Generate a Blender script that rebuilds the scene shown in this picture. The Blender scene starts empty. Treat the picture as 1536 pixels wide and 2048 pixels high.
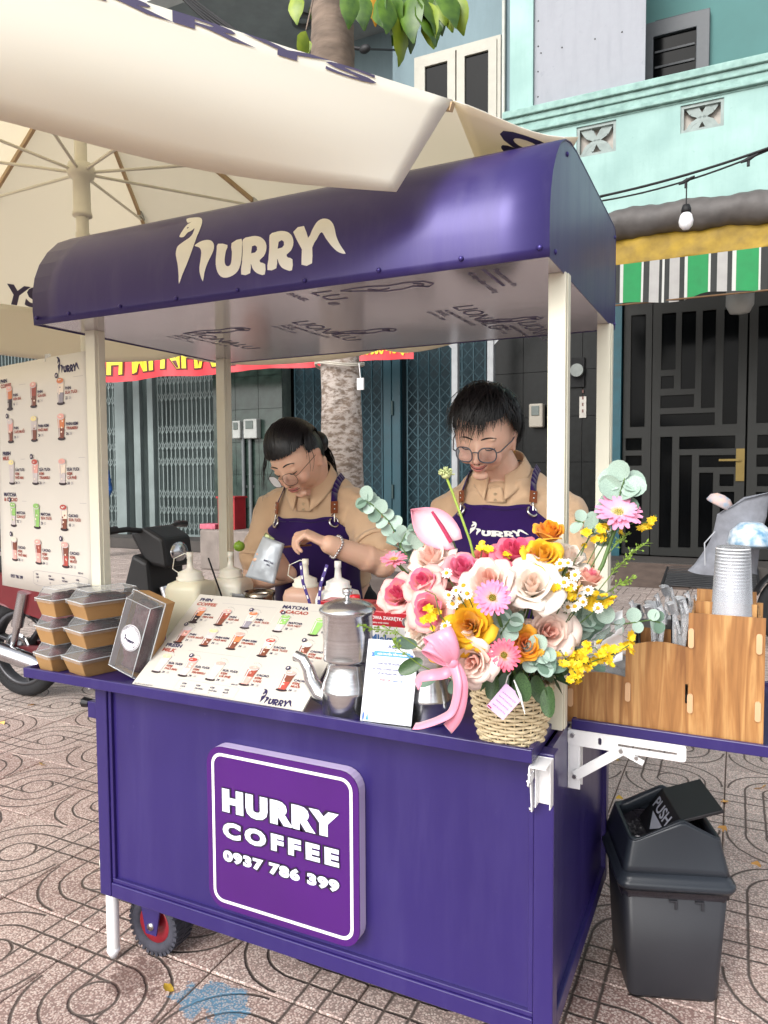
import bpy, bmesh, math, random
import numpy as np
from mathutils import Vector, Matrix, Quaternion, noise
from mathutils.geometry import tessellate_polygon
R = random.Random(7)
rad = math.radians
pi = math.pi
SC = bpy.context.scene
COL = SC.collection
V = Vector

# ------------------------------------------------------------------ camera
CAM = V((1.7288, -1.5655, 1.4886)); YAW, PITCH, ROLL, FPX = .4513, -.0546, -.0054, 1459.82
_f = V((-math.sin(YAW) * math.cos(PITCH), math.cos(YAW) * math.cos(PITCH), math.sin(PITCH)))
_r0 = V((math.cos(YAW), math.sin(YAW), 0)); _u0 = _r0.cross(_f)
_r = _r0 * math.cos(ROLL) + _u0 * math.sin(ROLL); _u = -_r0 * math.sin(ROLL) + _u0 * math.cos(ROLL)
cd = bpy.data.cameras.new('camera'); cam = bpy.data.objects.new('camera', cd); COL.objects.link(cam)
cam.matrix_world = Matrix(((_r.x, _u.x, -_f.x, CAM.x), (_r.y, _u.y, -_f.y, CAM.y), (_r.z, _u.z, -_f.z, CAM.z), (0, 0, 0, 1)))
cd.sensor_fit = 'VERTICAL'; cd.sensor_height = 36; cd.lens = 36 * FPX / 2048; cd.clip_end = 500; cd.clip_start = .05
SC.camera = cam
def ray(x, y): return _f + _r * ((x - 768) / FPX) + _u * ((1024 - y) / FPX)
def atY(x, y, Y): d = ray(x, y); return CAM + d * ((Y - CAM.y) / d.y)
def atX(x, y, X): d = ray(x, y); return CAM + d * ((X - CAM.x) / d.x)
def atZ(x, y, Z): d = ray(x, y); return CAM + d * ((Z - CAM.z) / d.z)
def at(x, y, dep): return CAM + ray(x, y) * dep

# ------------------------------------------------------------------ world, sun, exposure
SUN_EL, SUN_AZ = 36, 192          # elevation, compass-like azimuth of the sun seen from the scene (deg, from +Y clockwise)
w = bpy.data.worlds.new('World'); SC.world = w; w.use_nodes = True
nt = w.node_tree; nt.nodes.clear()
sky = nt.nodes.new('ShaderNodeTexSky'); sky.sky_type = 'NISHITA'; sky.sun_disc = False
sky.sun_elevation = rad(SUN_EL); sky.sun_rotation = rad(SUN_AZ); sky.dust_density = 3; sky.ozone_density = 1.0; sky.air_density = 1.0
hs = nt.nodes.new('ShaderNodeHueSaturation'); hs.inputs['Saturation'].default_value = .22; hs.inputs['Value'].default_value = 1.0
bg = nt.nodes.new('ShaderNodeBackground'); bg.inputs['Strength'].default_value = .15
wo = nt.nodes.new('ShaderNodeOutputWorld')
nt.links.new(sky.outputs[0], hs.inputs['Color']); nt.links.new(hs.outputs[0], bg.inputs['Color']); nt.links.new(bg.outputs[0], wo.inputs[0])
sl = bpy.data.lights.new('sun', 'SUN'); sl.energy = 1.0; sl.angle = rad(32); sl.color = (1, .98, .95)
so = bpy.data.objects.new('sun', sl); COL.objects.link(so)
_el, _az = rad(SUN_EL), rad(SUN_AZ)
sd = V((math.sin(_az) * math.cos(_el), math.cos(_az) * math.cos(_el), math.sin(_el)))
so.rotation_euler = sd.to_track_quat('Z', 'Y').to_euler()
SC.render.engine = 'CYCLES'; SC.cycles.transparent_max_bounces = 40
SC.view_settings.view_transform = 'Standard'; SC.view_settings.look = 'None'; SC.view_settings.gamma = 1
SC.view_settings.use_curve_mapping = False; SC.view_settings.exposure = .98

# ------------------------------------------------------------------ materials
def hx(s):
    s = s.lstrip('#'); o = []
    for i in (0, 2, 4):
        c = int(s[i:i + 2], 16) / 255
        o.append(c / 12.92 if c <= .04045 else ((c + .055) / 1.055) ** 2.4)
    return tuple(o)
MATS = {}
def P(m): return m.node_tree.nodes['Principled BSDF']
def newmat(name):
    m = bpy.data.materials.new(name); m.use_nodes = True; MATS[name] = m; return m
def M(name, col=(.5, .5, .5), rough=.5, metal=0, var=.08, scale=9, bump=0, bscale=70, trans=0, alpha=1, sss=0, ior=1.45, coat=0, col2=None, emit=0, sheen=0, obj=True, stretch=None, detail=4, rvar=.1, spec=None):
    """procedural surface: noise varies the colour and the gloss, an optional finer noise gives relief"""
    if name in MATS: return MATS[name]
    if isinstance(col, str): col = hx(col)
    if isinstance(col2, str): col2 = hx(col2)
    m = newmat(name); n = m.node_tree.nodes; L = m.node_tree.links.new; b = P(m)
    tc = n.new('ShaderNodeTexCoord'); out = tc.outputs['Object']
    if stretch:
        mp = n.new('ShaderNodeMapping'); mp.inputs['Scale'].default_value = stretch; L(out, mp.inputs[0]); out = mp.outputs[0]
    nz = n.new('ShaderNodeTexNoise'); nz.inputs['Scale'].default_value = scale; nz.inputs['Detail'].default_value = detail; L(out, nz.inputs['Vector'])
    mx = n.new('ShaderNodeMix'); mx.data_type = 'RGBA'
    c1 = tuple(max(0, c * (1 - var)) for c in col); c2 = col2 or tuple(min(1, c * (1 + var)) for c in col)
    rp = n.new('ShaderNodeMapRange'); rp.inputs[1].default_value = .3; rp.inputs[2].default_value = .7; L(nz.outputs[0], rp.inputs[0])
    mx.inputs[6].default_value = (*c1, 1); mx.inputs[7].default_value = (*c2, 1); L(rp.outputs[0], mx.inputs[0]); L(mx.outputs[2], b.inputs['Base Color'])
    rr = n.new('ShaderNodeMapRange'); rr.inputs[3].default_value = max(.02, rough * (1 - rvar)); rr.inputs[4].default_value = min(1, rough * (1 + rvar)); L(nz.outputs[0], rr.inputs[0]); L(rr.outputs[0], b.inputs['Roughness'])
    b.inputs['Metallic'].default_value = metal; b.inputs['IOR'].default_value = ior
    b.inputs['Transmission Weight'].default_value = trans; b.inputs['Alpha'].default_value = alpha
    b.inputs['Coat Weight'].default_value = coat; b.inputs['Coat Roughness'].default_value = .15
    if spec is not None: b.inputs['Specular IOR Level'].default_value = spec
    if sss: b.inputs['Subsurface Weight'].default_value = sss; b.inputs['Subsurface Radius'].default_value = (.012, .006, .004); b.inputs['Subsurface Scale'].default_value = 1
    if sheen: b.inputs['Sheen Weight'].default_value = sheen; b.inputs['Sheen Roughness'].default_value = .5
    if emit: b.inputs['Emission Color'].default_value = (*col, 1); b.inputs['Emission Strength'].default_value = emit
    if bump:
        n2 = n.new('ShaderNodeTexNoise'); n2.inputs['Scale'].default_value = bscale; n2.inputs['Detail'].default_value = 3; L(out, n2.inputs['Vector'])
        bp = n.new('ShaderNodeBump'); bp.inputs['Strength'].default_value = bump; bp.inputs['Distance'].default_value = .01; L(n2.outputs[0], bp.inputs['Height']); L(bp.outputs[0], b.inputs['Normal'])
    return m
def glass(name, tint=(.95, .97, .97), a=.18, rough=.08):
    """clear thin plastic or glass: mostly see-through, with a glossy skin"""
    if name in MATS: return MATS[name]
    m = newmat(name); n = m.node_tree.nodes; L = m.node_tree.links.new; n.remove(P(m))
    t = n.new('ShaderNodeBsdfTransparent'); t.inputs[0].default_value = (*tint, 1)
    g = n.new('ShaderNodeBsdfPrincipled'); g.inputs['Base Color'].default_value = (.8, .82, .84, 1); g.inputs['Roughness'].default_value = rough
    fr = n.new('ShaderNodeFresnel'); fr.inputs[0].default_value = 1.4
    nz = n.new('ShaderNodeTexNoise'); nz.inputs['Scale'].default_value = 40
    md = n.new('ShaderNodeMath'); md.operation = 'MULTIPLY_ADD'; md.inputs[1].default_value = .12; md.inputs[2].default_value = a - .06; L(nz.outputs[0], md.inputs[0])
    ad = n.new('ShaderNodeMath'); ad.operation = 'ADD'; ad.use_clamp = True; L(fr.outputs[0], ad.inputs[0]); L(md.outputs[0], ad.inputs[1])
    mx = n.new('ShaderNodeMixShader'); L(ad.outputs[0], mx.inputs[0]); L(t.outputs[0], mx.inputs[1]); L(g.outputs[0], mx.inputs[2])
    L(mx.outputs[0], n['Material Output'].inputs[0]); return m

# ------------------------------------------------------------------ mesh building
class MB:
    def __init__(s): s.v = []; s.f = []; s.m = []; s.s = []; s.mi = 0; s.sm = False
    def add(s, vs, fs, mi=None, sm=None):
        o = len(s.v); s.v += [tuple(v) for v in vs]
        mi = s.mi if mi is None else mi; sm = s.sm if sm is None else sm
        for f in fs: s.f.append([i + o for i in f]); s.m.append(mi); s.s.append(sm)
        return s
    def box(s, a, b, mi=None, M=None):
        x0, y0, z0 = a; x1, y1, z1 = b
        vs = [V(p) for p in ((x0, y0, z0), (x1, y0, z0), (x1, y1, z0), (x0, y1, z0), (x0, y0, z1), (x1, y0, z1), (x1, y1, z1), (x0, y1, z1))]
        if M: vs = [M @ v for v in vs]
        return s.add(vs, [(0, 3, 2, 1), (4, 5, 6, 7), (0, 1, 5, 4), (1, 2, 6, 5), (2, 3, 7, 6), (3, 0, 4, 7)], mi, False)
    def cbox(s, c, d, mi=None, M=None):
        return s.box([c[i] - d[i] / 2 for i in range(3)], [c[i] + d[i] / 2 for i in range(3)], mi, M)
    def bar(s, p, q, w, h=None, mi=None, up=(0, 0, 1)):
        p, q = V(p), V(q); h = h or w; d = (q - p).normalized(); u = V(up)
        if abs(d.dot(u)) > .97: u = V((0, 1, 0))
        x = d.cross(u).normalized(); y = x.cross(d)
        vs = [e + x * (a * w / 2) + y * (b * h / 2) for e in (p, q) for a, b in ((-1, -1), (1, -1), (1, 1), (-1, 1))]
        return s.add(vs, [(0, 1, 2, 3), (7, 6, 5, 4), (0, 4, 5, 1), (1, 5, 6, 2), (2, 6, 7, 3), (3, 7, 4, 0)], mi, False)
    def tube(s, pts, r, n=8, mi=None, cap=True, sm=True, flat=1):
        pts = [V(p) for p in pts]; k = len(pts); rs = r if hasattr(r, '__len__') else [r] * k
        d0 = (pts[1] - pts[0]).normalized(); u = V((0, 0, 1)) if abs(d0.z) < .9 else V((1, 0, 0)); x = d0.cross(u).normalized()
        vs = []
        for i, p in enumerate(pts):
            d = (pts[min(i + 1, k - 1)] - pts[max(i - 1, 0)]).normalized()
            x = (x - d * x.dot(d)).normalized(); y = d.cross(x)
            vs += [p + (x * math.cos(2 * pi * j / n) + y * math.sin(2 * pi * j / n) * flat) * rs[i] for j in range(n)]
        fs = [(i * n + j, i * n + (j + 1) % n, (i + 1) * n + (j + 1) % n, (i + 1) * n + j) for i in range(k - 1) for j in range(n)]
        o = len(s.f); s.add(vs, fs, mi, sm)
        if cap: s.add(vs[:n], [tuple(reversed(range(n)))], mi, False); s.add(vs[-n:], [tuple(range(n))], mi, False)
        return s
    def lathe(s, prof, n=24, M=None, mi=None, sm=True, sx=1, sy=1):
        vs = [V((r * math.cos(2 * pi * j / n) * sx, r * math.sin(2 * pi * j / n) * sy, z)) for r, z in prof for j in range(n)]
        if M: vs = [M @ v for v in vs]
        k = len(prof)
        return s.add(vs, [(i * n + j, i * n + (j + 1) % n, (i + 1) * n + (j + 1) % n, (i + 1) * n + j) for i in range(k - 1) for j in range(n)], mi, sm)
    def ball(s, c, r, n=12, m=8, mi=None, M=None):
        rx, ry, rz = r if hasattr(r, '__len__') else (r, r, r); c = V(c); vs = []
        for i in range(m + 1):
            t = pi * i / m
            vs += [V((rx * math.sin(t) * math.cos(2 * pi * j / n), ry * math.sin(t) * math.sin(2 * pi * j / n), -rz * math.cos(t))) for j in range(n)]
        vs = [(M @ v if M else v) + c for v in vs]
        return s.add(vs, [(i * n + j, i * n + (j + 1) % n, (i + 1) * n + (j + 1) % n, (i + 1) * n + j) for i in range(m) for j in range(n)], mi, True)
    def prism(s, poly, depth, M=None, mi=None, holes=(), sm=False):
        """2D outline (x,y) pushed 'depth' along z, then placed by M"""
        loops = [list(poly)] + [list(h) for h in holes]; flat = [p for l in loops for p in l]
        tri = tessellate_polygon([[V((p[0], p[1], 0)) for p in l] for l in loops])
        n = len(flat); Mx = M or Matrix()
        vs = [Mx @ V((p[0], p[1], z)) for z in (depth, 0) for p in flat]
        up = []
        for t in tri:
            a, b, c = [flat[i] for i in t]
            if (b[0] - a[0]) * (c[1] - a[1]) - (b[1] - a[1]) * (c[0] - a[0]) < 0: t = t[::-1]
            up.append(tuple(t))
        fs = up[:]
        if depth:
            fs += [tuple(i + n for i in t[::-1]) for t in up]; o = 0
            for l in loops:
                k = len(l); fs += [(o + i + n, o + (i + 1) % k + n, o + (i + 1) % k, o + i) for i in range(k)]; o += k
        else: vs = vs[:n]
        return s.add(vs, fs, mi, sm)
    def grid(s, fn, nu, nv, mi=None, sm=True, wrap=False):
        vs = [fn(i / nu, j / nv) for i in range(nu + 1) for j in range(nv + 1)]; w_ = nv + 1
        return s.add(vs, [(i * w_ + j, (i + 1) * w_ + j, (i + 1) * w_ + j + 1, i * w_ + j + 1) for i in range(nu) for j in range(nv)], mi, sm)
    def mesh(s, name, mats):
        me = bpy.data.meshes.new(name); me.from_pydata(s.v, [], s.f)
        for m in (mats if isinstance(mats, (list, tuple)) else [mats]): me.materials.append(m)
        me.polygons.foreach_set('material_index', s.m); me.polygons.foreach_set('use_smooth', s.s); me.update(); return me
    def build(s, name, mats, parent=None, bevel=0, seg=2, solid=0, sub=0, off=-1, normals=False):
        if normals:
            pass
        o = link(name, s.mesh(name, mats), parent)
        if solid: md = o.modifiers.new('s', 'SOLIDIFY'); md.thickness = solid; md.offset = off
        if bevel: md = o.modifiers.new('b', 'BEVEL'); md.width = bevel; md.segments = seg; md.limit_method = 'ANGLE'; md.angle_limit = rad(32)
        if sub: md = o.modifiers.new('u', 'SUBSURF'); md.levels = sub; md.render_levels = sub
        return o
def link(name, me, parent=None):
    o = bpy.data.objects.new(name, me); COL.objects.link(o)
    if parent is not None:
        o.parent = parent
        if parent.type == 'EMPTY' or parent.matrix_basis != Matrix(): o.matrix_parent_inverse = parent.matrix_basis.inverted()
    return o
def tag(o, label, cat, group=None):
    o['label'] = label; o['category'] = cat
    if group: o['group'] = group
    return o
def thing(name, label, cat, loc=(0, 0, 0), group=None, rz=0):
    o = bpy.data.objects.new(name, None); COL.objects.link(o); o.location = loc; o.rotation_euler = (0, 0, rz); o.empty_display_size = .05
    return tag(o, label, cat, group)
def local(o):
    """matrix to build a thing's parts straight in its own frame"""
    return o.matrix_basis.copy()
def kids(o): return [c for c in bpy.data.objects if c.parent == o]
def copy_tree(o, parent=None):
    c = o.copy(); COL.objects.link(c)
    if parent is not None: c.parent = parent
    for ch in kids(o):
        copy_tree(ch, c)
    return c
def struct(o): o['kind'] = 'structure'; return o
def stuff(o): o['kind'] = 'stuff'; return o

# ------------------------------------------------------------------ lettering
_tc = {}
def glyphs(t, bold=.02, shear=0, space=1.0):
    k = (t, bold, shear, space)
    if k not in _tc:
        c = bpy.data.curves.new('t', 'FONT'); c.body = t; c.size = 1; c.offset = bold; c.shear = shear; c.resolution_u = 3; c.space_character = space
        o = bpy.data.objects.new('t', c); COL.objects.link(o)
        me = bpy.data.meshes.new_from_object(o.evaluated_get(bpy.context.evaluated_depsgraph_get()))
        vs = [(v.co.x, v.co.y) for v in me.vertices]; fs = [tuple(p.vertices) for p in me.polygons]
        bpy.data.objects.remove(o); bpy.data.meshes.remove(me)
        if vs: x0 = min(v[0] for v in vs); x1 = max(v[0] for v in vs)
        else: x0 = x1 = 0
        _tc[k] = ([(a - x0, b) for a, b in vs], fs, x1 - x0)
    return _tc[k]
def letter(mb, t, o, xd, yd, size=None, width=None, bold=.02, align='l', mi=None, shear=0, space=1.0, sx=1, wrap=None, lift=0):
    """flat lettering: lower left corner o, reading direction xd, letter-up yd; size = capital height"""
    vs, fs, wd = glyphs(t, bold, shear, space); k = (size or .1) / .73
    kx = k * sx if width is None else width / max(wd, 1e-6)
    ox = {'l': 0, 'c': -wd * kx / 2, 'r': -wd * kx}[align]
    o, xd, yd = V(o), V(xd).normalized(), V(yd).normalized(); nrm = xd.cross(yd)
    pts = [o + xd * (ox + a * kx) + yd * (b * k) + nrm * lift for a, b in vs]
    if wrap: pts = [wrap(p) for p in pts]
    mb.add(pts, fs, mi, False)
# ------------------------------------------------------------------ palette
PURPLE = M('purple_paint', '#281d5c', .34, var=.09, scale=2.2, detail=9, coat=.25, bump=.02, bscale=260, rvar=.25)
def wear(m, col, lo=.66, hi=.74, scale=34):
    """dust, rubbed spots and small scratches on paint"""
    n = m.node_tree.nodes; L = m.node_tree.links.new; b = P(m); src = b.inputs['Base Color'].links[0].from_socket; rs = b.inputs['Roughness'].links[0].from_socket
    tc = n.new('ShaderNodeTexCoord'); a = n.new('ShaderNodeTexNoise'); a.inputs['Scale'].default_value = scale; a.inputs['Detail'].default_value = 10; a.inputs['Roughness'].default_value = .75; L(tc.outputs['Object'], a.inputs[0])
    mp_ = n.new('ShaderNodeMapping'); mp_.inputs['Scale'].default_value = (1, 1, .12); mp_.inputs['Rotation'].default_value = (0, .25, 0); L(tc.outputs['Object'], mp_.inputs[0])
    c = n.new('ShaderNodeTexNoise'); c.inputs['Scale'].default_value = 9; c.inputs['Detail'].default_value = 8; c.inputs['Roughness'].default_value = .7; L(mp_.outputs[0], c.inputs[0])
    r = n.new('ShaderNodeMapRange'); r.inputs[1].default_value = lo; r.inputs[2].default_value = hi; r.inputs[4].default_value = .7; L(a.outputs[0], r.inputs[0])
    r2 = n.new('ShaderNodeMapRange'); r2.inputs[1].default_value = .48; r2.inputs[2].default_value = .75; r2.inputs[4].default_value = .22; L(c.outputs[0], r2.inputs[0])
    mxv = n.new('ShaderNodeMath'); mxv.operation = 'MAXIMUM'; L(r.outputs[0], mxv.inputs[0]); L(r2.outputs[0], mxv.inputs[1])
    mx = n.new('ShaderNodeMix'); mx.data_type = 'RGBA'; L(mxv.outputs[0], mx.inputs[0]); L(src, mx.inputs[6]); mx.inputs[7].default_value = (*hx(col), 1); L(mx.outputs[2], b.inputs['Base Color'])
    ro = n.new('ShaderNodeMath'); ro.operation = 'MULTIPLY_ADD'; ro.inputs[1].default_value = .5; L(mxv.outputs[0], ro.inputs[0]); L(rs, ro.inputs[2]); L(ro.outputs[0], b.inputs['Roughness']); return m
wear(PURPLE, '#4a4179')
PURPLE_SHEET = wear(M('purple_sheet', '#352b66', .36, metal=.3, var=.06, scale=2, detail=8, coat=.1, rvar=.25), '#6a6488', .68, .78, 20)
CREAM = M('cream_metal', '#e2dfcb', .4, var=.04, scale=5, bump=.02)
WHITE_METAL = M('white_metal', '#e9e9e9', .35, var=.04, scale=8, bump=.02)
STEEL = M('steel', '#b8b8b8', .3, metal=1, var=.1)
BLACK_RUB = M('black_rubber', '#17171a', .75, var=.2, bump=.2, bscale=90)
WHITE_PRINT = M('white_print', '#eeeee6', .5, var=.03)
INK = M('dark_ink', '#241d45', .6, var=.08)

# ------------------------------------------------------------------ pavement: one base sheet, tiles laid on it
TP = .455; TX0, TY0 = .336, .098
def pavement_material():
    m = newmat('pavement_tile'); n = m.node_tree.nodes; L = m.node_tree.links.new; b = P(m)
    def nd(op, a, b_=None, c=None, clamp=False):
        q = n.new('ShaderNodeMath'); q.operation = op; q.use_clamp = clamp
        for i, x in enumerate((a, b_, c)):
            if x is None: continue
            if isinstance(x, (int, float)): q.inputs[i].default_value = x
            else: L(x, q.inputs[i])
        return q.outputs[0]
    g = n.new('ShaderNodeNewGeometry'); sp = n.new('ShaderNodeSeparateXYZ'); L(g.outputs['Position'], sp.inputs[0])
    # slightly wandering grooves
    wn = n.new('ShaderNodeTexNoise'); wn.inputs['Scale'].default_value = 18; L(g.outputs['Position'], wn.inputs['Vector'])
    wob = nd('MULTIPLY_ADD', wn.outputs[0], .008, -.004)
    u = nd('DIVIDE', nd('SUBTRACT', nd('ADD', sp.outputs[0], wob), TX0), TP); v = nd('DIVIDE', nd('SUBTRACT', nd('ADD', sp.outputs[1], wob), TY0), TP)
    iu, iv = nd('FLOOR', u), nd('FLOOR', v)
    lx = nd('MULTIPLY', nd('SUBTRACT', nd('SUBTRACT', u, iu), .5), TP); ly = nd('MULTIPLY', nd('SUBTRACT', nd('SUBTRACT', v, iv), .5), TP)
    par = nd('MODULO', nd('ABSOLUTE', nd('ADD', iu, iv)), 2)
    sgn = nd('MULTIPLY', nd('MULTIPLY', lx, ly), nd('MULTIPLY_ADD', par, -2, 1))       # >0: arcs, <0: grid
    r = nd('SQRT', nd('ADD', nd('MULTIPLY', lx, lx), nd('MULTIPLY', ly, ly)))
    ax, ay = nd('ABSOLUTE', lx), nd('ABSOLUTE', ly); R1, R2, R3 = .068, .143, .214
    arc = nd('MINIMUM', nd('ABSOLUTE', nd('SUBTRACT', r, R2)), nd('ABSOLUTE', nd('SUBTRACT', r, R3)))
    gr = 9
    for t in (ax, ay):
        for q in (R1, R2): gr = nd('MINIMUM', nd('ABSOLUTE', nd('SUBTRACT', t, q)), gr)
    gr = nd('ADD', gr, nd('MULTIPLY', nd('LESS_THAN', r, R1), 9))
    isarc = nd('GREATER_THAN', sgn, 0)
    d = nd('ADD', nd('MULTIPLY', arc, isarc), nd('MULTIPLY', gr, nd('SUBTRACT', 1, isarc)))
    d = nd('MINIMUM', d, nd('ABSOLUTE', nd('SUBTRACT', r, R1)))
    ln = n.new('ShaderNodeMapRange'); ln.interpolation_type = 'SMOOTHSTEP'; ln.inputs[1].default_value = .0012; ln.inputs[2].default_value = .0072; L(d, ln.inputs[0])
    land = ln.outputs[0]                                        # 0 in a groove, 1 on the face
    # stone chips
    vo = n.new('ShaderNodeTexVoronoi'); vo.inputs['Scale'].default_value = 150; L(g.outputs['Position'], vo.inputs['Vector'])
    chip = n.new('ShaderNodeMapRange'); chip.inputs[1].default_value = .60; chip.inputs[2].default_value = .40; L(vo.outputs['Distance'], chip.inputs[0])
    hueb = n.new('ShaderNodeSeparateColor'); L(vo.outputs['Color'], hueb.inputs[0])
    chipc = n.new('ShaderNodeMix'); chipc.data_type = 'RGBA'; chipc.inputs[6].default_value = (*hx('#b59a91'), 1); chipc.inputs[7].default_value = (*hx('#d6c6bc'), 1); L(hueb.outputs[0], chipc.inputs[0])
    cid = n.new('ShaderNodeCombineXYZ'); L(iu, cid.inputs[0]); L(iv, cid.inputs[1])
    wt = n.new('ShaderNodeTexWhiteNoise'); wt.noise_dimensions = '2D'; L(cid.outputs[0], wt.inputs[0])
    base = n.new('ShaderNodeMix'); base.data_type = 'RGBA'; base.inputs[6].default_value = (*hx('#8e7069'), 1); base.inputs[7].default_value = (*hx('#938a83'), 1)
    # greyer paving further back
    gry = n.new('ShaderNodeMapRange'); gry.inputs[1].default_value = 1.1; gry.inputs[2].default_value = 2.0; L(sp.outputs[1], gry.inputs[0])
    mixg = nd('ADD', nd('MULTIPLY', wt.outputs[0], .55), gry.outputs[0], clamp=True); L(mixg, base.inputs[0])
    c1 = n.new('ShaderNodeMix'); c1.data_type = 'RGBA'; L(chip.outputs[0], c1.inputs[0]); L(base.outputs[2], c1.inputs[6]); L(chipc.outputs[2], c1.inputs[7])
    # grime: broad patches, darker grooves
    ns = n.new('ShaderNodeTexNoise'); ns.inputs['Scale'].default_value = 1.7; ns.inputs['Detail'].default_value = 6; ns.inputs['Roughness'].default_value = .65; L(g.outputs['Position'], ns.inputs['Vector'])
    gm = n.new('ShaderNodeMapRange'); gm.inputs[1].default_value = .3; gm.inputs[2].default_value = .72; gm.inputs[3].default_value = 1.12; gm.inputs[4].default_value = .80; L(ns.outputs[0], gm.inputs[0])
    vv = nd('MULTIPLY', nd('MULTIPLY_ADD', wt.outputs[0], .16, .92), gm.outputs[0])
    fin = n.new('ShaderNodeVectorMath'); fin.operation = 'SCALE'; L(c1.outputs[2], fin.inputs[0]); L(vv, fin.inputs['Scale'])
    c2 = n.new('ShaderNodeMix'); c2.data_type = 'RGBA'; c2.inputs[6].default_value = (*hx('#554a44'), 1); L(land, c2.inputs[0]); L(fin.outputs[0], c2.inputs[7])
    # flaking blue paint and spilled coffee, each a patch with its own edge
    def patch(cx, cy, sx, sy, thr):
        a = nd('POWER', nd('DIVIDE', nd('SUBTRACT', sp.outputs[0], cx), sx), 2); c_ = nd('POWER', nd('DIVIDE', nd('SUBTRACT', sp.outputs[1], cy), sy), 2)
        q = n.new('ShaderNodeTexNoise'); q.inputs['Scale'].default_value = 11; q.inputs['Detail'].default_value = 9; q.inputs['Roughness'].default_value = .68; L(g.outputs['Position'], q.inputs['Vector'])
        e = nd('SUBTRACT', 1, nd('ADD', a, c_)); e = nd('ADD', e, nd('MULTIPLY_ADD', q.outputs[0], 5.0, -2.5))
        k = n.new('ShaderNodeMapRange'); k.inputs[1].default_value = thr; k.inputs[2].default_value = thr + .12; L(e, k.inputs[0]); return k.outputs[0]
    c3 = n.new('ShaderNodeMix'); c3.data_type = 'RGBA'; L(nd('MULTIPLY', patch(.43, -.0, .13, .085, .3), nd('MULTIPLY_ADD', chip.outputs[0], -.35, .85)), c3.inputs[0]); L(c2.outputs[2], c3.inputs[6]); c3.inputs[7].default_value = (*hx('#4d7f9c'), 1)
    c4 = n.new('ShaderNodeMix'); c4.data_type = 'RGBA'; L(nd('MULTIPLY', patch(.16, -.0, .1, .11, .35), .55), c4.inputs[0]); L(c3.outputs[2], c4.inputs[6]); c4.inputs[7].default_value = (*hx('#4a2c26'), 1)
    L(c4.outputs[2], b.inputs['Base Color'])
    b.inputs['Roughness'].default_value = .72
    h = nd('ADD', nd('MULTIPLY', land, 1.0), nd('MULTIPLY', chip.outputs[0], .12))
    bp = n.new('ShaderNodeBump'); bp.inputs['Strength'].default_value = .7; bp.inputs['Distance'].default_value = .006; L(h, bp.inputs['Height']); L(bp.outputs[0], b.inputs['Normal'])
    return m
TILE = pavement_material()
GROUT = M('pavement_grout', '#5d5048', .9, var=.25, scale=40, bump=.4, bscale=200)
pv = struct(MB().box((-60, -25, -.12), (60, 60, -.006)).build('pavement', GROUT))
def tile_mesh():
    h = TP / 2 - .003; c = .003; mb = MB()
    vs = [(-h, -h, -.03), (h, -h, -.03), (h, h, -.03), (-h, h, -.03), (-h, -h, -c), (h, -h, -c), (h, h, -c), (-h, h, -c), (-h + c, -h + c, 0), (h - c, -h + c, 0), (h - c, h - c, 0), (-h + c, h - c, 0)]
    fs = [(8, 9, 10, 11)] + [(a, (a + 1) % 4, (a + 1) % 4 + 4, a + 4) for a in range(4)] + [(a + 4, (a + 1) % 4 + 4, (a + 1) % 4 + 8, a + 8) for a in range(4)]
    mb.add(vs, fs); return mb
tm = tile_mesh().mesh('paving_tile', TILE)
cells = []
for i in range(-46, 24):
    for j in range(-8, 24):
        c = V((TX0 + (i + .5) * TP, TY0 + (j + .5) * TP, 0)); 
        if c.y > 9.3: continue
        d = c - CAM; zf = d.dot(_f)
        px = 768 + FPX * d.dot(_r) / zf if zf > .3 else 9e9; py = 1024 - FPX * d.dot(_u) / zf if zf > .3 else 9e9
        inv = zf > .3 and -120 < px < 1660 and py < 2250
        cells.append((0 if inv else 1, d.length, c))
cells.sort(key=lambda t: (t[0], t[1]))
far = MB(); tb = tile_mesh()
for k, (inv, dist, c) in enumerate(cells):
    dz = R.uniform(-.0016, .0016)
    if inv == 0 and k < 300:
        o = link('paving_tile', tm, pv); o.location = (c.x, c.y, dz); o.rotation_euler = (R.uniform(-.003, .003), R.uniform(-.003, .003), 0)
    elif dist < 16: far.add([(x + c.x, y + c.y, z + dz) for x, y, z in tb.v], tb.f)
stuff(far.build('paving_tiles', TILE, pv))

# ------------------------------------------------------------------ the coffee cart
cart = thing('coffee_cart', 'purple coffee cart with curved roof, cream posts and a sign box on its front', 'food cart')
W_, D_, ZB, ZT = 1.38, .77, .208, .87
# rails and corner posts of the body
def part(name, mb, mat, bevel=.002, parent=cart, **k): return mb.build(name, mat, parent, bevel=bevel, **k)
for x, y in ((0, 0), (W_ - .045, 0), (0, D_ - .045), (W_ - .045, D_ - .045)):
    part('corner_rail', MB().box((x, y, ZB), (x + .045, y + .045, ZT)), PURPLE, .003)
for y in (0, D_ - .045):
    part('bottom_rail', MB().box((.0455, y + .001, ZB), (W_ - .0455, y + .044, ZB + .045)), PURPLE, .003)
    part('bead', MB().box((.046, y + .006, ZB + .0455), (W_ - .046, y + .039, ZB + .058)), PURPLE, .002)
for x in (0, W_ - .045):
    part('bottom_rail', MB().box((x + .001, .0455, ZB), (x + .044, D_ - .0455, ZB + .045)), PURPLE, .003)
for x in (.046, W_ - .058): part('bead', MB().box((x, .006, ZB + .0585), (x + .012, .039, ZT)), PURPLE, .002)
part('front_panel', MB().box((.058, .016, ZB + .0585), (W_ - .058, .026, ZT)), PURPLE, 0)
part('rear_panel', MB().box((.046, D_ - .026, ZB + .0585), (W_ - .046, D_ - .016, ZT)), PURPLE, 0)
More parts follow.
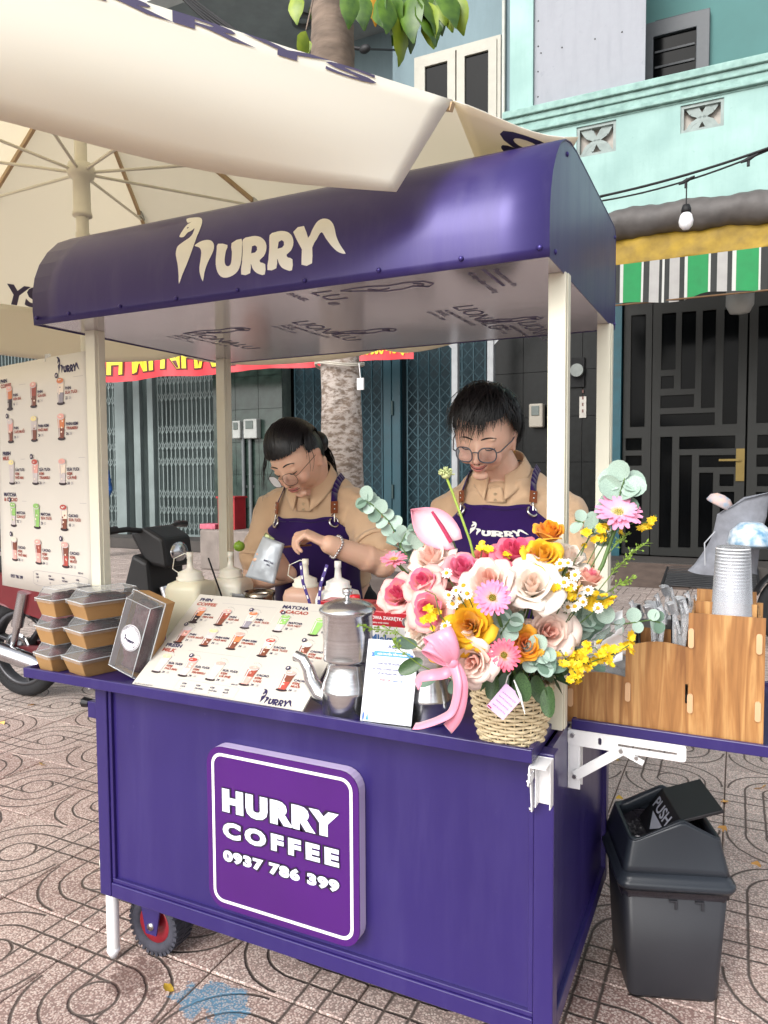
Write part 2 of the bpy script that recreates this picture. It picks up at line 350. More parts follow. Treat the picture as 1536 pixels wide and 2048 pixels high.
for x in (.014, W_ - .026): part('side_panel', MB().box((x, .046, ZB + .0455), (x + .012, D_ - .046, ZT)), PURPLE, 0)
part('floor_panel', MB().box((.046, .046, ZB + .005), (W_ - .046, D_ - .046, ZB + .02)), PURPLE, 0)
# counter with a raised rim
CX0, CX1, CY0, CY1 = -.222, 1.348, -.07, .84
part('counter_top', MB().box((CX0 + .012, CY0 + .012, ZT + .0005), (CX1 - .012, CY1 - .012, .886)), PURPLE, 0)
part('counter_rim', MB().box((CX0, CY0, ZT), (CX1, CY0 + .0118, .9)).box((CX0, CY1 - .0118, ZT), (CX1, CY1, .9)).box((CX0, CY0 + .0122, ZT), (CX0 + .0118, CY1 - .0122, .9)).box((CX1 - .0118, CY0 + .0122, ZT), (CX1, CY1 - .0122, .9)), PURPLE, .002)
ZC = .886
# posts carrying the roof
ZR = 1.936
for x, y in ((-.124, .112), (1.333, .112), (-.124, .75), (1.333, .75)):
    part('post', MB().box((x, y, ZC), (x + .04, y + .04, ZR)).box((x + .0402, y + .012, ZC), (x + .043, y + .04, ZR)), CREAM, .004)
# roof: curved front sheet that runs over the top, end caps, lining under it
RX0, RX1 = -.173, 1.37
PROF = [(-.033, 1.932), (-.036, 1.974), (-.035, 2.026), (-.026, 2.072), (-.008, 2.116), (.022, 2.16), (.062, 2.2), (.11, 2.226), (.168, 2.242), (.243, 2.248), (.443, 2.248), (.8, 2.247), (.838, 2.243), (.853, 2.23), (.857, 2.21), (.857, 1.934)]
_pf = []
for i in range(len(PROF) - 1):
    (a, b), (c, d) = PROF[i], PROF[i + 1]; n_ = max(1, int(math.hypot(c - a, d - b) / .02))
    _pf += [(a + (c - a) * k / n_, b + (d - b) * k / n_) for k in range(n_)]
_pf.append(PROF[-1])
part('roof_sheet', MB().grid(lambda u, v: (RX0 + (RX1 - RX0) * u, *_pf[min(len(_pf) - 1, round(v * (len(_pf) - 1)))]), 14, len(_pf) - 1), PURPLE_SHEET, 0, solid=.003, off=-1)
for x, s in ((RX0 + .001, 1), (RX1 - .003, 1)):
    Mc = Matrix(((0, 0, 1, x), (1, 0, 0, 0), (0, 1, 0, 0), (0, 0, 0, 1)))
    ins = [(a * .992 + .003 if True else a, 1.934 + (b - 1.934) * .988) for a, b in PROF]
    part('end_cap', MB().prism(ins, .0022, Mc), PURPLE_SHEET, 0)
def silver_material():
    m = M('silver_lining', '#c2bfc8', .14, metal=.62, var=.05, scale=2.2, bump=.04, bscale=5, rvar=.5); return m
LINING = part('roof_lining', MB().box((RX0 + .004, -.029, 1.936), (RX1 - .004, .853, 1.941)), silver_material(), 0)
# printed film on the lining (seen from below: reading +Y, letter tops towards +X)
pm = MB()
def under(t, x, y, size, bold=.01, rot=0, sx=1, mi=0):
    c, s = math.cos(rot), math.sin(rot); letter(pm, t, (x, y, 1.9352), (s, c, 0), (c, -s, 0), size, bold=bold, mi=mi, sx=sx)
for x, y in ((1.02, .33), (.52, .3), (.12, .28), (.62, -.02 - .25), (1.12, .62)):
    if y > -.2: under('LIONALU', x, y, .062, .0); under('ALUMINIUM COMPOSITE', x - .035, y + .02, .016); under('PANEL', x - .06, y + .02, .02); under('ISO 9001 : 2008', x - .085, y + .02, .014)
under('LU', .76, .02, .062, 0); under('PANEL', .70, .0, .022); under('®', .74, .13, .03)
under('Please remove film', 1.23, .02, .016, .01); under('45 days after installing', 1.17, .02, .017, .01)
pm.box((1.208, .01, 1.9352), (1.216, .17, 1.9358), 0)
def sketch(ox, oy, k):        # a reclining animal drawn in thin lines
    for pts in ([(0, 0), (.05, .02), (.1, .05), (.16, .05), (.21, .03), (.25, .06), (.28, .03), (.26, -.01), (.2, -.02), (.14, -.01), (.08, -.03), (.02, -.03), (-.03, -.02), (0, 0)], [(.06, .0), (.09, .03), (.13, .02)], [(.22, .0), (.25, .02), (.24, .04), (.22, .03)]):
        pm.tube([(ox + x * k, oy + y * k, 1.9352) for x, y in pts], .0011, 4, 0)
for a in ((.86, .05, .75), (.56, .52, .7), (.16, .3, .7), (1.04, .56, .6)): sketch(*a)
part('film_print', pm, M('film_ink', '#5f5b78', .5, var=.1), 0)
# pop rivets along the roof's lower edge
for x in [RX0 + .015] + [RX0 + .15 + i * .2 for i in range(7)] + [RX1 - .02]:
    z = 1.952; part('rivet', MB().ball((x, -.0365, z), (.006, .004, .006), 10, 6), STEEL if False else M('rivet_purple', '#3a3170', .3, metal=.4), 0)
for y, z in ((.02, 1.955), (.13, 2.2), (.845, 1.95), (.835, 2.215)):
    part('rivet', MB().ball((RX1, y, z), (.004, .006, .006), 10, 6), MATS['rivet_purple'], 0)

# the brand mark, traced on the curved front sheet
T_ = lambda L_: [(340 + a / 4.042, 420 + b / 4.042) for a, b in L_]
LOGO_PX = [
 (T_([(135,75),(180,65),(225,62),(252,68),(262,88),(258,120),(240,170),(215,230),(190,300),(165,370),(130,460),(100,530),(75,598),(72,540),(68,480),(62,430),(50,370),(52,330),(65,295),(95,270),(130,245),(160,225),(185,195),(200,150),(185,163),(165,176),(145,185),(128,205),(110,222),(80,222),(82,205),(100,175),(120,145),(145,118),(178,99),(145,107)]), [T_([(135,150),(148,140),(154,144),(146,152)])]),
 (T_([(200,292),(225,270),(260,252),(300,244),(335,250),(355,275),(358,310),(345,350),(320,400),(298,450),(280,510),(268,578),(245,520),(240,470),(248,410),(255,350),(250,320),(232,302)]), []),
 (T_([(390,275),(467,285),(455,330),(446,380),(445,425),(455,450),(475,455),(492,440),(500,400),(503,340),(500,270),(580,235),(584,300),(582,370),(572,440),(550,495),(510,530),(460,548),(415,540),(385,500),(372,440),(374,380),(380,320)]), []),
 (T_([(592,240),(640,220),(690,212),(735,222),(768,250),(782,290),(778,335),(760,375),(728,405),(735,425),(772,440),(768,522),(725,520),(690,500),(668,470),(655,435),(650,512),(578,522),(585,420),(590,330)]), [T_([(665,295),(690,287),(705,300),(706,325),(690,345),(658,352)])]),
 (T_([(808,205),(850,182),(900,172),(945,178),(980,200),(998,240),(998,285),(980,330),(945,362),(955,385),(992,400),(988,488),(945,486),(905,465),(882,430),(868,395),(862,472),(790,486),(798,400),(805,300)]), [T_([(880,260),(905,245),(922,258),(924,285),(908,305),(872,315)])]),
 (T_([(998,180),(1085,132),(1118,228),(1150,165),(1185,105),(1220,78),(1255,72),(1290,82),(1320,115),(1335,160),(1345,210),(1365,260),(1395,310),(1422,355),(1370,345),(1330,315),(1290,270),(1258,225),(1235,185),(1215,190),(1190,235),(1152,305),(1150,432),(1065,443),(1068,320)]), [])]
_arc = [0]
for i in range(len(_pf) - 1): _arc.append(_arc[-1] + math.hypot(_pf[i + 1][0] - _pf[i][0], _pf[i + 1][1] - _pf[i][1]))
def on_roof(x, y):            # where on the sheet (X, arc length) the traced point lies
    d = ray(x, y)
    for i in range(len(_pf) - 1):
        (a, b), (c, e) = _pf[i], _pf[i + 1]
        nx, nz = (e - b), -(c - a); den = d.y * nx + d.z * nz
        if abs(den) < 1e-9: continue
        t = ((a - CAM.y) * nx + (b - CAM.z) * nz) / den; p = CAM + d * t
        k = ((p.y - a) * (c - a) + (p.z - b) * (e - b)) / ((c - a) ** 2 + (e - b) ** 2)
        if t > 0 and -.01 <= k <= 1.01: return (p.x, _arc[i] + k * (_arc[i + 1] - _arc[i]))
    return None
def smooth_loop(l):           # round off the traced outline a little
    o = []
    for i in range(len(l)):
        a, b, c, d = l[i - 1], l[i], l[(i + 1) % len(l)], l[(i + 2) % len(l)]; o.append(b)
        o.append(tuple(-(a[k] + d[k]) / 16 + (b[k] + c[k]) * 9 / 16 for k in (0, 1)))
    return o
LOGO = [([on_roof(*p) for p in smooth_loop(o)], [[on_roof(*p) for p in h] for h in hs_]) for o, hs_ in LOGO_PX]
def roof_pt(x, s, lift):
    for i in range(len(_arc) - 1):
        if s <= _arc[i + 1] or i == len(_arc) - 2:
            k = (s - _arc[i]) / (_arc[i + 1] - _arc[i]); (a, b), (c, e) = _pf[i], _pf[i + 1]; l = math.hypot(c - a, e - b)
            return V((x, a + (c - a) * k - (e - b) / l * lift, b + (e - b) * k + (c - a) / l * lift))
LM = MB()
def fine_tris(outer, holes, edge):
    """triangles of an outline, cut fine enough to follow a curved sheet"""
    bm = bmesh.new(); loops = [outer] + holes; flat = [p for l in loops for p in l]
    vs = [bm.verts.new((p[0], p[1], 0)) for p in flat]
    for t in tessellate_polygon([[V((p[0], p[1], 0)) for p in l] for l in loops]):
        try: bm.faces.new([vs[i] for i in t])
        except ValueError: pass
    for z in np.arange(.02, .4, edge):
        g = bm.verts[:] + bm.edges[:] + bm.faces[:]
        bmesh.ops.bisect_plane(bm, geom=g, plane_co=(0, float(z), 0), plane_no=(0, 1, 0))
    bmesh.ops.recalc_face_normals(bm, faces=bm.faces)
    bm.verts.index_update(); o = [tuple(v.co) for v in bm.verts], [[v.index for v in (f.verts if f.normal.z > 0 else reversed(f.verts))] for f in bm.faces]; bm.free(); return o
for o_, h_ in LOGO:
    vs, fs = fine_tris(o_, h_, .012); LM.add([roof_pt(x, s, .0012) for x, s, _ in vs], fs)
part('roof_lettering', LM, WHITE_PRINT, 0)
_lx = [p[0] for o_, h_ in LOGO for p in o_]; _ly = [p[1] for o_, h_ in LOGO for p in o_]
LX0, LX1, LY0, LY1 = min(_lx), max(_lx), min(_ly), max(_ly)
def logo(mb, o, xd, yd, width, mi=None, lift=0, wrap=None):
    """the same mark, flat, at another size"""
    k = width / (LX1 - LX0); o, xd, yd = V(o), V(xd).normalized(), V(yd).normalized(); nz = xd.cross(yd)
    for out, hol in LOGO:
        loops = [out] + hol; flat = [p for l in loops for p in l]
        tri = tessellate_polygon([[V((p[0], p[1], 0)) for p in l] for l in loops]); fs = []
        for t in tri:
            a, b, c = [flat[i] for i in t]
            fs.append(tuple(t) if (b[0] - a[0]) * (c[1] - a[1]) - (b[1] - a[1]) * (c[0] - a[0]) > 0 else tuple(t[::-1]))
        pts = [o + xd * ((p[0] - LX0) * k) + yd * ((p[1] - LY0) * k) + nz * lift for p in flat]
        mb.add([wrap(q) for q in pts] if wrap else pts, fs, mi, False)

# sign box on the front
def rrect(x0, y0, x1, y1, r, n=6):
    o = []
    for cx, cy, a in ((x1 - r, y1 - r, 0), (x0 + r, y1 - r, 90), (x0 + r, y0 + r, 180), (x1 - r, y0 + r, 270)):
        o += [(cx + r * math.cos(rad(a + 90 * k / n)), cy + r * math.sin(rad(a + 90 * k / n))) for k in range(n + 1)]
    return o
SX0, SX1, SZ0, SZ1, SF = .4375, .9065, .3015, .7505, -.019
FR = lambda y: Matrix(((1, 0, 0, 0), (0, 0, -1, y), (0, 1, 0, 0), (0, 0, 0, 1)))    # outline in XZ, depth towards -Y
sb = part('sign_box', MB().prism(rrect(SX0, SZ0, SX1, SZ1, .05), .0325, FR(.0155)), M('sign_side', '#c3b4d6', .45, var=.05), .002)
SIGNP = M('sign_face', '#430f66', .25, var=.08, scale=4, coat=.4)
sf = MB().prism(rrect(SX0, SZ0, SX1, SZ1, .05), .003, FR(SF + .002)).build('sign_face', SIGNP, sb)
bdr = MB().prism(rrect(SX0 + .017, SZ0 + .017, SX1 - .017, SZ1 - .017, .032), .0008, FR(SF - .0012), holes=[rrect(SX0 + .025, SZ0 + .025, SX1 - .025, SZ1 - .025, .026)[::-1]])
bdr.build('sign_border', WHITE_PRINT, sb)
lt = MB(); sw = SX1 - SX0; x0 = .4895; ww = .3613
def signline(t, zb, h, bold, spc=1.0):
    vs, fs, wd = glyphs(t, bold, 0, spc)
    for dx, dl, mi, ex in ((0, .0013, 1, .006), (0, .002, 0, 0)):
        vs, fs, wd = glyphs(t, bold + ex / h * .73, 0, spc)
        letter(lt, t, (x0 - ex * .4, SF - .001, zb), (1, 0, 0), (0, 0, 1), h, width=ww + ex * .8, bold=bold + ex / h * .73 * .6, mi=mi, space=spc, lift=dl)
signline('HURRY', .5806, .0555, .078, 1.2); signline('COFFEE', .5056, .041, .06, 1.38); signline('0937 786 399', .440, .0272, .065, 1.15)
lt.build('sign_lettering', [M('sign_white', '#dfe6f6', .5), M('sign_outline', '#231330', .5)], sb)

# wheel, leg, fold-out brackets
def wheel_at(c, name='wheel'):
    c = V(c); r = c.z - .001
    ty = MB().lathe([(r * .62, -.03), (r * .8, -.04), (r * .95, -.036), (r, -.02), (r, .02), (r * .95, .036), (r * .8, .04), (r * .62, .03), (r * .62, -.03)], 40, Matrix.Translation(c) @ Matrix.Rotation(pi / 2, 4, 'X'))
    for k in range(32):
        a = 2 * pi * k / 32
        for s in (-1, 1):
            p = c + V((math.cos(a + s * .05) * (r - .004), s * .021, math.sin(a + s * .05) * (r - .004))); q = V((-math.sin(a), 0, math.cos(a)))
            ty.bar(p - V((0, .017, 0)), p + V((0, .017, 0)), .011, .012, up=(math.cos(a), 0, math.sin(a)))
    whl = ty.build(name, M('tyre_rubber', '#3a3a44', .85, var=.25, scale=30, bump=.3), cart)
    MB().lathe([(.001, -.022), (r * .2, -.026), (r * .3, -.014), (r * .62, -.03), (r * .62, .03), (r * .3, .014), (.001, .026)], 32, Matrix.Translation(c) @ Matrix.Rotation(pi / 2, 4, 'X')).build('rim', M('red_rim', '#8c1f2c', .35, var=.1, coat=.3), whl)
    MB().lathe([(.001, -.05), (.011, -.05), (.011, .05), (.001, .05)], 12, Matrix.Translation(c) @ Matrix.Rotation(pi / 2, 4, 'X')).build('axle', STEEL, whl)
    fk = MB()
    for s in (-1, 1):
        fk.prism([(-.045, r * 1.03), (.045, r * 1.03), (.02, -.025), (-.02, -.025)], .004, Matrix.Translation(c + V((0, .043 * s + .002, 0))) @ Matrix.Rotation(pi / 2, 4, 'X'))
    fk.box((c.x - .05, c.y - .05, r * 2.04), (c.x + .05, c.y + .05, ZB + .004)); fk.build('wheel_fork', PURPLE, whl, bevel=.002)
wheel_at((.128, .12, .095)); wheel_at((.17, D_ - .1, .098)); wheel_at((1.2, D_ - .1, .098)); wheel_at((1.2, .3, .098))
for x, y in ((.026, .022), (.026, D_ - .025),):
    part('leg', MB().tube([(x, y, .028), (x, y, ZB + .01)], .0185, 16), WHITE_METAL, 0)
    part('leg_tip', MB().lathe([(.001, 0), (.009, 0), (.0195, .022), (.0195, .032), (.001, .032)], 16, Matrix.Translation((x, y, 0.001))), M('white_plastic', '#e4e6ea', .4, var=.03), 0)
def bracket(o, d, size=.26, mat=WHITE_METAL, hh=.16):
    """folding shelf bracket: upright channel, arm along d, diagonal strut with slots and pins"""
    o, d = V(o), V(d).normalized(); n = V((0, 0, 1)).cross(d)
    b = MB(); Mx = Matrix(((d.x, n.x, 0, o.x), (d.y, n.y, 0, o.y), (0, 0, 1, o.z), (0, 0, 0, 1)))
    b.box((0, -.017, -hh), (.003, .017, 0), M=Mx).box((.003, -.017, -hh), (.03, -.0145, 0), M=Mx).box((.003, .0145, -hh), (.03, .017, 0), M=Mx)
    FX = Matrix(((1, 0, 0, 0), (0, 0, -1, -.019), (0, 1, 0, 0), (0, 0, 0, 1)))
    arm = MB().prism(rrect(0, -.04, size, -.001, .008, 3), .0025, Mx @ FX, holes=[rrect(size * .44, -.026, size * .93, -.02, .0028, 3)[::-1], rrect(size * .27, -.03, size * .3, -.012, .004, 3)[::-1]])
    arm.box((0, -.019, -.003), (size, .016, -.001), M=Mx)
    st = MB().bar(Mx @ V((.018, -.024, -.115)), Mx @ V((size * .47, -.024, -.034)), .003, .024)
    st.bar(Mx @ V((size * .47, -.0275, -.034)), Mx @ V((size * .66, -.0275, -.055)), .003, .014)
    pins = []
    for x, z in ((.018, -.115), (size * .47, -.034), (size * .6, -.045), (.012, -.014)): pins.append(MB().tube([Mx @ V((x, -.022, z)), Mx @ V((x, -.031, z))], .005, 12))
    r = b.build('shelf_bracket', mat, cart, bevel=.001); arm.build('bracket_arm', mat, r); st.build('bracket_strut', mat, r, bevel=.002); [q.build('bracket_pin', STEEL, r) for q in pins]; return r
bracket((1.3665, .225, .862), (1, 0, 0), .268, hh=.15); bracket((1.383, .68, .862), (1, 0, 0), .27)
bracket((1.362, -.0015, .864), (0, -1, 0), .068, hh=.105); bracket((-.001, .06, .862), (-1, 0, 0), .19)
part('hinge_plate', MB().box((-.034, .002, .75), (-.0005, .03, .8)), PURPLE); part('knob', MB().tube([(-.036, .015, .79), (-.062, .015, .79)], [.014, .017], 8).tube([(-.03, .015, .79), (-.037, .015, .79)], .005, 8), M('black_plastic', '#141416', .4, var=.1))
# fold-out side shelf with rim
FX0, FX1, FY0, FY1 = 1.376, 2.06, .2, .76
part('side_shelf', MB().box((FX0 + .01, FY0 + .0122, .864), (FX1 - .01, FY1 - .0122, .874)), PURPLE, 0)
part('shelf_rim', MB().box((FX0, FY0, .862), (FX1, FY0 + .0118, .888)).box((FX0, FY1 - .0118, .862), (FX1, FY1, .888)).box((FX0, FY0 + .0122, .862), (FX0 + .0098, FY1 - .0122, .888)).box((FX1 - .0098, FY0 + .0122, .862), (FX1, FY1 - .0122, .888)), PURPLE, .002)
# ------------------------------------------------------------------ the row of shops behind
YF, YB = 10.0, 9.0
MINT = M('mint_wall', '#8fb0ab', .8, var=.1, scale=1.6, col2='#a0bfb9', detail=8, bump=.12, bscale=30)
wear(MINT, '#76918a', .6, .72, 12)
MINT_DIRTY = M('mint_moulding', '#7f9f98', .85, col2='#97b7b0', var=.1, scale=9, bump=.2, bscale=40, detail=8)
BLUEGREY = M('bluegrey_wall', '#74878d', .85, var=.08, scale=2, bump=.1, bscale=30)
wear(MINT_DIRTY, '#6a827a', .62, .75, 10); wear(BLUEGREY, '#5d6c70', .6, .72, 8)
SOFFIT = M('soffit_concrete', '#8d9494', .9, var=.14, scale=3, bump=.15, detail=7)
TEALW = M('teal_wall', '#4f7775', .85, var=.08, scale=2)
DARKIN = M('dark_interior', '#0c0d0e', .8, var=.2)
GREYPOST = M('grey_post', '#8d9092', .5, var=.12, scale=6)
def fx(x, y=850, Y=YF): return atY(x, y, Y).x
def fz(x, y, Y=YF): return atY(x, y, Y).z
step = struct(MB().box((-24, 9.25, 0), (14, 14, .2)).build('step', M('step_concrete', '#433f3c', .85, var=.15, scale=5, bump=.2)))
shop = thing('shophouse', 'grey and teal fronted shop with folding gates and green marble pilaster', 'building', (-6, YF, .2))
X_A, X_M0, X_M1, X_T1, X_K1, X_J1 = fx(-260), fx(430), fx(568), fx(990), fx(1226), fx(1246)
ZTOP = 5.2
def sp(name, mb, mat, parent=None, **k): return mb.build(name, mat, parent or shop, **k)
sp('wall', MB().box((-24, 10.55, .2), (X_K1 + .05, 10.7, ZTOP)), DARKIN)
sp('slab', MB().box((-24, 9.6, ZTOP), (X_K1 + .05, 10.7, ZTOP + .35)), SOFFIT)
def gate(x0, x1, pitch, mat, rows, latt_w, posts=()):
    g = sp('folding_gate', MB().box((x0, YF + .03, 4.55), (x1, YF + .09, 4.65)).box((x0, YF + .03, .2), (x1, YF + .09, .24)), mat)
    n = int((x1 - x0) / pitch); um = None; lt_ = MB()
    for i in range(n + 1):
        x = x0 + pitch * (i + .5)
        if x > x1 - .01: break
        if um is None:
            um = MB().box((-.012, -.014, .24), (.012, .014, 4.55)).mesh('upright', mat)
        o = link('upright', um, g); o.location = (x, YF + .06, 0)
        if x + pitch < x1:
            for zc, hh in rows:
                for s in (-1, 1):
                    lt_.bar((x, YF + .045 - s * .006, zc - hh * s), (x + pitch, YF + .045 - s * .006, zc + hh * s), .006, latt_w)
    stuff(lt_.build('lattice', mat, g)); return g
GG = M('grey_gate', '#727d7c', .45, var=.12, scale=3, metal=.2)
TG = M('teal_gate', '#0b3640', .5, var=.14, scale=3)
rowsA = [(.2 + .33 * k + .2, .1) for k in range(13) if k % 4 != 3]
gate(X_A, fx(236), .112, GG, rowsA, .014); gate(fx(309), X_M0 - .02, .112, GG, rowsA, .014)
gate(X_M1 + .12, fx(766), .2, TG, [(.2 + .21 * k + .1, .105) for k in range(20)], .012)
gate(fx(802), X_T1 - .02, .2, TG, [(.2 + .21 * k + .1, .105) for k in range(20)], .012)
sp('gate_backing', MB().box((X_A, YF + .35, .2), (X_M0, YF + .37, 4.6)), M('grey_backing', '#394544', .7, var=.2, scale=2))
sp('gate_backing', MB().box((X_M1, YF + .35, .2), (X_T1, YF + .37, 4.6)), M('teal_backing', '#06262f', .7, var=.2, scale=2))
sp('gate_leaf', MB().box((fx(767), YF - .01, .2), (fx(783), YF + .08, 4.6)).box((fx(784), YF - .005, .2), (fx(801), YF + .08, 4.6)), TG, bevel=.01)
for z in (1.15, 2.6): sp('bolt', MB().tube([(fx(786), YF - .03, z - .12), (fx(786), YF - .03, z + .12)], .02, 8), M('old_brass', '#3b4a4a', .5, metal=.6))
for xa, xb, m, yy in ((236, 256, GG, 9.9), (270, 283, GG, 9.95), (298, 309, GG, 9.95)):
    sp('post', MB().box((fx(xa), yy, .2), (fx(xb), yy + .1, 4.7)), m, bevel=.01)
# marble pilaster, tile by tile
MARB = M('green_marble', '#22322d', .25, var=.35, scale=5, col2='#35463f', detail=9, coat=.3)
BLKT = M('black_granite', '#080a0a', .3, var=.5, scale=12, col2='#101313', detail=8, spec=.2)
def tiled(x0, x1, nx, z0, z1, nz, yf, mat, name, joint):
    wl = sp(name, MB().box((x0, yf + .022, z0), (x1, yf + .3, z1)), joint); tw, th = (x1 - x0) / nx, (z1 - z0) / nz
    me = MB().cbox((0, 0, 0), (tw - .008, .02, th - .008)).mesh('wall_tile', mat)
    for i in range(nx):
        for k in range(nz):
            o = link('wall_tile', me, wl); o.location = (x0 + tw * (i + .5), yf + .011 + R.uniform(-.002, .002), z0 + th * (k + .5)); o.rotation_euler = (R.uniform(-.002, .002), 0, R.uniform(-.003, .003))
    return wl
JT = M('tile_joint', '#55625d', .9, var=.2); JTB = M('dark_joint', '#171b1d', .9, var=.2)
tiled(X_M0, X_M1, 3, .2, ZTOP, 8, YF - .05, MARB, 'marble_pilaster', JT)
tiled(X_T1, X_K1, 4, .2, ZTOP, 7, YF, BLKT, 'granite_wall', JTB)
MB_ = M('meter_grey', '#989b97', .5, var=.1); MBD = M('meter_face', '#4e5753', .25, var=.2)
def meter(x0, y0, x1, y1, body=MB_):
    a, b = atY(x0, y1, YF - .05), atY(x1, y0, YF - .05)
    t = thing('electric_meter', '', 'meter', (a.x, YF - .05, a.z)); h = b.z - a.z; w_ = b.x - a.x
    MB().box((a.x, YF - .2, a.z), (b.x, YF - .05, b.z)).build('housing', body, t, bevel=.02)
    MB().box((a.x + w_ * .2, YF - .215, a.z + h * .5), (b.x - w_ * .25, YF - .2005, b.z - h * .1)).build('dial_window', MBD, t, bevel=.005)
    return t
for i, (q, l) in enumerate((((474, 842, 489, 878), 'grey electric meter partly behind the cart post on green marble'), ((496, 838, 522, 878), 'grey electric meter with square dial above two pipes'), ((1062, 808, 1090, 856), 'pale intercom box with dark screen on black granite wall'))):
    t = meter(*q, body=(MB_ if i < 2 else M('ivory_plastic', '#8f897d', .5, var=.05))); t['label'] = l
    if i == 2: t.name = 'intercom'; t['category'] = 'intercom'
for i, xp in enumerate((492, 506)):
    tag(MB().tube([(fx(xp), YF - .1, .2), (fx(xp), YF - .1, 2.3)], .035, 10).box((fx(xp) - .05, YF - .06, 1.2), (fx(xp) + .05, YF - .049, 1.25)).build('conduit_pipe', M('grey_pvc', '#5d6263', .45, var=.1)), ('left' if i == 0 else 'right') + ' of two grey conduit pipes below the electric meters', 'pipe')
t = thing('gas_meter', 'round pale meter dial on dark bracket on the granite wall', 'meter', (fx(1152), YF, fz(1152, 740)))
p0 = atY(1153, 740, YF - .15); MB().tube([(p0.x, YF, p0.z), (p0.x, YF - .15, p0.z)], .1, 16).build('dial', M('dial_pale', '#6d736f', .3, var=.15), t); MB().box((p0.x - .14, YF - .06, p0.z - .25), (p0.x + .1, YF - .001, p0.z + .2)).build('back_plate', DARKIN, t)
a, b = atY(1159, 836, YF - .01), atY(1173, 793, YF - .01)
t = tag(MB().box((a.x, YF - .03, a.z), (b.x, YF - .001, b.z)).build('wall_sticker', M('sticker_pale', '#a8a49c', .5, var=.1)), 'narrow pale sign strip with dark symbols on granite wall', 'sign')
sm_ = MB()
for k in range(4): sm_.box((a.x + .04, YF - .0325, a.z + .08 + k * .1), (b.x - .04, YF - .0305, a.z + .13 + k * .1))
sm_.build('symbols', M('symbol_brown', '#5a3a33', .6), t)
# thin awning posts with braces in front of the teal gate
for xp, sgn, l in ((911, -1, 'slim grey awning post with brace leaning left before teal gate'), (982, 1, 'slim grey awning post with brace leaning right before granite wall')):
    x = fx(xp, 850, 9.35); zt = 4.35
    t = tag(MB().box((x - .05, 9.3, .2), (x + .05, 9.4, zt)).build('awning_post', GREYPOST, bevel=.008), l, 'post')
    MB().bar((x, 9.35, 3.4), (x + sgn * .55, 9.35, 3.95), .05).build('brace', GREYPOST, t)
tag(MB().box((fx(1225), YF - .02, .2), (fx(1243), YF + .2, 4.7)).build('door_jamb', M('teal_jamb', '#0e4550', .5, var=.15), shop), '', '') if False else sp('door_jamb', MB().box((fx(1225) + .01, YF - .1, .2), (fx(1243), YF + .2, 4.7)), M('teal_jamb', '#0e4550', .5, var=.15))
# upper left: soffit, recessed wall, blue-grey wall with a casement window
zs = fz(740, 72, 10.9); XU0, XU1 = fx(785, 60), fx(1022, 100)
sp('upper_soffit', MB().box((-24, 8.6, zs), (XU0 - .01, 11.2, zs + .4)), SOFFIT)
sp('soffit_edge', MB().box((-24, 8.3, zs - .02), (fx(470, 20, 8.5), 8.598, zs + .5)), M('edge_white', '#c9cbc8', .8, var=.1, scale=4))
sp('upper_wall', MB().box((-24, 10.9, ZTOP + .35), (XU0 - .01, 11.1, zs)), BLUEGREY)
wx0, wx1 = fx(830, 150), fx(1003, 120); wz0, wz1 = fz(920, 330), fz(915, 95)
Mw = lambda y: Matrix(((1, 0, 0, 0), (0, 0, 1, y), (0, 1, 0, 0), (0, 0, 0, 1)))      # outline XZ, depth to +Y
def wall_with_holes(x0, z0, x1, z1, holes, y, d): return MB().prism([(x0, z0), (x1, z0), (x1, z1), (x0, z1)], d, Mw(y), holes=[[(a, b), (a, e), (c, e), (c, b)] for a, b, c, e in holes])
sp('window_wall', wall_with_holes(XU0, ZTOP + .35, XU1 + .4, 12, [(wx0, wz0, wx1, wz1)], YF, .25), BLUEGREY)
WF = M('window_cream', '#a7a498', .5, var=.06)
wn_ = sp('window', MB().prism([(wx0, wz0), (wx1, wz0), (wx1, wz1), (wx0, wz1)], .12, Mw(YF - .04), holes=[[(wx0 + .06, wz0 + .06), (wx0 + .06, wz1 - .06), (wx1 - .06, wz1 - .06), (wx1 - .06, wz0 + .06)]]), WF, bevel=.005)
GLASSD = M('dark_glass', '#08090a', .1, var=.3, scale=2, spec=.06)
mid = (wx0 + wx1) / 2
for a, b in ((wx0 + .062, mid - .01), (mid + .01, wx1 - .062)):
    MB().prism([(a, wz0 + .062), (b, wz0 + .062), (b, wz1 - .062), (a, wz1 - .062)], .07, Mw(YF - .06), holes=[[(a + .14, wz0 + .2), (a + .14, wz1 - .2), (b - .14, wz1 - .2), (b - .14, wz0 + .2)]]).build('sash', WF, wn_, bevel=.006)
    MB().box((a + .139, YF - .02, wz0 + .199), (b - .139, YF, wz1 - .199)).build('pane', GLASSD, wn_)
gb = MB()
for k in range(8):
    z = wz0 + .3 + k * (wz1 - wz0 - .5) / 7; gb.tube([(wx0 + .06, YF + .06, z), (wx1 - .06, YF + .06, z)], .012, 6)
gb.build('grille', M('grille_dark', '#3a3d3d', .5), wn_)
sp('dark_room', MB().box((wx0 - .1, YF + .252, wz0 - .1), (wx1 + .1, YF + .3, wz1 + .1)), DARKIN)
t = thing('wall_lamp', 'round grey ring lamp on the soffit beside the tree trunk', 'lamp', (fx(606, 38, 10), 10, zs))
c = atZ(606, 38, zs); t.location = c; MB().lathe([(.14, 0), (.2, 0), (.2, -.08), (.14, -.08), (.14, 0)], 20, Matrix.Translation(c)).build('ring', M('lamp_grey', '#5d6162', .5), t)
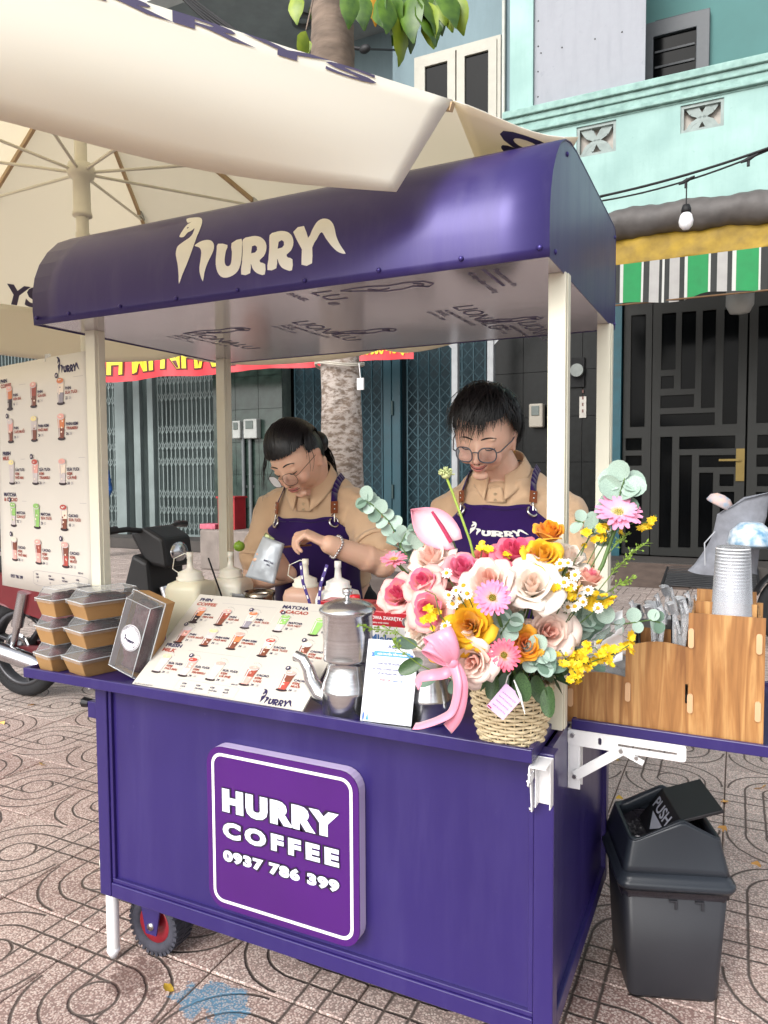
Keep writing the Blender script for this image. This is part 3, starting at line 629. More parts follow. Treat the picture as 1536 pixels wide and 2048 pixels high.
tag(MB().tube([(wx1 + .05, YF - .05, wz1 + .6), (wx1 + .05, YF - .05, wz0 - .2), (wx1 + .03, YF - .08, wz0 - .6)], .03, 8).build('drain_pipe', M('pipe_cream', '#b9bcb4', .6)), 'thin pale pipe running down beside the cream window', 'pipe')

# the mint house
mint = thing('mint_house', 'mint green house with balcony, white hoarding and dark glazed doors', 'building', (1, YF, .2))
def mp(name, mb, mat, parent=None, **k): return mb.build(name, mat, parent or mint, **k)
bz1 = fz(1300, 165, YB); bz0 = fz(1300, 428, YB); bx0, bx1 = fx(1012, 240, YB), 6.0
vents = []
for x0, y0, x1, y1 in ((1153, 238, 1232, 315), (1361, 194, 1448, 265)):
    cx = (x0 + x1) / 2; cy = (y0 + y1) / 2; vents.append((fx(x0, cy, YB), fz(cx, y1 - 6, YB), fx(x1, cy, YB), fz(cx, y0 + 9, YB)))
mp('parapet', wall_with_holes(bx0, bz0, bx1, bz1 - .36, vents, YB, .16), MINT)
for y, z0, z1 in ((-.1, bz1 - .1, bz1), (-.06, bz1 - .19, bz1 - .1005), (-.03, bz1 - .28, bz1 - .1905), (-.06, bz1 - .33, bz1 - .2805), (-.012, bz1 - .3595, bz1 - .3305)):
    mp('moulding', MB().box((bx0 - .06 + y * -.3, YB + y, z0), (bx1, YB + .2, z1)), MINT_DIRTY, bevel=.012)
mp('balcony_side', MB().box((bx0, YB + .161, bz0), (bx0 + .16, YF, bz1 - .36)), MINT)
mp('balcony_floor', MB().box((bx0, YB + .161, bz0), (bx1, 10.6, bz0 + .15)), SOFFIT)
VG = M('vent_grey', '#8f9a97', .8, var=.15, scale=8); VB = M('vent_back', '#b3aca4', .85, var=.1)
for x0, z0, x1, z1 in vents:
    v = mp('vent_block', MB().prism([(x0, z0), (x1, z0), (x1, z1), (x0, z1)], .1, Mw(YB + .02), holes=[[(x0 + .04, z0 + .04), (x0 + .04, z1 - .04), (x1 - .04, z1 - .04), (x1 - .04, z0 + .04)]]), VG)
    MB().box((x0, YB + .121, z0), (x1, YB + .14, z1)).build('vent_back', VB, v)
    cx, cz, h = (x0 + x1) / 2, (z0 + z1) / 2, (x1 - x0) / 2 - .04
    for sx in (-1, 1):
        for sz in (-1, 1):
            e = V((cx + sx * h, YB + .06, cz + sz * h)); c = V((cx, YB + .05, cz)); n = V((sz, 0, -sx)).normalized(); m_ = c.lerp(e, .45)
            rib = MB(); pts = [c, m_ + n * h * .2, e, m_ - n * h * .2]
            for a, b in ((0, 1), (1, 2), (2, 3), (3, 0), (0, 2)): rib.bar(pts[a], pts[b], .016 if (a, b) != (0, 2) else .012, .05)
            rib.build('petal_rib', VG, v)
cxa, cxb = fx(1020, 150, YB + .05), fx(1066, 150, YB + .05)
mp('column', MB().box((cxa, YB + .04, bz1 + .001), (cxb, YB + .3, 13)), MINT)
wear(M('hoarding_white', '#8d9097', .6, var=.03), '#75787d', .6, .72, 6)
mp('hoarding_panel', MB().box((cxb + .004, YB + .1, bz1 - .02), (fx(1290, 150, YB + .1), YB + .14, 13)), M('hoarding_white', '#9a9da3', .6, var=.03))
hp = MB()
for k in range(9): hp.ball((cxb + .06, YB + .1, bz1 + .2 + k * .35), .012, 6, 4)
for q in ((1190, 78), (1124, 95), (1244, 64), (1082, 106)): p = atY(*q, YB + .1); hp.ball(p, .012, 6, 4)
mp('screw_heads', hp, M('screw_dark', '#4a4a4a', .6))
YR = 10.3
mp('upper_wall', MB().box((XU1 + .41, YR + .05, bz0 + .16), (6, YR + .2, 13)), TEALW)
dx0, dx1, dz1 = fx(1296, 100, YR), fx(1420, 60, YR), fz(1358, 35, YR)
uw = mp('upper_door', MB().prism([(dx0 - .1, bz0 + .2), (dx1, bz0 + .2), (dx1, dz1), (dx0 - .1, dz1)], .1, Mw(YR - .06), holes=[[(dx0 + .08, bz0 + .4), (dx0 + .08, dz1 - .22), (dx1 - .18, dz1 - .22), (dx1 - .18, bz0 + .4)]]), M('upper_door_grey', '#4c5054', .5, var=.1), bevel=.01)
MB().box((dx0 + .079, YR - .01, bz0 + .399), (dx1 - .179, YR + .02, dz1 - .219)).build('pane', GLASSD, uw)
lv = MB()
for k in range(10): lv.box((dx0 + .1, YR - .03, bz0 + 1.2 + k * .22), (dx1 - .2, YR - .012, bz0 + 1.23 + k * .22))
lv.build('louvre', M('louvre_dark', '#2a2e33', .5), uw)
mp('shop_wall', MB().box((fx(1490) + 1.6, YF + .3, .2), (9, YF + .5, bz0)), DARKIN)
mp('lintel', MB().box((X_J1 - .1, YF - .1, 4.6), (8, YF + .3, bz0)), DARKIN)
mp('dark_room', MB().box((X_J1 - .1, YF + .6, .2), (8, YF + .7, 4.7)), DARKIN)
# glazed doors: frames with panes measured one by one
DF = M('door_frame', '#0f100c', .6, var=.12, scale=4)
C6 = lambda a, b: (1136 + a / 3.4125, 600 + b / 3.4125)
def leaf(x0, x1, panes, mirror=None):
    xa, xb = fx(*C6(x0, 850)), fx(*C6(x1, 850))
    if mirror is not None: xa, xb = 2 * mirror - xb, 2 * mirror - xa
    z0, z1 = .22, 4.55; hs_ = []
    for a, b, c, d in panes:
        my, mx = (b + d) / 2, (a + c) / 2
        q = [fx(*C6(a, my)), fz(*C6(mx, d)), fx(*C6(c, my)), fz(*C6(mx, b))]
        if mirror is not None: q[0], q[2] = 2 * mirror - q[2], 2 * mirror - q[0]
        hs_.append(q)
    f = mp('door', wall_with_holes(xa, z0, xb, z1, hs_, YF, .07), DF, bevel=.008, seg=1)
    for a, b, c, d in hs_: MB().box((a - .005, YF + .03, b - .005), (c + .005, YF + .042, d + .005)).build('pane', GLASSD, f)
    return f
PAN = [(640,90,735,475),(635,520,722,605),(632,650,858,735),(630,775,1000,858),(775,80,870,605),(915,70,1005,735),(1062,60,1160,845),(625,935,705,1690),(760,930,1140,1015),(757,1060,840,1690),(895,1060,1140,1140),(892,1180,985,1690),(1035,1190,1130,1270),(1035,1310,1130,1690)]
side_l = leaf(372, 566, [(430,105,525,865),(395,945,500,1025),(395,1065,500,1130),(395,1175,500,1690)])
main_l = leaf(570, 1212, PAN)
mx_ = fx(*C6(1214, 850)) + .008
right_l = leaf(570, 1212, PAN, mirror=mx_)
h0 = atY(*C6(1172, 1130), YF - .02)
hd = MB().box((h0.x - .05, YF - .02, h0.z - .22), (h0.x + .06, YF - .001, h0.z + .24)).bar((h0.x, YF - .06, h0.z + .08), (h0.x - .27, YF - .06, h0.z + .08), .03).bar((h0.x, YF - .02, h0.z + .08), (h0.x, YF - .075, h0.z + .08), .03)
hd.build('handle', M('brass', '#6f5f38', .35, metal=.8), main_l)
# awning of the mint house: rolled tube, yellow sheet, striped valance
YA = 8.45
aw = thing('striped_awning', 'rolled awning with yellow sheet and green black white striped valance', 'awning', (fx(1380, 560, YA), YA, 4))
ax0, ax1 = fx(1215, 560, YA) , fx(1700, 560, YA); zr_ = fz(1380, 432, YA)
def roll(u, v):
    x = ax0 + (ax1 - ax0) * u; a = 2 * pi * v; r = .19 + .012 * math.sin(x * 9 + a * 2) + .006 * math.sin(x * 31)
    return (x, YA + r * math.cos(a) * .9, zr_ + r * math.sin(a) + .02 * math.sin(x * 2.2))
MB().grid(roll, 60, 16).build('rolled_sheet', M('tarp_grey', '#565250', .55, var=.2, scale=6, bump=.3, bscale=12), aw)
zy1, zy0 = fz(1380, 462, YA), fz(1380, 512, YA)
def yel(u, v):
    x = ax0 + (ax1 - ax0) * u; return (x, YA + .02 - .1 * v + .02 * math.sin(x * 7 + v * 4), zy1 + .05 + (zy0 - zy1 - .1) * v + .012 * math.sin(x * 13))
MB().grid(yel, 60, 8).build('yellow_sheet', M('tarp_yellow', '#8d7019', .6, var=.3, scale=5, col2='#a98a26', bump=.25, bscale=14), aw, solid=.004)
zv1, zv0 = fz(1380, 512, YA - .12), fz(1380, 597, YA - .12)
vm = [M('cloth_green', '#22824a', .75, var=.08), M('cloth_black', '#2b2d2c', .75, var=.2), M('cloth_grey', '#a19f9c', .75, var=.06), M('cloth_white', '#b9b9b4', .75, var=.04)]
st = [(925,940,1),(940,944,1),(944,957,3),(957,1030,0),(1030,1038,3),(1038,1062,1),(1062,1101,2),(1101,1113,1),(1113,1122,3),(1122,1142,1),(1142,1182,2),(1182,1202,1),(1202,1214,3),(1214,1297,0),(1297,1306,3),(1306,1332,1),(1332,1373,2),(1373,1392,1),(1392,1408,3),(1408,1498,0),(1498,1506,3),(1506,1534,1)]
st = [(a / 2 + 768, b / 2 + 768, c) for a, b, c in st]; st += [(a + 305, b + 305, c) for a, b, c in st]
va = MB(); YV = YA - .12
def valp(x, v): return (x, YV - .03 * v + .025 * v * math.sin(x * 6.5) , zv1 + (zv0 - zv1) * v + (.03 * math.sin(x * 5) + .05 * max(0, 1 - abs(x - fx(1408, 590, YV)) / .25)) * v)
for a, b, c in st:
    xa, xb = fx(a, 555, YV), fx(b, 555, YV); k = max(1, int((xb - xa) / .06))
    for i in range(k):
        u0, u1 = xa + (xb - xa) * i / k, xa + (xb - xa) * (i + 1) / k
        for j in range(4): va.add([valp(u0, j / 4), valp(u0, (j + 1) / 4), valp(u1, (j + 1) / 4), valp(u1, j / 4)], [(0, 1, 2, 3)], c, True)
va.build('valance', vm, aw)
MB().tube([(fx(1230, 598, YV), YV - .03, zv0 - .0), (fx(1690, 598, YV), YV - .03, zv0 + .0)], .012, 6).build('hem', M('hem_brown', '#6b5138', .8), aw)
lb = thing('gate_lamp', 'frosted white lamp hanging below the striped valance', 'lamp', atY(1480, 605, 9.2))
c = atY(1480, 598, 9.2); MB().lathe([(.001, -.2), (.12, -.18), (.17, -.08), (.17, .1), (.05, .12), (.001, .12)], 20, Matrix.Translation(c)).build('globe', M('frosted_plastic', '#a8aaa6', .5, var=.04), lb); MB().tube([c + V((0, 0, .12)), c + V((0, 0, .9))], .012, 6).build('stem', GREYPOST, lb)
# ramp and floor grille before the doors
a = atZ(1245, 1125, .14); rp = tag(MB().prism([(9.25, 0), (9.25, .19), (8.2, .0)], .95, Matrix(((0, 0, 1, fx(1232, 1160, 8.7)), (1, 0, 0, 0), (0, 1, 0, .001), (0, 0, 0, 1)))).build('door_ramp', M('ramp_brown', '#5d4f47', .8, var=.2, scale=7, bump=.2)), 'small brown concrete ramp up to the shop step', 'ramp')
grx = fx(1322, 1150, 8.7); gt = thing('floor_grille', 'dark steel slatted ramp beside the brown ramp', 'grille', (grx, 8.2, 0))
GM = M('grille_steel', '#3c3d3f', .5, metal=.5, var=.15)
MB().bar((grx + .05, 9.24, .17), (grx + .05, 8.25, .03), .03).bar((grx + 1.15, 9.24, .17), (grx + 1.15, 8.25, .03), .03).build('side_bar', GM, gt)
sl_ = MB().cbox((0, 0, 0), (1.06, .045, .02)).mesh('slat', GM)
for k in range(12): o = link('slat', sl_, gt); o.parent = gt; o.matrix_parent_inverse = gt.matrix_basis.inverted(); o.location = (grx + .6, 8.3 + k * .078, .04 + .125 * k / 11)

# red banner hung across the shop front
YN = 8.9
bn = thing('banner', 'red vinyl banner with big yellow lettering above the grey gates', 'banner', atY(450, 745, YN))
nx0, nx1 = fx(120, 760, YN), fx(828, 703, YN); nzb = lambda x: fz(190, 766, YN) + (fz(828, 716, YN) - fz(190, 766, YN)) * (x - nx0) / (nx1 - nx0)
def wav(p): return V((p.x, p.y + .03 * math.sin(p.x * 5 + p.z * 3) + .015 * math.sin(p.x * 13), p.z + nzb(p.x) + .02 * math.sin(p.x * 3)))
NH = .78
MB().grid(lambda u, v: wav(V((nx0 + (nx1 - nx0) * u, YN, v * NH))), 90, 8).build('cloth', M('banner_red', '#bf3038', .5, var=.08, scale=3), bn)
bt = MB()
xr1 = fx(640, 720, YN); zlo = .16
for mi, bo, lf in ((1, .075, .008), (0, .035, .016)): letter(bt, 'BÁNH MÌ NHA TRANG', (nx0 + .15, YN, zlo), (1, 0, 0), (0, 0, 1), .46, width=xr1 - nx0 - .15, bold=bo, mi=mi, wrap=wav, lift=lf)
letter(bt, 'PHẠM HÙNG', (fx(706, 706, YN), YN, .5), (1, 0, 0), (0, 0, 1), .16, width=nx1 - fx(706, 706, YN) - .1, bold=.03, mi=0, wrap=wav, lift=.012) if False else None
bt.build('lettering', [M('letter_yellow', '#d2c22e', .5, var=.05), M('letter_maroon', '#571a22', .6)], bn); bt = MB()
letter(bt, 'ÀNG BUU - P.5-Q.8', (fx(708, 706, YN), YN, .1), (1, 0, 0), (0, 0, 1), .2, width=nx1 - fx(708, 706, YN) - .06, bold=.03, mi=0, wrap=wav, lift=.012)
bt.build('small_lettering', [M('letter_yellow', '#e3d43a', .5, var=.05), M('letter_maroon', '#571a22', .6)], bn)

# ------------------------------------------------------------------ street tree
tb_ = at(676, 900, 5.1); tx, ty = tb_.x, tb_.y
tree = thing('street_tree', 'street tree with whitewashed lower trunk and ringed brown bark above', 'tree', (tx, ty, 0))
def bark_material():
    m = M('trunk_bark', '#77685c', .9, var=.3, scale=6, bump=.5, bscale=26, stretch=(1, 1, 3.2), detail=8); n = m.node_tree.nodes; L = m.node_tree.links.new
    bs = P(m); src = bs.inputs['Base Color'].links[0].from_socket
    g = n.new('ShaderNodeNewGeometry'); s = n.new('ShaderNodeSeparateXYZ'); L(g.outputs['Position'], s.inputs[0])
    nz = n.new('ShaderNodeTexNoise'); nz.inputs['Scale'].default_value = 17; nz.inputs['Detail'].default_value = 8; nz.inputs['Roughness'].default_value = .7
    mp_ = n.new('ShaderNodeMapping'); mp_.inputs['Scale'].default_value = (1, 1, 2.2); L(g.outputs['Position'], mp_.inputs[0]); L(mp_.outputs[0], nz.inputs['Vector'])
    hgt = n.new('ShaderNodeMapRange'); hgt.inputs[1].default_value = 2.6; hgt.inputs[2].default_value = 2.25; L(s.outputs[2], hgt.inputs[0])
    k = n.new('ShaderNodeMapRange'); k.inputs[1].default_value = .43; k.inputs[2].default_value = .55; L(nz.outputs[0], k.inputs[0])
    mu = n.new('ShaderNodeMath'); mu.operation = 'MULTIPLY'; L(hgt.outputs[0], mu.inputs[0]); L(k.outputs[0], mu.inputs[1])
    mx = n.new('ShaderNodeMix'); mx.data_type = 'RGBA'; L(mu.outputs[0], mx.inputs[0]); L(src, mx.inputs[6]); mx.inputs[7].default_value = (*hx('#aea49c'), 1); L(mx.outputs[2], bs.inputs['Base Color']); return m
def trunk(u, v):
    z = -.02 + 6.6 * u; a = 2 * pi * v; c = V((tx - .05 * z / 3 + .03 * math.sin(z * 1.1), ty + .035 * z, z))
    r = .148 + .03 * math.exp(-z * 2.5) + .012 * math.sin(z * 2.1) + .006 * math.sin(a * 3 + z) + .01 * noise.noise((math.cos(a) * 2, math.sin(a) * 2, z * 3))
    for kz, ka, kr, kw in ((1.93, -1.2, .028, .1), (2.12, -1.55, .018, .06), (1.45, -1.6, .016, .06), (2.3, -.7, .02, .07)):
        da = (a - ka + pi) % (2 * pi) - pi; d2 = ((z - kz) ** 2 + (da * .15) ** 2) / kw ** 2; r += kr * math.exp(-d2) - kr * 1.1 * math.exp(-d2 * 7)
    if z > 2.6: r += .005 * (1 - abs(((z * 5.5 + a / (2 * pi)) % 1) * 2 - 1)) ** 6
    return (c.x + r * math.cos(a), c.y + r * math.sin(a), c.z)
MB().grid(trunk, 330, 40).build('trunk', bark_material(), tree)
lim = MB(); tops = []
for k in range(9):
    a = k * 2.4 + .3; st_ = V((tx - .1, ty + .2, 5.6 + .12 * k)); pts = [st_]; d = V((math.cos(a), math.sin(a), .55)).normalized()
    for i in range(7): pts.append(pts[-1] + d * .36); d = (d + V((R.uniform(-.2, .2), R.uniform(-.2, .2), R.uniform(-.16, .06)))).normalized()
    lim.tube(pts, [.07 - .008 * i for i in range(8)], 8); tops += pts[3:]
lim.build('limb', MATS['trunk_bark'], tree)
LG = [M('leaf_green', '#2f5514', .42, var=.3, scale=12, col2='#587a1d', coat=.1), M('leaf_light', '#6d8a20', .42, var=.25, scale=10, col2='#8f9f2c'), M('leaf_orange', '#c08a24', .5, var=.2)]
def leaf_mb(l=.24, w_=.062, mi=0):
    mb = MB(); n = 6
    for i in range(n + 1):
        t = i / n; h = w_ * (math.sin(pi * min(1, t ** .8 * .97 + .01)) ** 1.15 + .02); z = -t * l; y = -.03 * math.sin(t * 2.5)
        mb.v += [(-h, y + .014 * (h / w_) + .004 * (-1) ** i, z), (0, y, z), (h, y + .014 * (h / w_) + .004 * (-1) ** i, z)]
    for i in range(n):
        for j in (0, 1): mb.f.append([i * 3 + j, i * 3 + j + 1, i * 3 + j + 4, i * 3 + j + 3]); mb.m.append(mi); mb.s.append(True)
    return mb
lms = []
for m_ in LG:
    me = leaf_mb().mesh('leaf', m_); lms.append(me)
def put_leaf(p, tilt, rz, sc, k):
    o = link('leaf', lms[k], tree); o.location = p; o.rotation_euler = (tilt, R.uniform(-.35, .35), rz); o.scale = (sc,) * 3
for (x, y, k, s) in ((790, 6, 0, 1.2), (806, 0, 0, 1.3), (815, 26, 1, 1.25), (800, 28, 1, 1.2), (832, 2, 0, 1.2), (846, 0, 0, 1.2), (856, 4, 1, 1.2), (866, 8, 0, .9), (775, -8, 0, 1.1), (824, -16, 0, 1.3), (838, -24, 0, 1.3), (870, -20, 1, 1.2), (884, -26, 0, 1.2), (900, -22, 1, 1.2), (908, -18, 1, 1.1), (745, -22, 2, .9), (757, -12, 0, 1.1), (720, -20, 0, 1.1), (700, -26, 0, 1), (612, 62, 1, .85), (617, 80, 1, .4), (592, -14, 1, .9), (786, -22, 0, 1.3), (852, -26, 0, 1.3), (812, -30, 0, 1.3)):
    put_leaf(at(x, y, 4.55 + R.uniform(-.15, .2)), R.uniform(-.25, .3), R.uniform(-.5, 1.3), s, k)
for k in range(22): put_leaf(at(R.uniform(745, 905), R.uniform(-45, 8), 4.75 + R.uniform(-.1, .3)), R.uniform(-.4, .4), R.uniform(-.8, 1.5), R.uniform(.9, 1.25), 0)
twg = MB()
for x0, y0, x1, y1 in ((880, -160, 800, 0), (900, -150, 860, -5), (700, -160, 760, -20), (640, -150, 612, 60), (610, -140, 592, -15)): twg.tube([at(x0, y0, 4.9), at((x0 + x1) / 2 + 10, (y0 + y1) / 2, 4.75), at(x1, y1, 4.6)], [.014, .008, .004], 6)
twg.build('limb', MATS['trunk_bark'], tree)
cr = MB()
for q in tops:
    for k in range(12):
        c = q + V((R.gauss(0, .3), R.gauss(0, .3), R.gauss(.05, .2)))
        d_ = c - CAM
        if c.z < 5.25 and abs(c.x - tx) > .3 : continue
        lb_ = leaf_mb(.2 * R.uniform(.8, 1.3), .07, R.choice((0, 0, 1))); Mx = Matrix.Translation(c) @ Matrix.Rotation(R.uniform(0, 6.3), 4, 'Z') @ Matrix.Rotation(R.uniform(-.9, .9), 4, 'X')
        cr.add([Mx @ V(v) for v in lb_.v], lb_.f, lb_.m[0], True)
stuff(cr.build('crown', LG[:2], tree))
# rope and lock round the trunk
rz_ = fz(680, 730, ty)
rp = MB(); 
for dz in (0, .012): rp.tube([(tx - .02 + .172 * math.cos(a), ty + .07 + .172 * math.sin(a), rz_ + dz + .015 * math.sin(2 * a)) for a in np.linspace(0, 2 * pi, 28)], .006, 6)
rt = tag(rp.build('rope', M('rope_white', '#bdb7aa', .8, var=.1)), 'pale rope tied round the whitewashed tree trunk', 'rope')
pk = at(721, 765, 5.0); pt_ = tag(MB().box((pk.x - .025, pk.y - .006, pk.z - .05), (pk.x + .025, pk.y + .006, pk.z + .03)).tube([(pk.x, pk.y, pk.z + .03), (pk.x - .01, pk.y, pk.z + .13)], .004, 6).build('plastic_tag', M('tag_white', '#d9d9d9', .5)), 'small white plastic tag hanging from rope on trunk', 'tag')

# ------------------------------------------------------------------ cables and the bulb string
CBL = M('cable_black', '#1a1a1c', .6, var=.2)
def cat(a, b, sag, n=24): return [a.lerp(b, i / n) - V((0, 0, 4 * sag * (i / n) * (1 - i / n))) for i in range(n + 1)]
YC = 5.5
c1 = MB().tube(cat(atY(1120, 408, YC), atY(1620, 265, YC), .06), .011, 6).tube(cat(atY(1120, 412, YC), atY(1620, 262, YC + .02), .11), .008, 6).tube(cat(atY(1120, 414, YC), atY(1620, 272, YC + .02), .03), .005, 5)
bs = tag(c1.build('light_string', CBL), 'black bulb cable strung across in front of the mint balcony', 'cable')
for q in ((1372, 362), (1497, 318)):
    p = atY(*q, YC); MB().tube([p + V((-.06, 0, -.02)), p, p + V((.07, 0, .03))], [.008, .02, .008], 8).tube([p, p - V((0, 0, .06))], .012, 8).build('connector', CBL, bs)
bp_ = atY(1372, 440, YC)
blb = thing('light_bulb', 'white bulb hanging from the cable before the mint wall', 'light bulb', bp_)
MB().lathe([(.001, -.085), (.03, -.08), (.055, -.05), (.062, -.01), (.05, .04), (.035, .06)], 18, Matrix.Translation(bp_)).build('globe', M('bulb_white', '#e8e8ea', .25, var=.02, sss=.2), blb)
MB().lathe([(.001, .13), (.03, .13), (.042, .09), (.04, .06), (.001, .06)], 14, Matrix.Translation(bp_)).tube([bp_ + V((0, 0, .12)), bp_ + V((0, 0, .36))], .006, 6).build('socket', CBL, blb)
cb = MB()
for k in range(5): cb.tube(cat(atY(180 + 24 * k, -190 + 20 * k, 7.5), atY(540 + 9 * k, 105 + 4 * k, 8.2), .15 + .05 * k), .02, 6)
tag(cb.build('cable_bundle', CBL), 'thick bundle of black cables sagging above the white parasol', 'cable')
tag(MB().tube(cat(atY(640, 80, 9), atY(735, 98, 9), .03), .03, 6).tube(cat(atY(735, 98, 9), atY(790, 100, 9.9), .0), .018, 6).ball(atY(730, 98, 9), (.1, .06, .07)).build('wall_cable', CBL), 'black cable with a joint crossing behind the tree trunk', 'cable')

# ------------------------------------------------------------------ the parasol
par = thing('parasol', 'large cream parasol with white valance hanging over the cart roof', 'parasol', (-.455, .415, 0))
PC = V((-.455, .415, 0)); PR = 1.63; A0 = -15.7
def ez(x, y):                   # eave height: the canopy leans towards the street
    d = (V((x, y, 0)) - PC).dot(V((.78, -.62, 0))); return 2.37 - .035 * d
APEX = V((-.455, .415, 3.02))
vtx = []
for k in range(8):
    a = rad(A0 + 45 * k); p = PC + V((math.cos(a), math.sin(a), 0)) * PR; p.z = ez(p.x, p.y); vtx.append(p)
vtx[0] = V((1.15, -.016, 2.302)); vtx[7].z = 2.385
def canvas_material():
    m = newmat('canvas'); n = m.node_tree.nodes; L = m.node_tree.links.new; n.remove(P(m))
    d = n.new('ShaderNodeBsdfDiffuse'); t = n.new('ShaderNodeBsdfTranslucent'); mx = n.new('ShaderNodeMixShader'); mx.inputs[0].default_value = .42
    tc = n.new('ShaderNodeTexCoord'); nz = n.new('ShaderNodeTexNoise'); nz.inputs['Scale'].default_value = 2; L(tc.outputs['Object'], nz.inputs['Vector'])
    c = n.new('ShaderNodeMix'); c.data_type = 'RGBA'; c.inputs[6].default_value = (*hx('#eceee8'), 1); c.inputs[7].default_value = (*hx('#f4f5f0'), 1); L(nz.outputs[0], c.inputs[0]); L(c.outputs[2], d.inputs[0])
    t.inputs[0].default_value = (*hx('#f6e6c2'), 1)
    ch = n.new('ShaderNodeTexChecker'); ch.inputs['Scale'].default_value = 120; L(tc.outputs['Object'], ch.inputs[0])
    bp = n.new('ShaderNodeBump'); bp.inputs['Strength'].default_value = .12; bp.inputs['Distance'].default_value = .003; L(ch.outputs[1], bp.inputs['Height']); L(bp.outputs[0], d.inputs['Normal'])
    L(d.outputs[0], mx.inputs[1]); L(t.outputs[0], mx.inputs[2]); L(mx.outputs[0], n['Material Output'].inputs[0]); return m
CANV = canvas_material()
def panel_pt(k, u, v):          # u along the eave, v from apex (0) to eave (1)
    a, b = vtx[k], vtx[(k + 1) % 8]; e = a.lerp(b, u); p = APEX.lerp(e, v); p.z -= (0 if k == 7 else .05) * math.sin(pi * u) * v * (1.0 - .3 * v); return p
cn = None
for k in range(8):
    o = MB().grid(lambda v, u: panel_pt(k, u, v), 14, 12).build('canopy_panel', CANV, par)
VH = .268
def val_pt(k, u, v):
    e = panel_pt(k, u, 1); c = (e - PC); c.z = 0; out = c.normalized(); h = VH
    f = .02 * math.sin(u * pi) * v + .012 * math.sin(u * 9 + k) * v
    if k == 7:
        q = max(0, (u - .45) / .55) ** 1.6
        dn = V((0, 0, -h)) + out * (-.02 + .045 * math.sin(pi * v) + .02 * math.sin(5 * u + 1))
        return e + dn.lerp(V((-.09, -.1, -.215)), q) * v + out * .02 * math.sin(pi * v) * math.sin(pi * u)
    if k == 0:                  # lifted by the cart roof and lying on it
        q = max(0, 1 - u / .75) ** .6; return e + (V((.235, .07 + .12 * max(0, 1 - u * 5), -.05 - .03 * math.sin(pi * v))) * q + V((.03, 0, -h)) * (1 - q)) * v
    return e + out * (.02 * v + f) - V((0, 0, h * v * (1 - .12 * (abs(2 * u - 1) ** 6))))
for k in range(8):
    MB().grid(lambda u, v: val_pt(k, u, v), 28, 8).build('valance', CANV, par, solid=.002, off=0)
PM = M('parasol_metal', '#d9d6c6', .4, var=.05)
PB = V((PC.x + .062, PC.y, .001))
MB().tube([(PB.x, PB.y, .02), (PC.x, PC.y, 2.37)], .0255, 18).tube([(PC.x, PC.y, 2.37), (PC.x, PC.y, 2.98)], .022, 18).build('pole', PM, par)
HZ = at(160, 345, (V((PC.x, PC.y, 2.5)) - CAM).dot(_f)).z
MB().lathe([(.0225, HZ + .03), (.045, HZ + .025), (.05, HZ), (.045, HZ - .02), (.03, HZ - .03), (.031, HZ - .14), (.035, HZ - .15), (.035, HZ - .16), (.0225, HZ - .165)], 24, Matrix.Translation((PC.x, PC.y, 0))).build('hub', PM, par)
RIBM = M('rib_metal', '#b49b78', .5, var=.1); 
for k in range(8):
    e = vtx[k]; j = APEX.lerp(e, .5); dn = V((0, 0, -.015))
    r_ = MB().bar(APEX + dn, e + dn, .012, .018).build('rib', RIBM, par)
    d = V((e.x - PC.x, e.y - PC.y, 0)).normalized(); s_ = V((PC.x, PC.y, HZ)) + d * .045
    MB().tube([s_, j + dn * 1.6], .0058, 8).build('strut', PM, r_)
    MB().bar(j + dn * .5 - d * .03, j + dn * .5 + d * .03, .022, .026).build('rib_clip', STEEL, r_)
MB().lathe([(.001, 3.09), (.02, 3.08), (.03, 3.05), (.08, 3.0), (.001, 3.0)], 16, Matrix.Translation((PC.x, PC.y, 0))).build('finial', PM, par)
MB().lathe([(.0268, .0), (.045, 0), (.045, .02), (.03, .03), (.03, .12), (.0268, .12)], 20, Matrix.Translation(PB)).build('foot', PM, par)
# print on the canopy: dark lettering near the eave of the street-side panel, and two words on other panels
pp = MB()
def on_panel(k, side):
    def f(p):                   # p.x along the eave 0..1, p.z distance above the eave
        q = panel_pt(k, p.x, 1 - p.z / 1.7); a, b = vtx[k], vtx[(k + 1) % 8]; n = (b - a).cross(APEX - a).normalized(); return q + n * side * .003
    return f
def on_val(k, side):
    def f(p):
        q = val_pt(k, p.x, p.z); n = (val_pt(k, min(1, p.x + .02), p.z) - q).cross(val_pt(k, p.x, max(0, p.z - .02)) - q).normalized(); return q + n * side * .003
    return f
def fine_letter(mb, t, x0, x1, z0, z1, wrap, bold=.04):
    vs, fs, wd = glyphs(t, bold, 0, 1)
    mb.add([wrap(V((x0 + (x1 - x0) * a / wd, 0, z0 + (z1 - z0) * b / .73))) for a, b in vs], fs, 0, False)
CPM = M('canvas_print', '#4a4560', .7, var=.1)
for a_ in (('HURRYS', .12, .86, .09, -.0, on_val(7, 1), .03), ('YS', .75, .60, .02, .2, on_panel(3, -1)), ('SO', .13, .02, .4, .8, on_val(0, -1), .06)):
    pp = MB(); fine_letter(pp, *a_); pp.build('canopy_print', CPM, par)

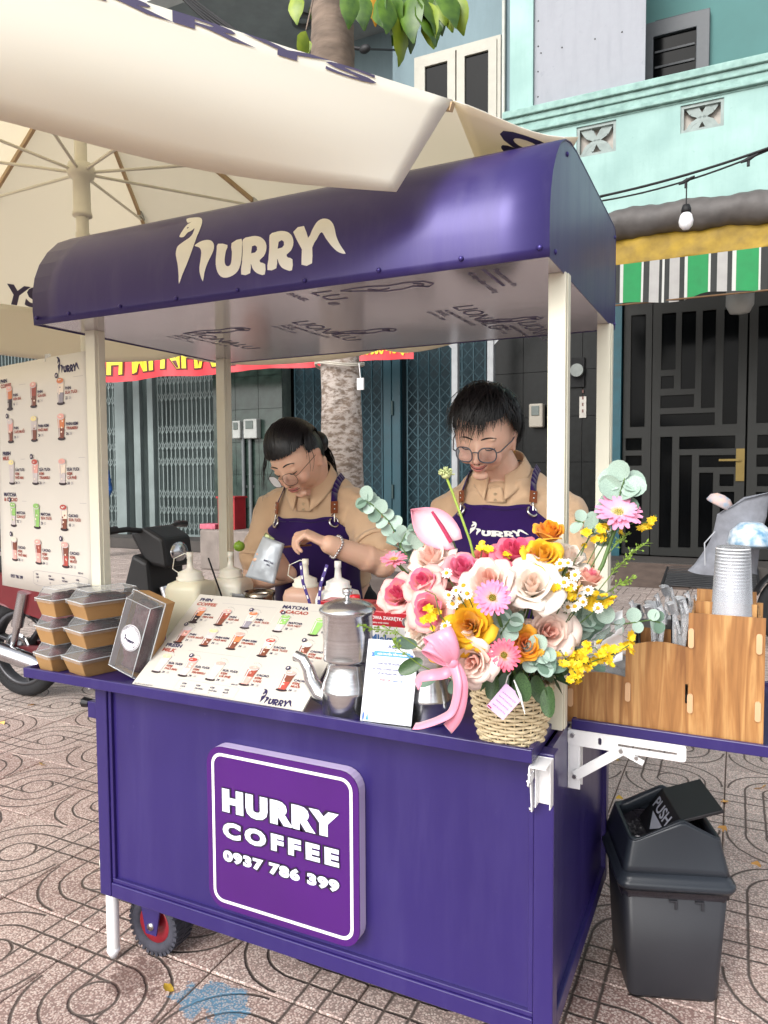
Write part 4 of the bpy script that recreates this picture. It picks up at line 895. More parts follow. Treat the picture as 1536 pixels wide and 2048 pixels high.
# ------------------------------------------------------------------ things on the cart
KRAFT = M('kraft_board', '#a37d4f', .8, var=.08, scale=14, bump=.06, bscale=200)
CLEAR = glass('clear_plastic', (.95, .955, .955), .07)
CAKE = M('dark_cake', '#4a2428', .8, var=.35, scale=22, bump=.4, bscale=60)
ALU = M('brushed_aluminium', '#cfd0d2', .22, metal=.96, var=.14, scale=7, stretch=(.3, .3, 22), rvar=.35)
def tray_box(name, label, group, c, w_, d_, h_, lid_h, rz, cake_label):
    """kraft tray with flared sides, clear raised lid, a cake inside"""
    t = thing(name, label, 'food box', c, group, rz); Mt = local(t); k = .82
    a = [(sx * w_ / 2 * q, sy * d_ / 2 * q, z) for q, z in ((k, 0), (1, h_)) for sx, sy in ((-1, -1), (1, -1), (1, 1), (-1, 1))]
    ib = [(x * .965, y * .965, z + .003) for x, y, z in a]
    mb = MB(); mb.add([Mt @ V(p) for p in a], [(3, 2, 1, 0)] + [(i, (i + 1) % 4, (i + 1) % 4 + 4, i + 4) for i in range(4)])
    mb.add([Mt @ V(p) for p in ib], [(0, 1, 2, 3)] + [(i + 4, (i + 1) % 4 + 4, (i + 1) % 4, i) for i in range(4)])
    mb.add([Mt @ V(p) for p in a[4:] + [(x, y, h_) for x, y, z in ib[4:]]], [(i, (i + 1) % 4, (i + 1) % 4 + 4, i + 4) for i in range(4)])
    mb.build('tray', KRAFT, t, bevel=.0015, seg=1)
    lid = MB(); W, D = w_ / 2 + .004, d_ / 2 + .004; L = [(W, D, h_ - .006), (W, D, h_ + .004), (W * .94, D * .92, h_ + .004), (W * .88, D * .84, h_ + lid_h * .5), (W * .80, D * .72, h_ + lid_h)]
    def ringp(x, y, z, r=.008):
        return [Mt @ V((p[0], p[1], z)) for p in rrect(-x, -y, x, y, min(r, x * .4), 2)]
    rg = [ringp(*q) for q in L]; n = len(rg[0])
    vs = [p for r_ in rg for p in r_]; lid.add(vs, [(i * n + j, i * n + (j + 1) % n, (i + 1) * n + (j + 1) % n, (i + 1) * n + j) for i in range(len(rg) - 1) for j in range(n)], 0, False); lid.add(rg[-1], [tuple(range(n))], 0, False)
    lid.build('lid', CLEAR, t)
    rim = MB().tube(rg[1] + rg[1][:1], .0016, 5).tube(rg[-1] + rg[-1][:1], .001, 4); rim.build('lid_rim', glass('plastic_edge', (.95, .96, .97), .5), t)
    ck = thing('cake', cake_label, 'cake', Mt @ V((0, 0, h_ * .5)), None, rz)
    cm = MB()
    def cfn(u, v):
        a_ = 2 * pi * v; e = .9 + .1 * noise.noise((u * 4, v * 5, c[0] * 20)); p = math.pow(abs(math.cos(a_)), .5) * (1 if math.cos(a_) > 0 else -1), math.pow(abs(math.sin(a_)), .5) * (1 if math.sin(a_) > 0 else -1)
        s_ = math.sin(pi * u / 2) ** .5 if u > 0 else 0.001
        return Mt @ V((p[0] * w_ * .41 * s_ * e, p[1] * d_ * .38 * s_ * e, .004 + h_ * .2 + (h_ * .75 + lid_h * .6) * math.cos(pi * u / 2) ** .6 * e))
    cm.grid(cfn, 9, 22).build('body', CAKE, ck)
    dr = MB()
    for q in range(4):
        x = (q - 1.5) * w_ * .16; dr.tube([Mt @ V((x - .01, -d_ * .2, h_ + lid_h * .30)), Mt @ V((x, 0, h_ + lid_h * .36)), Mt @ V((x + .01, d_ * .2, h_ + lid_h * .3))], .004, 5)
    dr.build('drizzle', M('cocoa_drizzle', '#2a1518', .4), ck)
    return t
BH, BL = .05, .034
lab = ['lowest', 'middle', 'topmost']
for k in range(3):
    z = ZC + k * (BH + BL + .001)
    tray_box('cake_box', f'{lab[k]} kraft cake box of the outer stack at the counter corner', 'kraft cake boxes', (-.152 + .005 * k, .028 + .002 * k, z), .1, .15, BH, BL, rad(-13 + 1.5 * k), f'dark cake inside the {lab[k]} box of the outer stack')
    tray_box('cake_box', f'{lab[k]} kraft cake box of the inner stack before the menu poster', 'kraft cake boxes', (-.022 + .009 * k, .055 + .003 * k, z), .118, .2, BH, BL, rad(-14 - 2 * k), f'dark cake inside the {lab[k]} box of the inner stack')
# one box standing on end, leaning, with the round label
def leaning():
    t = thing('cake_box', 'kraft cake box standing on end with a round white label on its clear lid', 'food box', (.118, .03, ZC), 'kraft cake boxes')
    o = V((.125, .015, ZC + .012)); up = V((.27, .1, .95)).normalized(); n = V((-.02, -1, 0)); n = (n - up * n.dot(up)).normalized(); s_ = up.cross(n) 
    def q(a, b, c): return o + s_ * a + up * b + n * c
    w_, l_ = .125, .24
    tr = MB(); pts = [q(a * w_ / 2 * k, .0 + (b if b else 0) * 1.0, c) for k, c in ((1, 0), (.84, -.05)) for a, b in ((-1, 0), (1, 0), (1, l_), (-1, l_))]
    tr.add(pts, [(4, 5, 6, 7)] + [(i, i + 4, (i + 1) % 4 + 4, (i + 1) % 4) for i in range(4)]); tr.build('tray', KRAFT, t, solid=.002)
    ld = MB(); rg = [[q(a * w_ / 2 * k, l_ / 2 + b * l_ / 2 * kk, c) for a, b in ((-1, -1), (1, -1), (1, 1), (-1, 1))] for k, kk, c in ((1.04, 1.02, -.004), (1.04, 1.02, .004), (.9, .95, .006), (.76, .86, .04))]
    vs = [p for r_ in rg for p in r_]; ld.add(vs, [(i * 4 + j, i * 4 + (j + 1) % 4, (i + 1) * 4 + (j + 1) % 4, (i + 1) * 4 + j) for i in range(3) for j in range(4)] + [(12, 13, 14, 15)]); ld.build('lid', CLEAR, t)
    ed = MB()
    for r_ in (rg[1], rg[3]): ed.tube(r_ + r_[:1], .0015, 5)
    for j in range(4): ed.tube([rg[2][j], rg[3][j]], .0012, 5)
    ed.build('lid_rim', MATS['plastic_edge'], t)
    st_ = MB(); cc = q(.005, l_ * .5, .0412); st_.add([cc + (s_ * math.cos(a) + up * math.sin(a)) * .038 for a in np.linspace(0, 2 * pi, 33)[:-1]], [tuple(range(32))])
    lb_ = st_.build('label', M('label_white', '#ece9ec', .4, var=.02), t, solid=.0006)
    pr = MB(); logo(pr, q(.005 + .0225 * -1, l_ * .5 - .014, .0425), s_, up, .045)
    for a0, r_ in ((0, .036), (0, .0345)):
        ring = [cc + n * .0012 + (s_ * math.cos(a) + up * math.sin(a)) * r_ for a in np.linspace(0, 2 * pi, 40)]; pr.tube(ring, .0004, 4)
    for txt, ca, fl in (("HURRY'S COFFEE", 90, 1), ('TASTE OF TIME', -90, -1)):
        m_ = len(txt)
        for i_, ch in enumerate(txt):
            a = rad(ca + fl * (m_ - 1) * 4.6 - fl * i_ * 9.2); rr_ = .0285
            if ch != ' ': letter(pr, ch, cc + n * .0014 + (s_ * math.cos(a) + up * math.sin(a)) * (rr_ if fl > 0 else rr_ + .003), s_ * math.sin(a) * fl - up * math.cos(a) * fl, (s_ * math.cos(a) + up * math.sin(a)) * fl, .0046, align='c', bold=.02)
    pr.build('print', INK, lb_)
    ck = thing('cake', 'dark cake slab inside the upright box beside the menu board', 'cake', q(0, .1, -.02))
    MB().grid(lambda u, v: q((u - .5) * w_ * .8, .02 + v * l_ * .82, .016 + .016 * noise.noise((u * 5, v * 6, 1)) - .04 * (2 * abs(u - .5)) ** 4), 10, 16).build('body', CAKE, ck, solid=.03)
leaning()

# menu print: cups, prices, headings on any flat board
CUPM = [M('print_cream', '#e8d8c6', .5), M('print_brown', '#7a4433', .5), M('print_orange', '#c97a4e', .5), M('print_dark', '#32242a', .5), M('print_green', '#8fbf6a', .5), M('print_pink', '#dda399', .5), M('print_red', '#b04a3f', .5), M('print_white', '#c9c0c0', .5), M('print_yellow', '#eadb9a', .5), INK, M('print_rust', '#9a4a3c', .5), M('print_grey', '#8f8a94', .5)]
# (top, body upper, body lower)
DR = dict(a=(5, 2, 3), b=(5, 10, 1), c=(2, 0, 11), d=(7, 5, 1), e=(8, 7, 1), f=(5, 2, 1), g=(8, 7, 7), h=(6, 5, 7), i=(5, 0, 7), j=(4, 4, 7), k=(4, 4, 4), l=(6, 0, 1), m=(0, 1, 5), n=(5, 10, 5), o=(5, 1, 6))
def cup_print(mb, o, xd, yd, h, kind, like=False, txt=(), price=None, ts=1.0):
    o, xd, yd = V(o), V(xd).normalized(), V(yd).normalized(); nz = xd.cross(yd)
    P2 = lambda x, y, l: o + xd * (x * h) + yd * (y * h) + nz * (.0006 * l)
    def poly(pts, mi, l): mb.add([P2(x, y, l) for x, y in pts], [tuple(range(len(pts)))], mi, False)
    el = lambda cx, cy, rx, ry, n=14: [(cx + rx * math.cos(2 * pi * i / n), cy + ry * math.sin(2 * pi * i / n)) for i in range(n)]
    tp, up_, lo = DR[kind]
    poly(el(0, .04, .25, .07), 3, 1)
    poly([(-.15, .06), (.15, .06), (.19, .42), (-.19, .42)], lo, 2); poly([(-.19, .42), (.19, .42), (.23, .8), (-.23, .8)], up_, 2)
    poly([(-.12, .1), (-.07, .1), (-.12, .76), (-.18, .76)], 7, 3)
    for q in range(4): poly(el(R.uniform(-.1, .1), R.uniform(.2, .7), .05, .035, 7), R.choice((up_, lo, 0)), 3)
    poly(el(0, .82, .25, .11), 7, 3); poly(el(0, .84, .22, .095), tp, 4)
    for q in range(3): poly(el(R.uniform(-.1, .1), .85 + R.uniform(-.03, .03), .06, .025, 7), R.choice((7, 0, tp)), 5)
    if like: poly(el(-.22, 1.04, .1, .1), 9, 5); poly([(-.26, 1.0), (-.18, 1.0), (-.17, 1.05), (-.2, 1.1), (-.26, 1.05)], 7, 6)
    for i_, tx_ in enumerate(txt): letter(mb, tx_, P2(.3, .5 - i_ * .15 * ts, 2), xd, yd, .105 * h * ts, bold=.035, mi=9 if i_ == 0 else 10, sx=1.15)
    if price: letter(mb, price[0], P2(.3, .46 - len(txt) * .15 * ts, 2), xd, yd, .1 * h * ts, bold=.03, mi=9); letter(mb, price[1], P2(.52, .46 - len(txt) * .15 * ts, 2), xd, yd, .1 * h * ts, bold=.0, mi=11)
ITEMS = [('a', 0, ('PHIN', 'ĐEN ĐÁ'), ('16', '22')), ('b', 0, ('PHIN', 'SỮA ĐÁ'), ('18', '24')), ('c', 1, ('PHIN', 'SỮA TƯƠI'), ('22', '28')),
         ('d', 1, ('PHIN', 'CAFE MUỐI'), ('24', '28')), ('e', 0, ('PHIN KEM', 'PHÔ MAI'), ('24', '28')), ('f', 0, ('PHIN KEM', 'TIRAMISU'), ('24', '28')),
         ('g', 0, ('SỮA TƯƠI', 'KEM', 'PHÔ MAI'), ('24', '28')), ('h', 1, ('SỮA TƯƠI', 'KEM', 'TIRAMISU'), ('24', '28')), ('i', 0, ('SỮA TƯƠI', 'KEM', 'CÀ PHÊ'), ('24', '28')),
         ('j', 1, ('MATCHA', 'SỮA HẠT'), ('32', '38')), ('k', 0, ('MATCHA', 'SỮA TƯƠI'), ('26', '32')), ('l', 0, ('CACAO', 'SỮA TƯƠI'), ('18', '24')),
         ('m', 1, ('CACAO', 'KEM', 'PHÔ MAI'), ('24', '28')), ('n', 0, ('CACAO', 'KEM', 'CAFE'), ('24', '28')), ('o', 1, ('CACAO', 'KEM', 'MUỐI'), ('24', '28'))]
PAPER = M('menu_paper', '#d2cdc4', .45, var=.02, scale=3)
# board on the counter
mbd = thing('menu_board', 'cream menu board with printed drinks leaning on the counter', 'menu', (.207, -.052, ZC))
BX, BY = .563, .371
bo = V((.203, -.056, ZC + .001)); bxd = V((1, .005, 0)).normalized(); byd = V((0, .3, .212)).normalized(); bnz = bxd.cross(byd)
Mb = Matrix(((bxd.x, byd.x, bnz.x, bo.x), (bxd.y, byd.y, bnz.y, bo.y), (bxd.z, byd.z, bnz.z, bo.z), (0, 0, 0, 1)))
MB().box((0, 0, 0), (BX, BY, .006), M=Mb).build('board', M('board_paper', '#c2bdb4', .5, var=.02, scale=3), mbd, bevel=.0008)
pr = MB(); B = lambda x, y: Mb @ V((x * BX, y * BY, .0064))
for (x, y, t1, t2) in ((.03, .955, 'PHIN', 'COFFEE'), (.0 + .03, .445, 'FRESH', 'MILK'), (.575, .955, 'MATCHA', '& CACAO')):
    letter(pr, t1, B(x, y - .03), bxd, byd, .0125, bold=.05, mi=9, sx=1.25); letter(pr, t2, B(x, y - .08), bxd, byd, .0125, bold=.05, mi=10, sx=1.25)
pos = [(.09, .69), (.26, .69), (.43, .69), (.09, .47), (.26, .47), (.43, .47), (.09, .17), (.26, .17), (.43, .17), (.63, .69), (.84, .69), (.63, .44), (.84, .44), (.63, .17), (.84, .17)]
for (k, lk, tx_, prc), (x, y) in zip(ITEMS, pos): cup_print(pr, B(x, y - .015), bxd, byd, .07, k, lk, tx_, prc, .95)
for x, y in pos:      # small curved caption over each cup
    for q in range(7):
        a = rad(115 - q * 14); c = B(x, y - .015) + bxd * .002 + byd * .056 + (bxd * math.cos(a) + byd * math.sin(a)) * .021; letter(pr, 'ncoeart'[q], c, bxd * math.sin(a) - byd * math.cos(a), bxd * math.cos(a) + byd * math.sin(a), .0028, align='c', bold=.03, mi=9)
def rule(mb, a, b, w_, mi, nz): 
    d = (b - a).normalized(); s_ = nz.cross(d) * w_ / 2; mb.add([a - s_, b - s_, b + s_, a + s_], [(0, 1, 2, 3)], mi, False)
rule(pr, B(.19, .92), B(.54, .92), .0007, 11, bnz); rule(pr, B(.19, .4), B(.54, .4), .0007, 11, bnz); rule(pr, B(.75, .92), B(.97, .92), .0007, 11, bnz); rule(pr, B(.56, .1), B(.56, .92), .0005, 0, bnz)
bx_ = [B(.26 + .36 * (p[0]), .03 + .1 * p[1]) for p in rrect(0, 0, 1, 1, .12)]
for a, b in zip(bx_, bx_[1:] + bx_[:1]): rule(pr, a, b, .0006, 11, bnz)
for q, t_ in enumerate(('CAFE', 'TIRAMISU', 'PHÔ MAI', 'MUỐI')):
    letter(pr, 'KEM', B(.29 + .085 * q, .09), bxd, byd, .0055, bold=.03, mi=9); letter(pr, t_, B(.29 + .085 * q, .065), bxd, byd, .005, bold=.03, mi=9); letter(pr, '10', B(.295 + .085 * q, .043), bxd, byd, .0045, mi=11)
letter(pr, 'ADD-IN', B(.56, .145), bxd, byd, .0045, bold=.03, mi=9); letter(pr, 'Giá đã bao gồm thuế VAT', B(.012, .03), bxd, byd, .0045, bold=.01, mi=9); letter(pr, '0937 786 399', B(.87, .94), bxd, byd, .0085, bold=.03, mi=9)
logo(pr, B(.75, .03), bxd, byd, .105, mi=9)
pr.build('print', CUPM, mbd)
# tall poster taped beside the post
pst = thing('menu_poster', 'tall cream menu poster hanging beside the front post', 'poster', (-.13, .13, 1.08))
pd = V((-1.636, .32, 0)).normalized() * -1       # reading direction: towards the post
pxr = V((-.135, .125, 0)); PW, PH_, PZ0 = .60, .80, 1.077
pn_ = pd.cross(V((0, 0, 1)))
po = pxr - pd * PW; Pp = lambda x, y, l=0: V((po.x, po.y, PZ0)) + pd * (x * PW) + V((0, 0, y * PH_)) + pn_ * (.0005 + l)
curl = lambda x, y: pn_ * .008 * math.sin(pi * x) * (.5 + .5 * math.sin(pi * y))
MB().grid(lambda u, v: Pp(u, v) + curl(u, v), 16, 8).build('sheet', PAPER, pst, solid=.0012, off=-1)
pq = MB(); up3 = V((0, 0, 1))
def pw(p):                      # keep the print on the curled sheet
    q = p - V((po.x, po.y, PZ0)); x = q.dot(pd) / PW; y = q.z / PH_; return p + curl(x, y) + pn_ * .001
_add = pq.add
class PQ(MB):
    def add(s, vs, fs, mi=None, sm=None): return MB.add(s, [pw(V(v)) for v in vs], fs, mi, sm)
pq = PQ()
for y, t1, t2 in ((.925, 'PHIN', 'COFFEE'), (.62 - .02, 'FRESH', 'MILK'), (.415, 'MATCHA', '& CACAO')):
    letter(pq, t1, Pp(.07, y), pd, up3, .013, bold=.05, mi=9, sx=1.3); letter(pq, t2, Pp(.07, y - .022), pd, up3, .013, bold=.05, mi=10, sx=1.3); rule(pq, Pp(.3, y - .02), Pp(.97, y - .02), .0008, 11, pn_)
py_ = [.79, .645, .46, .27, .115]; px_ = [.185, .47, .755]
for i_, (k, lk, tx_, prc) in enumerate(ITEMS): cup_print(pq, Pp(px_[i_ % 3], py_[i_ // 3] + .01), pd, up3, .092, k, lk, tx_, prc, 1.0)
logo(pq, Pp(.72, .925), pd, up3, .13, mi=9)
letter(pq, '0937 786 399', Pp(.12, .045), pd, up3, .012, bold=.03, mi=9)
bx_ = [Pp(.4 + .57 * p[0], .03 + .065 * p[1]) for p in rrect(0, 0, 1, 1, .15)]
for a, b in zip(bx_, bx_[1:] + bx_[:1]): rule(pq, a, b, .0009, 11, pn_)
for q, t_ in enumerate(('CAFE', 'TIRAMISU', 'PHÔ MAI', 'MUỐI')):
    letter(pq, 'KEM', Pp(.43 + .14 * q, .075), pd, up3, .006, bold=.03, mi=9); letter(pq, t_, Pp(.43 + .14 * q, .062), pd, up3, .006, bold=.03, mi=9); letter(pq, '10', Pp(.44 + .14 * q, .045), pd, up3, .006, mi=11)
letter(pq, 'ADD-IN', Pp(.87, .105), pd, up3, .006, bold=.03, mi=9)
pq.build('print', CUPM, pst)
for x, y in ((.62, 1.0), (.65, 0)): MB().box((-.014, -.0004, -.012), (.014, .0004, .012), M=Matrix.Translation(Pp(x, y, .002))).build('tape', glass('tape_clear', (.95, .93, .88), .2), pst)

# aluminium drip pots
def pot(label, c, s=1.0, spout=(-1, -.1), lid=True):
    t = thing('coffee_pot', label, 'coffee pot', c, 'aluminium coffee pots'); Mt = local(t) @ Matrix.Scale(s, 4)
    MB().lathe([(.001, .001), (.058, .001), (.061, .006), (.061, .055), (.0625, .058), (.061, .062), (.058, .08), (.05, .1), (.047, .118), (.047, .128), (.05, .128), (.044, .128), (.044, .12), (.05, .09), (.001, .05)], 40, Mt).build('body', ALU, t)
    MB().lathe([(.048, .1285), (.058, .13), (.0565, .136), (.0575, .15), (.0585, .235), (.062, .238), (.062, .243), (.057, .243), (.055, .14), (.001, .135)], 40, Mt).build('filter_cup', ALU, t)
    l = MB().lathe([(.0645, .2385), (.067, .244), (.066, .248), (.055, .258), (.03, .268), (.001, .27)], 40, Mt).build('lid', ALU, t)
    MB().lathe([(.005, .2695), (.005, .279), (.011, .281), (.0125, .287), (.011, .294), (.001, .296)], 20, Mt).build('knob', ALU, l)
    d = V((spout[0], spout[1], 0)).normalized(); B_ = lambda r_, z: Mt @ (d * r_ + V((0, 0, z)))
    MB().tube([B_(.05, .035), B_(.075, .042), B_(.094, .07), B_(.102, .098), B_(.116, .12), B_(.136, .128)], [.026 * s, .022 * s, .017 * s, .0145 * s, .013 * s, .012 * s], 16).build('spout', ALU, t)
    e = V((-d.x * .4 + .75, -d.y + .35, 0)).normalized(); H_ = lambda r_, z: Mt @ (e * r_ + V((0, 0, z)))
    MB().tube([H_(.05, .115), H_(.075, .12), H_(.1, .11), H_(.108, .08), H_(.095, .045), H_(.075, .03)], [.009 * s] * 6, 10, flat=.5).build('handle', ALU, t)
pot('tall aluminium coffee pot with curved spout beside the menu board', (.862, .012, ZC), 1.07, (-1, -.12))
pot('aluminium coffee pot behind the payment stand and ribbon', (1.062, .055, ZC), .98, (1, .5))

# payment stand (the square code is left out)
pay = thing('payment_stand', 'white payment card in a black stand with blue ribbon print', 'card stand', (1.01, -.043, ZC))
q0 = V((.926, -.044, ZC + .009)); qx = V((1, .1, 0)).normalized(); qy = V((.003, .042, .189)).normalized(); qz = qx.cross(qy)
Mq = Matrix(((qx.x, qy.x, qz.x, q0.x), (qx.y, qy.y, qz.y, q0.y), (qx.z, qy.z, qz.z, q0.z), (0, 0, 0, 1))); QW, QH = .128, .194
MB().box((0, 0, 0), (QW, QH, .003), M=Mq).build('card', M('card_white', '#d3d6de', .2, var=.01, coat=.5), pay)
MB().box((-.004, -.02, -.001), (QW + .004, .035, .0), M=Matrix.Translation((q0.x, q0.y, ZC + .0)) @ Matrix.Rotation(math.atan2(qx.y, qx.x), 4, 'Z') @ Matrix.Translation((0, 0, .008))).box((-.004, -.02, -.001), (QW + .004, -.017, .006), M=Matrix.Translation((q0.x, q0.y, ZC)) @ Matrix.Rotation(math.atan2(qx.y, qx.x), 4, 'Z') @ Matrix.Translation((0, 0, .002))).build('base', M('acrylic_black', '#0c0c0e', .12, var=.1, coat=.5), pay)
qp = MB(); Q = lambda x, y, l=0: Mq @ V((x * QW, y * QH, .0034 + l))
qp.add([Q(*p) for p in ((.14, .8), (.86, .8), (.86, .86), (.14, .86))], [(0, 1, 2, 3)], 0); 
for s_ in (0, 1):
    x0, x1 = (.08, .16) if s_ == 0 else (.84, .92); qp.add([Q(x0, .79, -.0002), Q(x1, .79, -.0002), Q(x1, .84, -.0002), Q(x0, .84, -.0002), Q(x0 + (.03 if s_ == 0 else .05), .815, -.0002)], [(0, 1, 2, 3, 4)] if s_ == 0 else [(0, 1, 4, 2, 3)][:0] or [(0, 1, 2, 3)], 3)
letter(qp, 'ACB', Q(.5, .9), qx, qy, .009, bold=.03, align='c', mi=1); letter(qp, 'ACB CHUYỂN TIỀN NHANH', Q(.5, .817, .0004), qx, qy, .0045, bold=.02, align='c', mi=2, width=.075)
letter(qp, 'Quét mã để chuyển tiền', Q(.5, .7), qx, qy, .0052, align='c', mi=1); letter(qp, 'HỘ KINH DOANH HURRY FOODS', Q(.5, .63), qx, qy, .0052, align='c', mi=1, width=.09); letter(qp, 'Số tài khoản: 8431768', Q(.5, .58), qx, qy, .0052, align='c', mi=1)
letter(qp, 'V', Q(.3, .5), qx, qy, .0055, bold=.04, mi=4); letter(qp, 'VIETQR', Q(.34, .5), qx, qy, .005, mi=4); letter(qp, 'napas 247', Q(.56, .5), qx, qy, .005, mi=3)
qp.add([Q(.05 + .02 * math.cos(a) * (1 + .5 * k), .06 + .05 * math.sin(a), .0001 * k) for k in (0,) for a in np.linspace(0, 2 * pi, 12)[:-1]], [tuple(range(11))], 3); qp.add([Q(.1, .02), Q(.16, .02), Q(.13, .1)], [(0, 1, 2)], 0)
qp.build('print', [M('ribbon_blue', '#3d8fd0', .4), M('ink_navy', '#25306e', .5), WHITE_PRINT, M('ink_blue', '#3a64b0', .5), M('ink_red', '#c33540', .5)], pay)

# squeeze bottles, cartons, jug, tub, straws
def bottle(label, c, w_, h_, fill, body, tether=False, straw=None, rz=0.2):
    t = thing('squeeze_bottle', label, 'bottle', c, 'square squeeze bottles', rz); Mt = local(t)
    def ring(hw, r, z): return [Mt @ V((x, y, z)) for x, y in rrect(-hw, -hw, hw, hw, r, 4)]
    hw = w_ / 2; rg = [ring(hw * .94, hw * .25, .001), ring(hw, hw * .3, .006), ring(hw, hw * .3, h_ * .62), ring(hw * .93, hw * .4, h_ * .68), ring(hw * .62, hw * .6, h_ * .715)]
    n = len(rg[0]); vs = [p for r_ in rg for p in r_]
    MB().add(vs, [(i * n + j, i * n + (j + 1) % n, (i + 1) * n + (j + 1) % n, (i + 1) * n + j) for i in range(4) for j in range(n)] , 0, True).add(rg[0], [tuple(reversed(range(n)))], 0, False).add(rg[4], [tuple(range(n))], 0, False).build('body', body, t)
    cp = MB().lathe([(hw * .66, h_ * .7), (hw * .7, h_ * .705), (hw * .7, h_ * .74), (hw * .62, h_ * .745), (hw * .62, h_ * .79), (hw * .5, h_ * .8), (.012, h_ * .83), (.009, h_ * .93), (.011, h_ * .935), (.011, h_), (.001, h_)], 20, Mt).build('cap', fill, t)
    if tether: MB().tube([Mt @ V((hw * -.6, 0, h_ * .77)), Mt @ V((-hw * 1.0, 0, h_ * .82)), Mt @ V((-hw * .9, 0, h_ * .93)), Mt @ V((-hw * .3, 0, h_ * .985)), Mt @ V((0, 0, h_ * .97))], .0018, 6).build('tether', fill, cp)
    return t
NAT = M('natural_plastic', '#e4dfcf', .35, var=.04, sss=.15); SYR = M('pale_syrup', '#ddd6bb', .4, var=.05, scale=5, sss=.2); MLK = M('milk_white', '#eeece6', .4, var=.03, sss=.2); COF = M('milk_coffee', '#c6a08a', .4, var=.04, sss=.15)
bottle('squeeze bottle of pale syrup, nearest to the left rear post', (.03, .40, ZC), .135, .33, NAT, SYR, True)
bottle('milky squeeze bottle standing behind the pale syrup bottle', (.08, .56, ZC), .13, .318, NAT, NAT)
bottle('squeeze bottle of milk coffee with looped tether under the pouch', (.435, .5, ZC), .125, .315, NAT, COF, True)
bottle('squeeze bottle of white milk behind the red cartons', (.565, .49, ZC), .125, .315, MLK, MLK)
LAN = M('lanyard_purple', '#43307a', .6, var=.1)
def lanyard(label, pts):
    ln = MB(); f = [V(p) for p in pts]; 
    for a, b in zip(f, f[1:]): ln.bar(a, b, .011, .002, up=(0, 1, .2))
    l_ = tag(ln.build('lanyard', LAN), label, 'strap'); m2 = MB()
    for a, b in zip(f, f[1:]):
        for k in (.25, .75): c = a.lerp(b, k); m2.bar(c - (b - a) * .09 + V((0, -.0016, 0)), c + (b - a) * .09 + V((0, -.0016, 0)), .005, .001, up=(0, 1, .2))
    m2.build('print', WHITE_PRINT, l_)
lanyard('purple printed strap hung over the milk coffee bottle', [(.455, .44, ZC + .31), (.475, .42, ZC + .25), (.505, .41, ZC + .19), (.52, .41, ZC + .14)])
lanyard('purple printed strap hung over the white milk bottle', [(.56, .43, ZC + .31), (.545, .415, ZC + .25), (.54, .41, ZC + .19), (.55, .41, ZC + .12)])
def carton(label, c, rz, w_=.16, d_=.075, h_=.21, cap=True, txt=None):
    t = thing('milk_carton', label, 'carton', c, 'red milk cartons', rz); Mt = local(t)
    MB().box((-w_ / 2, -d_ / 2, 0), (w_ / 2, d_ / 2, h_), M=Mt).build('carton', M('carton_red', '#b3202c', .35, var=.04, coat=.2), t, bevel=.003)
    pr = MB(); yy = -d_ / 2 - .0006
    pr.add([Mt @ V(p) for p in ((-w_ / 2 + .004, yy, .012), (w_ / 2 - .004, yy, .012), (w_ / 2 - .004, yy, h_ * .82), (-w_ / 2 + .004, yy, h_ * .82))], [(0, 1, 2, 3)], 0)
    letter(pr, 'NOWA ZAKRĘTKA!', Mt @ V((-w_ / 2 + .008, yy, h_ * .9)), Mt.to_3x3() @ V((1, 0, 0)), (0, 0, 1), .009, bold=.03, mi=0); letter(pr, 'Delikatny smak mleka', Mt @ V((-w_ / 2 + .008, yy, h_ * .85)), Mt.to_3x3() @ V((1, 0, 0)), (0, 0, 1), .005, mi=0)
    letter(pr, 'Mlekpol', Mt @ V((-w_ / 2 + .012, yy - .0006, h_ * .62)), Mt.to_3x3() @ V((1, 0, 0)), (0, 0, 1), .022, bold=.03, mi=1); letter(pr, 'barista', Mt @ V((-w_ / 2 + .012, yy - .0006, h_ * .46)), Mt.to_3x3() @ V((1, 0, 0)), (0, 0, 1), .022, bold=.03, mi=1)
    pr.build('print', [M('carton_white', '#e9e7e6', .4), M('carton_blue', '#3b6aa8', .4)], t)
    if cap: MB().lathe([(.015, h_), (.016, h_ + .002), (.016, h_ + .016), (.014, h_ + .018), (.001, h_ + .018)], 18, Mt @ Matrix.Translation((.02, 0, 0))).build('cap', M('cap_red', '#cf1f2b', .35), t)
carton('red and white milk carton with red screw cap behind the pot', (.66, .39, ZC), rad(4)); carton('red milk carton with white front between the two pots', (.9, .24, ZC), rad(2), w_=.17, h_=.225)
carton('red milk carton half hidden behind the flowers', (.84, .36, ZC), rad(2), cap=False)
jg = thing('milk_jug', 'small steel milk jug at the back of the menu board', 'jug', (.27, .47, ZC))
MB().lathe([(.001, .001), (.05, .001), (.054, .02), (.052, .12), (.05, .18), (.054, .2), (.051, .2), (.047, .18), (.05, .02), (.001, .01)], 28, local(jg)).build('body', M('jug_steel', '#8d8377', .22, metal=1, var=.1), jg)
MB().tube([local(jg) @ V(p) for p in ((.05, 0, .16), (.085, .0, .15), (.085, 0, .08), (.052, 0, .06))], .005, 8).build('handle', MATS['jug_steel'], jg)
tu = thing('plastic_tub', 'clear round plastic tub behind the menu board', 'tub', (.16, .56, ZC)); MB().lathe([(.001, .001), (.05, .001), (.066, .17), (.071, .172), (.071, .18), (.066, .18), (.049, .006)], 28, local(tu)).build('tub', CLEAR, tu)
